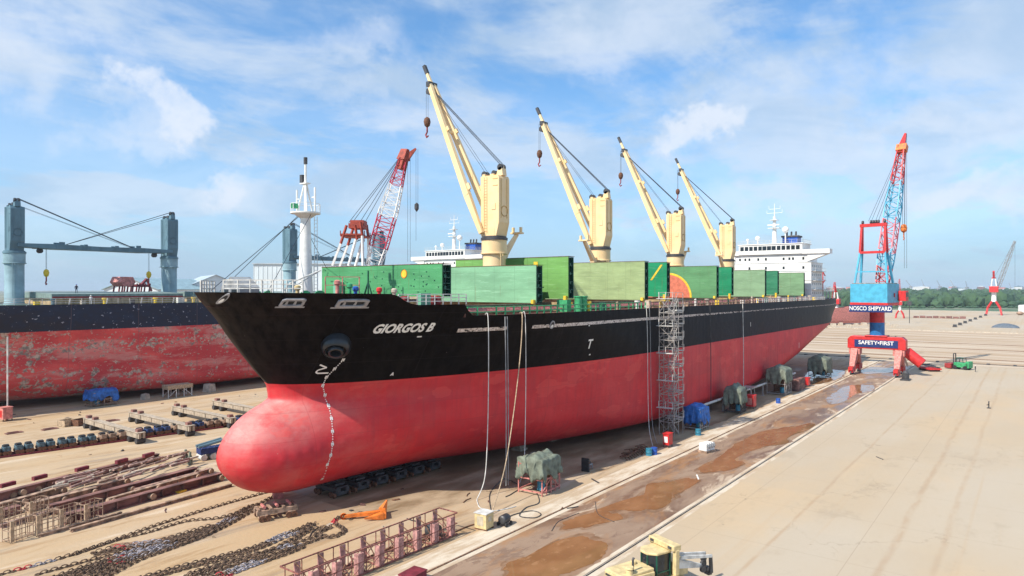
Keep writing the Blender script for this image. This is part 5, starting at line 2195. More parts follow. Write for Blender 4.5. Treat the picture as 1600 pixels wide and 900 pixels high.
# hanging hoses and pipes over the port side
for k, (tpx, tpy, bx_, by_, r_, m_, sag, lab) in enumerate((
        (748, 517, 745, 778, .07, 'offwhite', .6, 'leftmost pale hose hanging down the red bow side'),
        (775, 516, 775, 747, .08, 'grey', 0, 'left one of two close grey pipes down the hull'),
        (779, 516, 779, 744, .08, 'grey', 0, 'right one of two close grey pipes down the hull'),
        (803, 515, 768, 800, .08, 'wood', 1.2, 'tan hose slanting from deck to the beige cabinet'),
        (808, 515, 812, 752, .06, 'offwhite', .3, 'pale hose just right of the slanting tan hose'),
        (1007, 500, 1020, 694, .06, 'offwhite', .9, 'pale hose hanging left of the scaffold tower'),
        (1012, 500, 1027, 690, .05, 'grey', .6, 'grey hose hanging just beside the scaffold tower'),
        (1107, 490, 1108, 641, .10, 'dgrey', 0, 'dark downpipe right of the scaffold tower'),
        (1158, 482, 1160, 612, .10, 'offwhite', 0, 'pale rope hanging amidships near the red cabinet'))):
    q = px_on_hull(tpx, tpy)
    top = srf(q[0], 19.1, .25) + Vector((SX, SY, 0))
    bot = G(bx_, by_)
    side_y = top.y - .15
    v_ = lambda f, z: Vector((top.x + (bot.x - top.x) * f, side_y + (bot.y - side_y) * f, z))
    if sag > 1:
        P = [top + Vector((0, .4, .3)), top, v_(.10, 15), v_(.32, 9), v_(.62, 3.5), bot + Vector((0, 0, .08))]
    elif sag:
        P = [top + Vector((0, .4, .3)), top, v_(.04, 14), v_(.12, 7), v_(.35, 2), bot + Vector((0, 0, .08))]
    else:
        P = [top, Vector((top.x, side_y, 10)), Vector((top.x, side_y, .4))]
    pts = []
    for i in range(len(P) - 1):
        p0, p1, p2, p3 = P[max(0, i - 1)], P[i], P[i + 1], P[min(len(P) - 1, i + 2)]
        for j in range(6):
            u = j / 6
            pts.append(.5 * ((2 * p1) + (-p0 + p2) * u + (2 * p0 - 5 * p1 + 4 * p2 - p3) * u ** 2 + (-p0 + 3 * p1 - 3 * p2 + p3) * u ** 3))
    pts.append(P[-1])
    mb = MB()
    mb.tube(pts, r_ * .72, 6)
    one('hanging_hose', mb, m_, lab, 'hose', group='hoses and pipes hanging down the port side')


def ground_cable(pix, r_, m_, lab, name='cable', cat='cable'):
    P = [G(*p) + Vector((0, 0, r_ + .01)) for p in pix]
    pts = []
    for i in range(len(P) - 1):
        p0, p1, p2, p3 = P[max(0, i - 1)], P[i], P[i + 1], P[min(len(P) - 1, i + 2)]
        for j in range(8):
            u = j / 8
            pts.append(.5 * ((2 * p1) + (-p0 + p2) * u + (2 * p0 - 5 * p1 + 4 * p2 - p3) * u ** 2 + (-p0 + 3 * p1 - 3 * p2 + p3) * u ** 3))
    pts.append(P[-1])
    mb = MB()
    mb.tube(pts, r_, 5)
    return one(name, mb, m_, lab, cat, group='cables lying on the yard')


ground_cable([(783, 815), (800, 802), (830, 795), (845, 800), (835, 806), (812, 803), (822, 790), (842, 782), (838, 765)], .05, 'dgrey', 'dark cable looping between the beige cabinet and the big green tarpaulin')
ground_cable([(768, 800), (765, 770), (778, 752), (790, 745), (812, 757), (800, 768), (790, 773)], .05, 'dgrey', 'dark hose curled on the ground below the slanting tan hose')
ground_cable([(745, 778), (750, 790), (768, 795), (790, 792), (806, 788)], .05, 'offwhite', 'pale hose end trailing from the leftmost hanging hose')
ground_cable([(862, 826), (872, 812), (890, 804), (905, 798)], .03, 'dgrey', 'thin cable crossing the muddy track from the near puddle')
ground_cable([(640, 852), (665, 840), (700, 832), (735, 818), (760, 812)], .06, 'rust', 'dark cable running from the pink frame to the beige cabinet')
ground_cable([(960, 812), (935, 800), (930, 780)], .03, 'dgrey', 'short wire on the mud beside the middle puddle')
for px, py, a_, lab in ((1090, 742, .5, 'short white plank on the mud right of the middle puddle'), (930, 748, 1.0, 'dark rod on the concrete strip right of the big tarpaulin')):
    mb = MB()
    mb.box(-.9, -.08, 0, .9, .08, .1)
    one('plank', mb, 'white' if px == 1090 else 'dgrey', lab, 'plank', G(px, py), a_, 'loose planks')

# supports under the hulls
def support_cart(loc, rz, label, grp, m_='tanrust'):
    t = thing('cradle_cart', label, 'cradle cart', loc, rz, grp)
    mb = MB()
    mb.box(-1.9, -.75, .55, 1.9, -.35, 1.0)
    mb.box(-1.9, .35, .55, 1.9, .75, 1.0)
    for x_ in (-1.7, -.6, .6, 1.7):
        mb.box(x_ - .12, -.75, 1.0, x_ + .12, .75, 1.15)
    for x_ in (-1.3, 1.3):
        mb.box(x_ - .35, -.9, .2, x_ + .35, .9, .6)
    mb.build('frame', m_, t, bevel=.02)
    for x_ in (-1.5, -1.0, 1.0, 1.5):
        for y_ in (-.95, .95):
            mb = MB()
            mb.lathe([(.3, -.1), (.3, .1)], (x_, y_, .3), 12, 'Y')
            mb.build('wheel', 'rust', t, smooth='auto')
    for x_ in (-1.2, 0, 1.2):
        mb = MB()
        mb.tube([(x_, -.6, 1.25), (x_, .6, 1.25)], .14, 8)
        mb.build('roller', 'pinkred' if m_ == 'tanrust' else 'dgrey', t)
    return t


cc = support_cart((38.6, 58.2, 0), -.35, 'lone dusty cradle cart on the sand just ahead of the hull shadow', 'cradle carts')
base_cart = None
for k in range(6):
    x_ = 46.6 + k * 2.7
    lab = 'dark cradle cart under the keel of the black ship near its bow'
    loc = (x_, 59.9 - k * .12, 0)
    if base_cart is None:
        base_cart = support_cart(loc, PI / 2, lab, 'carts under the bow of the black ship', 'dgrey')
    else:
        dup(base_cart, loc, PI / 2)
for k in range(16):
    x_ = 75 + k * 7.5
    mb = MB()
    mb.box(-.6, -.6, 0, .6, .6, 1.38)
    mb.box(-.8, -.8, 0, .8, .8, .3)
    o = one('keel_block', mb, 'conc', 'keel block under the black ship in deep shade', 'block', (x_, 56, 0), 0, 'keel blocks under the black ship')
mb = MB()
mb.prism([(-.85, 0), (.85, 0), (.7, 1.1), (-.7, 1.1)], -.5, .5, lambda a, b, c: (c, a, b))
mb.m = 1
mb.lathe([(.3, -.53), (.3, -.5)], (0, 0, .6), 14, 'X')
one('support_block', mb, ['pinkred', 'black'], 'pinkish steel block with a round hole under the bulbous bow', 'block', G(434, 772), -.5)
mb = MB()
for y_ in (0, ):
    mb.tube([(105, 44.6, 2.3), (168, 44.6, 2.3)], .22, 8)
one('pale_pipe', mb, 'offwhite', 'long pale pipe running along the bilge of the black ship', 'pipe')
for k in range(9):
    x_ = 106 + k * 7.6
    mb = MB()
    mb.beam((0, 0, 0), (0, 0, 2.1), .25)
    mb.beam((-.4, 0, 0), (.4, 0, 0.01), .6, .1)
    one('pipe_support', mb, 'scaff', 'short steel post holding up the long pale pipe', 'post', (x_, 44.6, 0), 0, 'posts under the pale pipe')

# blue-topped roller cart at the tip of the bulb
t = thing('blue_machine', 'dark blue and white machine with rollers left of the bulbous bow', 'machine', G(330, 712), -.15)
mb = MB()
mb.box(-1.6, -.8, .8, 1.6, .8, 1.5)
for k in range(5):
    mb.beam((-1.6 + k * .8, -.9, 1.5), (-1.2 + k * .8, -.9, 1.9), .1)
mb.build('body', 'navy', t, bevel=.05)
mb = MB()
mb.tube([(-1.8, -.6, 1.8), (1.4, -.6, 2.3)], .2, 8)
mb.tube([(-1.8, .3, 1.8), (1.4, .3, 2.3)], .2, 8)
mb.build('roller', 'steelblue', t)
mb = MB()
for x_ in (-1.2, 0, 1.2):
    mb.lathe([(.4, -.9), (.4, .9)], (x_, 0, .4), 12, 'Y')
mb.build('wheel', 'offwhite', t)


# row of bogie carts on the dark red rail beam
def bogie_cart(m_, label, grp):
    if m_ == 'steelblue':
        m_ = mat('grimy_blue_grey', (.085, .15, .19), .6, var=.3, scale=3)
    if m_ == 'blue':
        m_ = mat('grimy_deep_blue', (.035, .07, .19), .6, var=.3, scale=3)
    t = thing('bogie_cart', label, 'bogie cart', (0, 0, 0), 0, grp)
    mb = MB()
    for x_ in (-.55, .55):
        mb.box(x_ - .45, -.8, .55, x_ + .45, .8, 1.15)
        mb.box(x_ - .36, -.95, .75, x_ + .36, -.8, 1.35)
        mb.box(x_ - .36, .8, .75, x_ + .36, .95, 1.35)
    mb.box(-1.05, -.25, .8, 1.05, .25, 1.0)
    mb.build('body', m_, t, bevel=.04)
    mb = MB()
    for x_ in (-.55, .55):
        mb.box(x_ - .3, -.45, 1.15, x_ + .3, .45, 1.5)
    mb.build('pad', 'black', t, bevel=.04)
    mb = MB()
    for x_ in (-.8, -.3, .3, .8):
        mb.lathe([(.27, -1.0), (.27, 1.0)], (x_, 0, .52), 12, 'Y')
    mb.build('roller', 'rust', t, smooth='auto')
    return t


dirR = Vector((1, 0, 0))
pa, pb = G(-60, 718), G(176, 686)
dv = (pb - pa)
ang = math.atan2(dv.y, dv.x)
mb = MB()
ln = dv.length * 1.9
mb.box(0, -1.0, 0, ln, -.6, .28)
mb.box(0, .6, 0, ln, 1.0, .28)
one('rail_beam', mb, 'maroon', 'dark red rail beams carrying the long row of blue bogie carts', 'rail beam', pa, ang)
protos = {'steelblue': bogie_cart('steelblue', 'steel blue bogie cart standing in the left part of the cart row', 'steel blue carts of the row'),
          'tanrust': bogie_cart('tanrust', 'dusty tan bogie cart in the long cart row between blue ones', 'tan carts of the row'),
          'navyc': bogie_cart('blue', 'deep blue bogie cart in the long cart row', 'deep blue carts of the row')}
seq = ['steelblue'] * 6 + ['tanrust', 'tanrust', 'navyc', 'navyc', 'tanrust', 'navyc', 'tanrust', 'tanrust', 'navyc', 'tanrust', 'tanrust', 'navyc', 'tanrust', 'navyc']
seen = set()
for k, c in enumerate(seq):
    loc = pa + dv.normalized() * (1.6 + k * 2.45) + Vector((0, 0, .02))
    if c not in seen:
        seen.add(c)
        protos[c].location = loc
        protos[c].rotation_euler.z = ang
    else:
        dup(protos[c], loc, ang)


def cross_girder(loc, rz, label, L_=11.0):
    t = thing('cross_girder', label, 'girder', loc, rz, 'pale cross girders on the cart row')
    mb = MB()
    mb.box(-L_ / 2, -.45, .8, L_ / 2, -.15, 1.55)
    mb.box(-L_ / 2, .15, .8, L_ / 2, .45, 1.55)
    mb.box(-L_ / 2, -.55, 1.55, L_ / 2, .55, 1.65)
    for k in range(6):
        x_ = -L_ / 2 + .5 + k * (L_ - 1) / 5
        mb.box(x_ - .06, -.55, .8, x_ + .06, .55, 1.55)
    mb.build('beam', mat('pale_cream_steel', (.42, .35, .27), .7, var=.15), t, bevel=.02)
    for x_ in (-L_ / 2 + .6, -L_ / 2 + 3, L_ / 2 - 3, L_ / 2 - .6):
        mb = MB()
        mb.lathe([(.4, -.6), (.4, .6)], (x_, 0, .42), 12, 'Y')
        mb.build('wheel', 'dgrey', t, smooth='auto')
    mb = MB()
    for x_ in (-L_ / 2 + 1, -L_ / 2 + 3.4, L_ / 2 - 1):
        mb.box(x_ - .35, -.35, 1.65, x_ + .35, .35, 2.05)
    mb.build('pad', 'mauve', t)
    return t


for (a, b, lab) in (((135, 664), (222, 690), 'pale cross girder nearest the left, lying over the cart row'),
                    ((205, 654), (300, 678), 'pale cross girder in the middle of three over the cart row'),
                    ((272, 644), (365, 665), 'pale cross girder second from the bulbous bow over the cart row'),
                    ((335, 635), (420, 652), 'farthest pale cross girder, nearest the bulbous bow')):
    p, q = G(*a), G(*b)
    d_ = q - p
    cross_girder((p + q) / 2, math.atan2(d_.y, d_.x), lab, d_.length)


# stacked long steel beams
def ibeam(p, q, w_, h_, m_, lab, z0=0.0, ends=True):
    d_ = q - p
    Lb = d_.length
    t = thing('steel_girder', lab, 'girder', (p.x, p.y, z0), math.atan2(d_.y, d_.x), 'long steel girders stored on the sand')
    mb = MB()
    mb.box(0, -w_ / 2, 0, Lb, w_ / 2, .08)
    mb.box(0, -.06, .08, Lb, .06, h_ - .08)
    mb.box(0, -w_ / 2, h_ - .08, Lb, w_ / 2, h_)
    n = int(Lb / 2.4)
    for k in range(n + 1):
        x_ = .1 + k * (Lb - .3) / max(1, n)
        mb.box(x_, -w_ / 2 + .02, .08, x_ + .08, w_ / 2 - .02, h_ - .08)
    mb.build('beam', m_, t)
    if ends:
        for x_ in (0.3, Lb * .5, Lb - .3):
            mb = MB()
            mb.lathe([(.32, -w_ / 2 - .25), (.32, w_ / 2 + .25)], (x_, 0, h_ * .45), 12, 'Y')
            mb.build('roller', 'tanrust', t, smooth='auto')
    return t


gl = [((-60, 795), (112, 750), .7, .95, 'mauve', 'rearmost brown girder at the left edge with maroon blocks on it'),
      ((108, 752), (247, 716), .7, .95, 'mauve', 'rearmost brown girder continuing to the right behind the pipe heap'),
      ((-40, 806), (100, 766), .6, .8, 'tanrust', 'dusty girder at the left edge in front of the rear one'),
      ((42, 796), (150, 768), .6, .8, 'tanrust', 'short cream topped girder left of the middle of the stack'),
      ((78, 800), (306, 738), .8, .95, 'mauve', 'long brown girder in the middle of the stack'),
      ((170, 785), (310, 744), .5, .7, 'tanrust', 'slim dusty girder in the middle of the stack under the pipes'),
      ((98, 815), (345, 746), .85, .9, 'mauve', 'longest brown girder at the front of the stack'),
      ((110, 828), (362, 756), .35, .35, 'tanrust', 'thin rail lying in front of the longest girder')]
gl += [((-30, 786), (60, 762), .5, .6, 'dustp', 'dusty pink girder lying at the left edge of the stack'),
       ((60, 786), (200, 750), .5, .55, 'dustp', 'dusty pink girder near the rear of the stack'),
       ((150, 775), (262, 742), .5, .5, 'dustp', 'dusty pink girder under the heap of pipes'),
       ((210, 768), (330, 734), .5, .55, 'dustp', 'dusty pink girder at the right end of the stack'),
       ((0, 822), (90, 796), .5, .4, 'dustp', 'low dusty pink girder behind the wire cages'),
       ((60, 836), (190, 800), .3, .3, 'tanrust', 'thin dusty rail running behind the wire cages')]
for a, b, w_, h_, m_, lab in gl:
    ibeam(G(*a), G(*b), w_, h_, m_, lab, ends=h_ > .5)
for k, (px, py) in enumerate(((12, 770), (62, 758), (128, 744), (190, 731), (232, 721))):
    mb = MB()
    mb.box(-.75, -.22, 0, .75, .22, .4)
    mb.box(-.7, -.28, .12, .7, .28, .3)
    lab = ('leftmost', 'second from the left', 'middle', 'second from the right', 'rightmost')[k] + ' maroon block resting on the rear brown girder'
    one('maroon_block', mb, 'maroon', lab, 'block', G(px, py) + Vector((0, 0, .97)), .3, 'maroon blocks on the rear girder')
for k in range(64):
    px, py = R.uniform(80, 305), 0
    py = 760 - (px - 120) * .20 + R.uniform(-9, 12)
    p = G(px, py)
    Lp = R.uniform(1.2, 3.2)
    mb = MB()
    if k % 3:
        mb.tube([(-Lp / 2, 0, 0), (Lp / 2, 0, 0)], R.uniform(.08, .15), 7)
    else:
        mb.box(-Lp / 2, -.14, -.1, Lp / 2, .14, .12)
    o = one('steel_pipe', mb, ('tanrust', 'dustp', 'conc', 'mauve', 'dustp')[k % 5], 'short steel pipe lying on the heap over the stored girders', 'pipe', p + Vector((0, 0, 1.05 + R.random() * .25)), .3 + R.uniform(-.35, .35), 'pipes heaped on the girders')
t_stands = None
for k, (px, py) in enumerate(((28, 838), (70, 828), (105, 818), (140, 810), (10, 815), (55, 806))):
    if t_stands is None:
        t_stands = thing('wire_stand', 'thin rusty wire cage standing at the lower left edge', 'stand', G(px, py), .3, 'rusty wire cages')
        mb = MB()
        for a in range(5):
            for b in (-.5, .5):
                mb.beam((-1 + a * .5, b, 0), (-1 + a * .5, b, 1.9), .05)
        for z_ in (.2, 1.0, 1.85):
            for b in (-.5, .5):
                mb.beam((-1, b, z_), (1, b, z_), .05)
            for x_ in (-1, 1):
                mb.beam((x_, -.5, z_), (x_, .5, z_), .05)
        mb.build('cage', 'tanrust', t_stands)
        mb = MB()
        mb.box(-1.02, -.62, .1, -.7, -.52, 1.9)
        mb.build('board', 'wood', t_stands)
    else:
        dup(t_stands, G(px, py), .3 + R.uniform(-.1, .1))
mb = MB()
mb.box(-1.4, -.6, 0, 1.4, .6, .25)
mb.box(-1.3, -.5, .25, 1.2, .5, .5)
mb.box(-1.4, -.5, .5, 1.3, .4, .7)
one('plank_stack', mb, 'mauve', 'small stack of dark planks at the left edge before the girders', 'stack', G(8, 802) + Vector((0, 0, .0)), .3)
for px, py in ((290, 718), (297, 722)):
    mb = MB()
    mb.lathe([(.3, 0), (.3, .9), (.15, 1.2), (.15, 1.6)], (0, 0, 0), 10)
    one('gas_cylinder', mb, 'tarpg', 'grey green gas cylinder standing at the far end of the girders', 'gas cylinder', G(px, py), 0, 'pair of gas cylinders', smooth='auto')
mb = MB()
mb.lathe([(.25, 0), (.25, 1.1), (.12, 1.3)], (0, 0, 0), 10)
one('gas_cylinder', mb, 'green', 'bright green gas cylinder between the girders and the bulbous bow', 'gas cylinder', G(354, 742), 0, smooth='auto')
mb = MB()
mb.box(-.5, -.25, 0, .5, .25, .18)
one('yellow_box', mb, 'yellow', 'small bright yellow object lying in front of the stored girders', 'box', G(283, 765), .2)


# ------------------------------------------------------------------ anchor chains
def chain(pix, lab, w_=.36, white=(), red=(), rows=1, seed=0):
    P = [G(*p) for p in pix]
    base = P
    if rows > 1:      # the chain is flaked back and forth in rows
        P = []
        for q in range(rows):
            off = (q - (rows - 1) / 2) * .36
            seg = []
            for i, p in enumerate(base):
                d = (base[min(i + 1, len(base) - 1)] - base[max(0, i - 1)]).normalized()
                seg.append(p + Vector((-d.y, d.x, 0)) * (off + .35 * noise.noise(Vector((i * 1.7, q * 5.1, seed)))))
            P += seg if q % 2 == 0 else seg[::-1]
    pts = []
    for i in range(len(P) - 1):
        p0, p1, p2, p3 = P[max(0, i - 1)], P[i], P[i + 1], P[min(len(P) - 1, i + 2)]
        for j in range(16):
            u = j / 16
            pts.append(.5 * ((2 * p1) + (-p0 + p2) * u + (2 * p0 - 5 * p1 + 4 * p2 - p3) * u ** 2 + (-p0 + 3 * p1 - 3 * p2 + p3) * u ** 3))
    pts.append(P[-1])
    cum = [0]
    for a, b in zip(pts, pts[1:]):
        cum.append(cum[-1] + (b - a).length)
    tot = cum[-1]
    step = w_ * 1.15
    mb = MB()
    rr = random.Random(seed)
    s_ = 0.0
    k = 0
    i = 0
    while s_ < tot - .1:
        while cum[i + 1] < s_:
            i += 1
        f = (s_ - cum[i]) / max(1e-6, cum[i + 1] - cum[i])
        p = pts[i].lerp(pts[i + 1], f)
        d = (pts[i + 1] - pts[i]).normalized()
        sd = Vector((-d.y, d.x, 0))
        frac = s_ / tot
        if rows > 1:
            frac = frac * rows
            frac = frac % 1 if int(frac) % 2 == 0 else 1 - frac % 1
        mb.m = 1 if any(a <= frac <= b for a, b in white) else (2 if any(a <= frac <= b for a, b in red) else 0)
        up = Vector((0, 0, 1))
        th_ = w_ * .16
        d2 = (d + sd * rr.uniform(-.25, .25)).normalized()
        s2 = Vector((-d2.y, d2.x, 0))
        a_ax = s2 if k % 2 == 0 else (s2 * .45 + up * .9)
        ring = []
        for q in range(8):
            t_ = 2 * PI * q / 8
            ring.append(p + d2 * (math.cos(t_) * w_ * .82) + a_ax * (math.sin(t_) * w_ * .5) + up * (w_ * .2 if k % 2 == 0 else w_ * .45))
        ring.append(ring[0])
        mb.tube(ring, th_, 4, cap=False)
        s_ += step
        k += 1
    return one('anchor_chain', mb, ['chain', 'chainwhite', 'chainred'], lab, 'chain', group='anchor chains laid out on the sand')


chs = [([(425, 764), (350, 785), (250, 816), (160, 848), (80, 874), (-20, 900)], 'uppermost single chain running from the bulbous bow to the left edge', ((.83, .9),), ((.9, .93),)),
       ([(428, 772), (392, 790), (345, 806), (290, 812), (235, 828), (180, 842), (110, 866)], 'thin chain just below the uppermost one', (), ()),
       ([(395, 788), (362, 806), (335, 822), (285, 838), (225, 856), (150, 878), (90, 900)], 'upper chain of the wide left bundle', ((.2, .3), (.66, .75)), ((.75, .77),)),
       ([(385, 797), (350, 815), (310, 832), (250, 852), (190, 870), (120, 896)], 'second chain of the wide left bundle', ((.14, .2), (.55, .68)), ()),
       ([(372, 805), (335, 824), (290, 842), (235, 860), (180, 877), (140, 898)], 'third chain of the wide left bundle', ((.55, .78),), ((.8, .82),)),
       ([(360, 812), (315, 834), (262, 855), (210, 872), (160, 900)], 'lowest chain of the wide left bundle', (), ()),
       ([(150, 862), (190, 853), (230, 847), (290, 838), (330, 828)], 'short chain crossing behind the wide left bundle', ((.3, .55),), ((.2, .25),)),
       ([(330, 818), (250, 842), (180, 862), (120, 878), (50, 897)], 'plain rusty chain above the wide left bundle', (), ()),
       ([(488, 816), (470, 826), (440, 836), (405, 852), (350, 868), (290, 884), (225, 902)], 'upper chain of the right bundle that ends near the orange anchor', ((.18, .34),), ()),
       ([(540, 802), (520, 812), (538, 826), (520, 836), (495, 832), (512, 822), (485, 826), (455, 842), (420, 858), (370, 872), (300, 894)], 'chain with a loop beside the orange anchor', (), ((.06, .1),)),
       ([(500, 836), (470, 846), (430, 858), (385, 872), (330, 890), (300, 905)], 'middle chain of the right bundle', ((.22, .32),), ()),
       ([(470, 852), (440, 862), (405, 876), (370, 888), (325, 905)], 'lowest chain of the right bundle with a pale painted stretch', ((.45, .75),), ((.8, .84),)),
       ([(548, 808), (560, 800), (575, 800)], 'short chain end shackled to the orange anchor', (), ())]
for k, (pix, lab, wh, rd_) in enumerate(chs):
    chain(pix, lab, w_=.30, white=wh, red=rd_, seed=k, rows=(1, 1, 3, 3, 3, 3, 3, 1, 3, 2, 3, 3, 1)[k])

# orange anchor
t = thing('anchor', 'orange anchor with one fluke up lying beside the ship shadow', 'anchor', G(600, 803), 0)
p0, p1 = G(548, 804), G(600, 800)
hd = (p1 - p0)
an = math.atan2(hd.y, hd.x)
t.rotation_euler.z = an
mb = MB()
mb.beam((-3.7, 0, .3), (-.2, 0, .45), .28, .28, .42, .45)
mb.lathe([(.3, -.12), (.3, .12), (.15, .12), (.15, -.12)], (-3.8, 0, .32), 12, 'Y', cap=False)
mb.build('shank', 'orange', t, bevel=.05)
mb = MB()
mb.beam((-.1, -1.0, .35), (-.1, 1.0, .35), .55, .6)
mb.build('crown', 'orange', t, bevel=.08)
for y_, tz in ((-.75, (-1.9, -1.0, .25)), (.8, (.35, 1.1, 1.25))):
    mb = MB()
    mb.beam((-.1, y_, .35), tz, .6, .7, .12, .12)
    mb.build('fluke', 'orange', t, bevel=.04)

# ------------------------------------------------------------------ pink cradle frame
fx0, fx1, fy0, fy1 = 29.0, 45.6, 41.0, 43.2
t = thing('steel_cradle', 'long faded pink steel frame lying on the sand in the foreground', 'steel frame', (fx0, fy0, 0))
Lf, Wf, Hf = fx1 - fx0, fy1 - fy0, 2.0
mb = MB()
for y_ in (0, Wf):
    mb.beam((0, y_, Hf), (Lf, y_, Hf), .09)
    mb.beam((0, y_, 1.05), (Lf, y_, 1.05), .06)
    mb.beam((0, y_, .12), (Lf, y_, .12), .12)
for x_ in (0, Lf):
    mb.beam((x_, 0, Hf), (x_, Wf, Hf), .09)
    mb.beam((x_, 0, 1.05), (x_, Wf, 1.05), .06)
for k in range(12):
    x_ = .4 + k * (Lf - .8) / 11
    for y_ in (0, Wf):
        mb.beam((x_, y_, .1), (x_, y_, Hf), .06)
        if k < 11:
            mb.beam((x_, y_, .15), (x_ + 1.4, y_, 1.05), .05)
            mb.beam((x_ + .7, y_, .15), (x_ + .7, y_, 1.05), .04)
    mb.beam((x_, 0, .12), (x_, Wf, .12), .08)
    mb.beam((x_, 0, .12), (x_, Wf, 1.0), .05)
mb.build('rail_frame', mat('rusty_pink_steel', (.30, .11, .09), .75, var=.3, scale=4), t)
for k in range(8):
    x_ = 1.2 + k * (Lf - 2.0) / 7
    mb = MB()
    mb.box(x_ - .05, -.02, .1, x_ + .5, .10, 1.75)
    mb.box(x_ - .05, .10, .1, x_, .5, 1.75)
    mb.build('post', 'pink', t)
    mb = MB()
    mb.box(x_ - .05, Wf - .10, .1, x_ + .45, Wf + .02, 1.9)
    mb.build('post', 'pink', t)
    mb = MB()
    mb.tube([(x_, Wf - .1, 1.9), (x_ + .1, Wf * .6, 1.5), (x_ + .1, .4, .5)], .05, 5)
    mb.build('brace', 'rust', t)
for k in range(20):
    mb = MB()
    x_ = R.uniform(.5, Lf - 1.5)
    mb.tube([(x_, R.uniform(.2, Wf - .2), .3), (x_ + R.uniform(.6, 1.5), R.uniform(.2, Wf - .2), R.uniform(.2, .8))], .06, 5)
    mb.build('rod', 'rust', t)
mb = MB()
mb.lathe([(.6, -.5), (.6, .5)], (Lf - 1.9, Wf * .5, .7), 14, 'Y')
mb.build('roll', 'dgrey', t, smooth='auto')
mb = MB()
mb.box(-.9, -.6, 0, .9, .6, .7)
mb.box(-.95, -.65, .66, .95, .65, .76)
one('steel_bin', mb, 'maroon', 'dark maroon open bin cut off by the bottom edge', 'bin', G(645, 905), .1)

# ------------------------------------------------------------------ bulldozer, front pointing down-left in the picture
bd = thing('bulldozer', 'pale yellow crawler bulldozer with a rear boom at the bottom edge', 'bulldozer', (45.0, 21.6, 0), math.atan2(-.10, -.99))
bd.rotation_euler.z = math.radians(158)
bd.scale = (.92, .92, .92)
bd.location = (45.6, 21.9, 0)
PY = 'paleyellow'
mb = MB()
mb.box(.9, -1.15, 1.0, 4.0, 1.15, 2.25)
mb.prism([(.9, 2.25), (4.0, 2.25), (3.9, 2.4), (.9, 2.5)], -1.05, 1.05, lambda a, b, c: (a, c, b))
mb.build('engine_hood', PY, bd, bevel=.06)
mb = MB()
for z_ in (1.2, 1.45, 1.7, 1.95):
    mb.box(4.0, -.95, z_, 4.06, .95, z_ + .13)
mb.build('radiator_grille', 'dgrey', bd)
mb = MB()
for y_ in (-1, 1):
    mb.box(1.2, y_ * 1.16 - .02, 1.3, 3.6, y_ * 1.16 + .02, 2.0)
mb.build('side_panel', 'dgrey', bd)
mb = MB()
mb.tube([(2.6, .55, 2.4), (2.6, .55, 3.3), (2.5, .55, 3.45)], .09, 8)
mb.build('exhaust', 'dgrey', bd)
mb = MB()
mb.lathe([(.28, 2.4), (.28, 2.65), (.2, 2.7), (.2, 2.8), (.34, 2.82), (.3, 2.95)], (3.1, .75, 0), 12)
mb.build('air_cleaner', PY, bd, smooth='auto')
mb = MB()
mb.lathe([(.24, 2.4), (.24, 2.65), (.2, 2.7)], (1.7, -.45, 0), 12)
mb.build('filler_cap', PY, bd, smooth='auto')
# cab: many-sided glass front
cabp = [(-.9, -.85), (.45, -.85), (.95, -.35), (.95, .35), (.45, .85), (-.9, .85)]
mb = MB()
mb.prism([(a, b) for a, b in cabp], 1.5, 3.25)
cb_ = mb.build('cab', 'glass', bd)
mb = MB()
for a, b in cabp:
    mb.beam((a * 1.01, b * 1.01, 1.4), (a * 1.01, b * 1.01, 3.3), .1)
for i in range(6):
    a, b = cabp[i], cabp[(i + 1) % 6]
    mb.beam((a[0] * 1.01, a[1] * 1.01, 1.9), (b[0] * 1.01, b[1] * 1.01, 1.9), .08)
    mb.beam((a[0] * 1.01, a[1] * 1.01, 1.45), (b[0] * 1.01, b[1] * 1.01, 1.45), .12)
mb.build('cab_frame', 'dgreen', cb_)
mb = MB()
mb.prism([(a * 1.1, b * 1.12) for a, b in cabp], 3.28, 3.46)
mb.build('cab_roof', PY, cb_, bevel=.05)
mb = MB()
mb.box(-1.55, -1.45, 3.5, -.75, 1.45, 3.95)
for y_ in (-1.3, 1.3):
    mb.beam((-1.1, y_, 1.6), (-1.15, y_, 3.6), .38, .42)
ro = mb.build('roll_bar', PY, bd, bevel=.07)
mb = MB()
for y_ in (-1.0, 1.0):
    mb.box(-.76, y_ - .2, 3.62, -.71, y_ + .2, 3.82)
mb.build('work_lamp', 'dgrey', ro)
mb = MB()
mb.box(-2.7, -1.05, 1.3, -1.4, 1.05, 2.35)
mb.build('fuel_tank', PY, bd, bevel=.08)
mb = MB()
mb.box(-2.72, -.7, 1.6, -2.70, .2, 1.8)
mb.build('plate', 'dgrey', bd)
mb = MB()
mb.box(-2.2, -1.2, .7, 3.6, 1.2, 1.3)
for y_ in (-1, 1):
    mb.box(-1.6, y_ * 1.15 - .5 + (.5 if y_ > 0 else -.0) - (.5 if y_ > 0 else 0), 1.3, 1.2, y_ * 1.15 + .5, 1.42)
mb.build('chassis', PY, bd, bevel=.05)
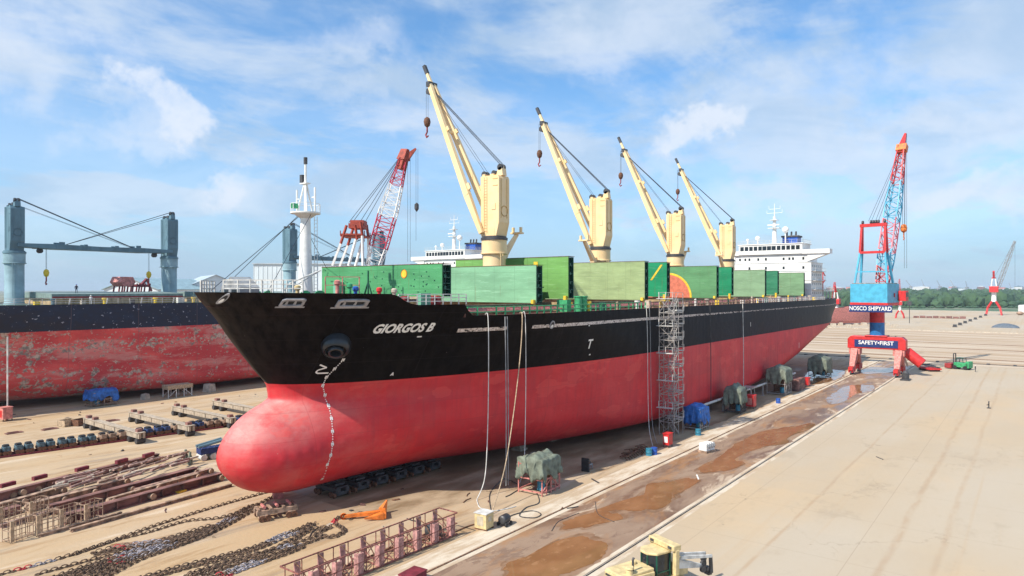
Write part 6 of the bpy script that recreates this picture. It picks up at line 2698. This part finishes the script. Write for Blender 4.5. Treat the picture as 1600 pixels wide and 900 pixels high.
for y_ in (-1.45, 1.45):
    mb = MB()
    n = 26
    prof = []
    for k in range(n):
        u = k / n
        Lc, rr = 2.0, .62
        per = 4 * Lc + 2 * PI * rr
        s_ = u * per
        if s_ < 2 * Lc:
            prof.append((-Lc + s_, 1.24))
        elif s_ < 2 * Lc + PI * rr:
            a = (s_ - 2 * Lc) / rr
            prof.append((Lc + rr * math.sin(a), .62 + rr * math.cos(a)))
        elif s_ < 4 * Lc + PI * rr:
            prof.append((Lc - (s_ - 2 * Lc - PI * rr), 0.0))
        else:
            a = (s_ - 4 * Lc - PI * rr) / rr
            prof.append((-Lc - rr * math.sin(a), .62 - rr * math.cos(a)))
    mb.prism([(a + .3, b) for a, b in prof], y_ - .33, y_ + .33, lambda a, b, c: (a, c, b))
    for a, b in prof:
        d_ = Vector((a, b - .62))
        mb.cbox((a + .3, y_, b), (.10, .72, .10))
    mb.build('crawler_track', 'rust', bd)
    mb = MB()
    for x_ in (-1.7, 2.3):
        mb.lathe([(.42, y_ - .36), (.42, y_ + .36)], (x_, 0, .62), 18, 'Y')
    mb.build('sprocket', PY, bd)
# blade ahead
mb = MB()
mb.grid(lambda u, v: (5.3 - .35 * math.sin(v * PI), -2.2 + 4.4 * u, .1 + 1.4 * v), 9, 9)
b_ = mb.build('blade', PY, bd)
md = b_.modifiers.new('s', 'SOLIDIFY')
md.thickness = .08
mb = MB()
for y_ in (-1.7, 1.7):
    mb.beam((0, y_, .6), (5.0, y_, .6), .22, .3)
mb.build('push_arm', PY, bd)
# rear boom and hook gear
mb = MB()
for y_ in (-.45, .75):
    mb.beam((-1.6, y_ * .6 + .9, 2.9), (-5.0, y_ * .6 + .9, 2.35), .16, .28, .14, .22)
mb.beam((-1.6, .9, 2.3), (-4.2, .9, 1.6), .5, .7, .2, .3)
mb.build('rear_boom', 'offwhite', bd, bevel=.02)
mb = MB()
for k in range(3):
    mb.lathe([(.28, -.1), (.28, .1)], (-4.8 + .3 * k, .65 + .25 * k, 2.0 - .3 * k), 12, 'Y')
for y_ in (.5, 1.2):
    mb.beam((-5.0, y_, 2.4), (-5.1, y_, .9), .14, .3)
mb.box(-5.3, .6, .7, -4.9, 1.1, 1.3)
mb.build('hook_gear', 'dgrey', bd)

# ------------------------------------------------------------------ things around the far end of the apron
t = thing('forklift', 'green and red forklift parked at the far end of the apron', 'forklift', G(1502, 573), 1.2)
mb = MB()
mb.box(-2.2, -1.2, .6, 1.4, 1.2, 1.9)
mb.box(-2.4, -1.2, .5, -1.6, 1.2, 2.3)
mb.build('body', 'green', t, bevel=.1)
mb = MB()
for a in (-1, 1):
    mb.beam((1.7, a * .6, .2), (1.7, a * .6, 4.2), .2)
mb.beam((1.7, -.6, 4.2), (1.7, .6, 4.2), .2)
mb.build('mast', 'dgrey', t)
mb = MB()
for a in (-1, 1):
    for x_ in (-.9, .9):
        mb.beam((x_, a * .9, 1.9), (x_ * .8, a * .9, 3.1), .12)
mb.box(-1, -1, 3.1, 1, 1, 3.2)
mb.build('cab', 'dgreen', t)
mb = MB()
mb.box(1.8, -1.6, .2, 3.6, 1.6, 1.5)
mb.build('load', 'dred', t, bevel=.08)
for x_ in (-1.5, 1.1):
    for y_ in (-1.1, 1.1):
        mb = MB()
        mb.lathe([(.55, -.2), (.55, .2)], (x_, y_, .55), 14, 'Y')
        mb.build('wheel', 'black', t, smooth='auto')
t = thing('steel_trolley', 'flat red trolley with steel scraps right of the portal crane', 'trolley', G(1452, 575), .6)
mb = MB()
mb.box(-3, -1.6, .5, 3, 1.6, .9)
mb.build('deck', 'red', t)
mb = MB()
for k in range(6):
    mb.tube([(-2.6 + k, -1.4, 1.0 + .1 * k % 2), (-1.8 + k * .9, 1.5, 1.5)], .15, 6)
mb.build('scrap', 'dgrey', t)
for x_ in (-2.2, 2.2):
    mb = MB()
    mb.lathe([(.3, -1.5), (.3, 1.5)], (x_, 0, .3), 10, 'Y')
    mb.build('wheel', 'dgrey', t)
t = thing('pump', 'small dark motor unit on the ground at the right leg of the portal crane', 'machine', G(1415, 590), 0)
mb = MB()
mb.lathe([(.5, -1.4), (.8, -1.1), (.8, .8), (.4, 1.3)], (0, 0, .95), 12)
mb.build('motor', 'dgrey', t, smooth='auto')
mb = MB()
mb.box(-1.6, -1, 0, 1.6, 1, .3)
mb.build('skid', 'dgrey', t)
mb = MB()
mb.tube([(0, 0, 0), (.0, 0, 1.0), (.25, 0, 1.25)], .10, 6)
mb.box(-.3, -.3, 0, .3, .3, .12)
mb.tube([(-.3, 0, .9), (.3, .1, .6), (.7, .3, .5)], .08, 6)
one('hydrant', mb, 'dgrey', 'small dark standpipe alone in the middle of the empty apron', 'standpipe', G(1545, 634), 0)
mb = MB()
mb.box(-1.1, -.06, 0, .4, .06, .06)
one('steel_rod', mb, 'dgrey', 'short dark rod lying on the empty apron nearer the camera', 'rod', G(1372, 711), .7)


def person(loc, rz, m_top, m_leg, label, hat):
    t = thing('person', label, 'person', loc, rz)
    sk = [((0, 0, .95), .14), ((0, 0, 1.2), .15), ((0, 0, 1.42), .15), ((0, 0, 1.52), .065), ((0, 0, 1.62), .095), ((0, 0, 1.74), .07),
          ((-.1, 0, .9), .1), ((-.12, .03, .48), .07), ((-.13, -.02, .08), .05), ((-.13, .12, .03), .045),
          ((.1, 0, .9), .1), ((.13, -.03, .48), .07), ((.14, -.06, .08), .05), ((.14, .08, .03), .045),
          ((-.2, 0, 1.4), .07), ((-.27, 0, 1.12), .05), ((-.26, .1, .88), .04), ((.2, 0, 1.4), .07), ((.27, 0, 1.12), .05), ((.26, .12, .9), .04)]
    ed = [(0, 1), (1, 2), (2, 3), (3, 4), (4, 5), (0, 6), (6, 7), (7, 8), (8, 9), (0, 10), (10, 11), (11, 12), (12, 13), (2, 14), (14, 15), (15, 16), (2, 17), (17, 18), (18, 19)]
    me = bpy.data.meshes.new('body')
    me.from_pydata([s[0] for s in sk], ed, [])
    o = bpy.data.objects.new('body', me)
    COL.objects.link(o)
    o.modifiers.new('skin', 'SKIN')
    for i, s in enumerate(sk):
        me.skin_vertices[0].data[i].radius = (s[1], s[1] * .85)
        me.skin_vertices[0].data[i].use_root = i == 0
    md = o.modifiers.new('sub', 'SUBSURF')
    md.levels = md.render_levels = 1
    dg = bpy.context.evaluated_depsgraph_get()
    m2 = bpy.data.meshes.new_from_object(o.evaluated_get(dg))
    bpy.data.objects.remove(o)
    for m_ in (M['skin'], m_top, m_leg):
        m2.materials.append(m_)
    for p_ in m2.polygons:
        z_ = p_.center.z
        p_.material_index = 0 if z_ > 1.5 or (abs(p_.center.x) > .22 and z_ < .95) else (1 if z_ > .92 else 2)
        p_.use_smooth = True
    b_ = bpy.data.objects.new('body', m2)
    COL.objects.link(b_)
    b_.parent = t
    mb = MB()
    mb.lathe([(.13, 1.68), (.12, 1.74), (.09, 1.79), (.02, 1.82)], (0, 0, 0), 10)
    mb.build('helmet', hat, t, smooth='auto')
    return t


person(G(1524, 577), .4, M['cloth_d'], M['cloth_d'], 'distant person in dark clothes standing right of the green forklift', 'white')
person(Vector((3.1 + 24.8, 157.5 - 14.0, 19.06)), .4, M['cloth_w'], M['cloth_w'], 'person in white overalls standing on the deck of the navy ship', 'white') if 0 else None
q = at(123, 448, 130)
person(Vector((q.x + 2.0, 144.2, 19.06)), -.4, M['cloth_w'], M['cloth_w'], 'person in white overalls standing at the rail of the navy ship', 'white')
q = at(65, 440, 133)
person(Vector((54.5, 149.0, 21.2)), -.4, M['cloth_d'], M['cloth_d'], 'person in dark blue standing up on the hatch of the navy ship', 'blue')
# orange grab on the old ship's hatch
q = at(192, 440, 148)
t = thing('cargo_grab', 'rusty red grab machine resting on the hatch of the navy ship', 'grab', (q.x, q.y, 21.3), .5)
mb = MB()
mb.prism([(-2.4, 2.2), (-1.6, 3.4), (1.6, 3.4), (2.4, 2.2), (1.2, 1.3), (-1.2, 1.3)], -1.3, 1.3, lambda a, b, c: (a, c, b))
mb.build('shell', 'pinkred', t, bevel=.1)
mb = MB()
for x_ in (-1.6, 0, 1.6, 3.6, 5.4, 7.0):
    mb.tube([(x_, -1, 0), (x_ + .4, -1, 2.0)], .18, 6)
    mb.tube([(x_, 1, 0), (x_ + .4, 1, 2.0)], .18, 6)
mb.box(3, -1, 1.2, 7.5, 1, 1.8)
mb.beam((5.6, 0, 1.6), (7.6, 0, 3.0), .5)
mb.beam((7.6, 0, 3.0), (9.2, 0, .3), .35)
mb.build('linkage', 'maroon', t)

# ------------------------------------------------------------------ sheds beyond the old ship
def shed(cx, cy, L_, W_, he, hr, rz, lab, m1='shedwall', m2='roof'):
    t = thing('shed', lab, 'shed', (cx, cy, 0), rz)
    mb = MB()
    mb.prism([(-W_ / 2, -.6), (W_ / 2, -.6), (W_ / 2, he), (0, hr), (-W_ / 2, he)], -L_ / 2, L_ / 2, lambda a, b, c: (c, a, b))
    mb.build('wall', m1, t)
    mb = MB()
    hw_, hl_ = W_ / 2 + .8, L_ / 2 + .8
    mb.add([(-hl_, -hw_, he), (hl_, -hw_, he), (hl_, 0, hr + .2), (-hl_, 0, hr + .2), (hl_, hw_, he), (-hl_, hw_, he)], [(0, 1, 2, 3), (3, 2, 4, 5)])
    o = mb.build('roof', m2, t)
    md = o.modifiers.new('s', 'SOLIDIFY')
    md.thickness = .2
    return t


q = at(325, 440, 330)
shed(q.x, q.y, 50, 26, 22.5, 28.5, 1.2, 'long pale roofed shed behind the bow rail of the black ship')
q = at(300, 440, 300)
shed(q.x - 10, q.y + 5, 40, 24, 22.0, 26.5, .5, 'lower blue grey roofed shed left of the long shed', 'shedwall', 'paleblue')
q = at(460, 440, 300)
t = thing('warehouse', 'large plain pale warehouse rising behind the foremast', 'warehouse', (q.x, q.y, 0), math.radians(-52.6))
mb = MB()
mb.box(-18, 0, -.6, 22, 30, 33.0)
for k in range(21):
    mb.box(-18 + k * 2, -.15, 0, -17.8 + k * 2, -.003, 32.6)
mb.build('wall', mat('warehouse_cladding', (.62, .70, .74), .6, var=.05, scale=.1), t)
mb = MB()
mb.box(-18.5, -.6, 33.0, 22.5, 30.5, 33.5)
mb.build('roof', 'roof', t)

# ------------------------------------------------------------------ far side: small cranes, far ship, dock clutter
def tower_crane(px, py, s_, jang, lab, body_m='red', jib_m='red', jl=22, up=1.1):
    p = G(px, py)
    t = thing('dock_crane', lab, 'crane', (p.x, p.y, .3), 0)
    mb = MB()
    for a in (-1, 1):
        for b in (-1, 1):
            mb.beam((a * 4.5, b * 4.5, 0), (a * 3.6, b * 3.6, 5), .9)
            mb.beam((a * 3.6, b * 3.6, 5), (a * 1.2, b * 1.2, 9.5), .9)
    mb.build('portal_frame', body_m, t)
    mb = MB()
    mb.lathe([(1.6, 9.3), (1.4, 16)], (0, 0, 0), 14)
    mb.build('column', 'white', t, smooth='auto')
    mb = MB()
    mb.box(-3.4, -2.6, 16, 3.0, 2.6, 19.6)
    mb.prism([(-3.6, 19.6), (3.2, 19.6), (2.6, 20.2), (-3.2, 20.2)], -2.8, 2.8, lambda a, b, c: (a, c, b))
    mb.build('machinery_house', body_m, t, bevel=.1)
    mb = MB()
    for b in (-1.6, 1.6):
        mb.beam((-2.6, b, 19.6), (-2.0, b * .5, 26), .5)
        mb.beam((1.0, b, 19.6), (-2.0, b * .5, 26), .5)
    mb.m = 1
    mb.beam((-2, -1.2, 26), (-2, 1.2, 26), .8)
    mb.beam((-2.2, 0, 26), (-5.2, 0, 30.5), 1.2, 1.4)
    mb.build('a_frame', ['white', body_m], t)
    mb = MB()
    c, s2 = math.cos(jang), math.sin(jang)
    tip_ = Vector((c * jl * math.cos(up), s2 * jl * math.cos(up), 19.6 + jl * math.sin(up)))
    lattice(mb, (c * 3, s2 * 3, 19.6), tip_, 1.8, .9, 12, .12, wm=2.0)
    mb.build('lattice_boom', jib_m, t)
    mb = MB()
    mb.tube([(-2, 0, 26), tuple(tip_)], .08, 4)
    mb.tube([tuple(tip_), (tip_.x, tip_.y, 8)], .06, 4)
    mb.build('wire_rope', 'wire', t)
    t.scale = (s_,) * 3
    return t


tower_crane(1553, 489, 1.2, math.radians(-48), 'small red and white dock crane alone on the right, with a grey boom', jib_m='grey', jl=36, up=1.12)
tower_crane(1307, 503, .78, math.radians(60), 'small red and white crane just behind the stern of the black ship', jl=14, up=1.45)
tower_crane(1406, 494, .62, math.radians(20), 'small red lattice crane partly hidden behind the blue machinery house', jl=28, up=1.5, jib_m='red')
# far ship
fs = thing('tug_hull', 'faded pink hull of a vessel lying behind the stern of the black ship', 'ship', (G(1300, 505).x + 10, G(1300, 505).y, .3), math.radians(-40))
mb = MB()
ns = 24


def fh(u, v):
    x = -28 + 60 * u
    b = 6.5 * (1 - (max(0, u - .55) / .45) ** 2.2) ** .8 * (.75 + .25 * v)
    return x


vs = []
for j in range(7):
    v = j / 6
    for i in range(ns):
        u = i / (ns - 1)
        bb = 6.5 * max(0, 1 - (max(0, u - .5) / (.5)) ** 2.4) ** .8 * (.7 + .3 * v ** .5)
        vs.append((-28 + (56 + 5 * v) * u, -bb, 1 + v * (9.5 + 2.5 * max(0, u - .6) / .4)))
mb.add(vs, [(j * ns + i, j * ns + i + 1, (j + 1) * ns + i + 1, (j + 1) * ns + i) for j in range(6) for i in range(ns - 1)])
mb.add([(a, -b, c) for a, b, c in vs], [(j * ns + i, (j + 1) * ns + i, (j + 1) * ns + i + 1, j * ns + i + 1) for j in range(6) for i in range(ns - 1)])
mb.box(-28.05, -6.4, 1, -28, 6.4, 10.4)
mb.build('hull', 'pinkred', fs)
mb = MB()
mb.box(-27.8, -6.2, 9.9, 30, 6.2, 10.1) if 0 else mb.box(-27.8, -6.0, 9.9, 10, 6.0, 10.1)
mb.build('deck', 'deckp', fs)
mb = MB()
mb.box(-22, -4, 10.1, -12, 4, 15.5)
mb.box(-21, -3.5, 15.5, -14, 3.5, 18)
mb.build('deckhouse', 'offwhite', fs)
for k in range(10):
    p = fs.location + Vector((k * 5.5 - 25, -3 - k * 1.0, 0)) if 0 else G(1290 + k * 12, 508 - (k % 3) * 1.5)
    mb = MB()
    mb.cbox((0, 0, .8), (R.uniform(2, 4), R.uniform(1.5, 3), 1.6), .4)
    mb.cbox((1.5, 1, .5), (1.5, 1.5, 1.0), .9)
    one('rubble_block', mb, 'conc', 'pale block in the heap around the far pink hull', 'block', (p.x, p.y, .36), 0, 'blocks around the far hull')
p = G(1466, 494)
mb = MB()
for k in range(8):
    mb.box(-16 + k * 4.2, -2.2, 0, -16 + k * 4.2 + 3.7, 2.2, 1.4 + .3 * (k % 2))
one('plate_row', mb, 'mauve', 'long low row of purple brown steel sections on the far dock', 'steel sections', (p.x, p.y, .36), -PI / 2 + .1)
p = G(1571, 509)
mb = MB()
mb.grid(lambda u, v: ((u - .5) * 13, (v - .5) * 6, 2.4 * max(0, math.sin(u * PI)) ** .6 * max(0, math.sin(v * PI)) ** .5 + .3 * noise.noise(Vector((u * 6, v * 6, 1)))), 20, 14)
one('covered_heap', mb, mat('slate_cover', (.10, .13, .17), .7), 'low blue grey covered heap on the far dock below the small crane', 'heap', (p.x, p.y, .36), -PI / 2)
p = G(1601, 486)
mb = MB()
mb.lathe([(.1, 7.2), (4.5, 6.8), (5.2, 6.2), (5.2, 0), (.1, 0)], (0, 0, 0), 20, cap=False)
one('storage_tank', mb, 'white', 'white storage tank cut by the right edge of the picture', 'tank', (p.x + 30, p.y, .36), 0, smooth='auto')
mb = MB()
prof = [(max(.02, 2.6 * math.cos(a)), 1.6 + 1.6 * math.sin(a)) for a in [(-PI / 2) + PI * i / 8 for i in range(9)]]
mb.lathe(prof, (0, 0, 0), 12)
one('sand_heap', mb, 'tanrust', 'small rounded brown heap near the right edge on the far dock', 'heap', (G(1594, 489).x, G(1594, 489).y, .36), 0, smooth='auto')
for px, py, h_, lab in ((1421, 502, 14, 'thin lamp post standing right of the portal crane column'),):
    p = G(px, py)
    mb = MB()
    mb.tube([(0, 0, 0), (0, 0, h_)], .2, 6)
    mb.box(-1.1, -1.1, h_ - 2.6, 1.1, 1.1, h_)
    one('lamp_post', mb, 'dgrey', lab, 'lamp post', (p.x, p.y, .36))
for k in range(7):
    p = G(1492 + k * 8, 508 - k * 3)
    mb = MB()
    mb.box(-.9, -.9, 0, .9, .9, 1.5)
    mb.box(-1.2, -1.2, 0, 1.2, 1.2, .3)
    one('mooring_bollard', mb, 'dgrey', 'small dark block in the diagonal row on the far dock', 'bollard', (p.x, p.y, .36), 0, 'diagonal row of blocks on the far dock')

# ------------------------------------------------------------------ forest and skyline
mb = MB()
ico = []
import bmesh
bm = bmesh.new()
bmesh.ops.create_icosphere(bm, subdivisions=2, radius=1)
iv = [v.co.copy() for v in bm.verts]
if_ = [tuple(v.index for v in f.verts) for f in bm.faces]
bm.free()
FR = random.Random(5)
for k in range(3600):
    Y = 845 * (1 + 1.9 * FR.random() ** 1.35)
    u = FR.uniform(.30, .95)
    X = u * Y
    cx, cy = X * ST + Y * CT, -X * CT + Y * ST
    if cx < 858:
        continue
    near = Y < 960
    s_ = FR.uniform(4.0, 7.5) * (1 if Y < 1300 else 1.5)
    hh = FR.uniform(.55, 1.35) * (1.25 if near else 1)
    se = FR.random() * 50
    vs = []
    for v in iv:
        n_ = 1 + .38 * noise.noise(v * 1.7 + Vector((se, 0, 0))) + .22 * noise.noise(v * 4.5 + Vector((0, se, 0)))
        vs.append((cx + v.x * s_ * n_, cy + v.y * s_ * n_, max(-.5, s_ * hh * (.75 + v.z * .95 * n_))))
    mb.add(vs, if_)
o = mb.build('forest', 'foliage')
tag(o, 'belt of dense green trees beyond the far dock', 'forest', kind='stuff')
mb = MB()
for k in range(900):
    Y = FR.uniform(815, 1000)
    X = FR.uniform(.3, .95) * Y
    cx, cy = X * ST + Y * CT, -X * CT + Y * ST
    if cx < 852:
        continue
    s_ = FR.uniform(1.2, 2.8)
    mb.add([(cx + v.x * s_ * 1.5, cy + v.y * s_ * 1.5, -.4 + s_ * .6 * (v.z + .6) * (1 + .4 * noise.noise(v * 3 + Vector((k, 0, 0))))) for v in iv], if_)
tag(mb.build('scrub', 'foliage'), 'low green scrub along the foot of the tree belt', 'scrub', kind='stuff')
for k in range(22):
    px = 1290 + k * 15 + FR.uniform(-6, 6)
    Y = FR.uniform(3200, 4200)
    u = (px - 800) / 1067
    X = u * Y
    cx, cy = X * ST + Y * CT, -X * CT + Y * ST
    t = thing('distant_building', 'hazy pale industrial building far off on the horizon', 'building', (cx, cy, 0), FR.uniform(-.3, .3), 'far buildings on the horizon')
    mb = MB()
    w_, h_ = FR.uniform(25, 90), FR.uniform(20, 36)
    mb.box(-15, -w_ / 2, -.6, 15, w_ / 2, h_)
    mb.build('wall', ['offwhite', 'mauve', 'grey', 'pinkred', 'shedwall'][k % 5], t)
    mb = MB()
    mb.prism([(-w_ / 2, h_), (w_ / 2, h_), (0, h_ + FR.uniform(3, 8))], -16, 16, lambda a, b, c: (c, a, b))
    mb.build('roof', ['grey', 'shedwall', 'steelblue'][k % 3], t)
for k in range(9):
    px = 1400 + k * 23 + FR.uniform(-5, 5)
    if 1532 < px < 1570:
        continue
    Y = FR.uniform(2900, 3900)
    u = (px - 800) / 1067
    X = u * Y
    cx, cy = X * ST + Y * CT, -X * CT + Y * ST
    t = thing('distant_crane', 'faint grey harbour crane far off on the horizon', 'crane', (cx, cy, 0), FR.uniform(0, 3), 'far cranes on the horizon')
    h_ = FR.uniform(28, 62)
    mb = MB()
    for a in (-7, 7):
        for b in (-7, 7):
            mb.beam((a, b, -.6), (a * .4, b * .4, h_ * .7), 1.6)
    mb.box(-6, -6, h_ * .6, 6, 6, h_ * .7)
    mb.build('tower', 'grey', t)
    mb = MB()
    mb.beam((0, 0, h_ * .7), (FR.uniform(10, 26), 4, h_ * 1.25), 1.8)
    mb.build('boom', 'grey', t)

# ------------------------------------------------------------------ haze
hz = MB()
hz.box(-1500, -7000, -3, 9500, 8000, 75)
ho = hz.build('haze', 'white')
m = bpy.data.materials.new('haze_air')
m.use_nodes = True
m.node_tree.nodes.clear()
pv = m.node_tree.nodes.new('ShaderNodeVolumePrincipled')
pv.inputs['Color'].default_value = (.72, .84, 1.0, 1)
pv.inputs['Density'].default_value = .00009
om = m.node_tree.nodes.new('ShaderNodeOutputMaterial')
m.node_tree.links.new(pv.outputs[0], om.inputs['Volume'])
ho.data.materials.clear()
ho.data.materials.append(m)
tag(ho, kind='stuff')

# ------------------------------------------------------------------ small scrap lying about the yard
SR = random.Random(21)
for k in range(46):
    px, py = SR.choice(((SR.uniform(20, 340), SR.uniform(690, 712)), (SR.uniform(150, 430), SR.uniform(770, 860)), (SR.uniform(420, 700), SR.uniform(790, 830)), (SR.uniform(250, 400), SR.uniform(610, 635)), (SR.uniform(560, 900), SR.uniform(760, 800)), (SR.uniform(0, 260), SR.uniform(640, 660))))
    p = G(px, py)
    mb = MB()
    a = SR.uniform(.15, .5)
    if k % 3 == 0:
        mb.tube([(-a * 2, 0, .06), (0, a * .3, .07), (a * 2, 0, .06)], .05, 5)
    elif k % 3 == 1:
        mb.cbox((0, 0, .07), (a, a * .6, .14))
        mb.cbox((a * .3, a * .1, .17), (a * .5, a * .4, .07), .4)
    else:
        mb.prism([(-a, -.1), (a, -.15), (a * .7, .2), (-a * .6, .25)], .0, .09)
    one('scrap_piece', mb, ('rust', 'wood', 'dgrey', 'conc', 'mauve')[k % 5], 'small scrap piece lying loose on the sand', 'scrap', p, SR.uniform(0, 3), 'loose scrap on the sand')
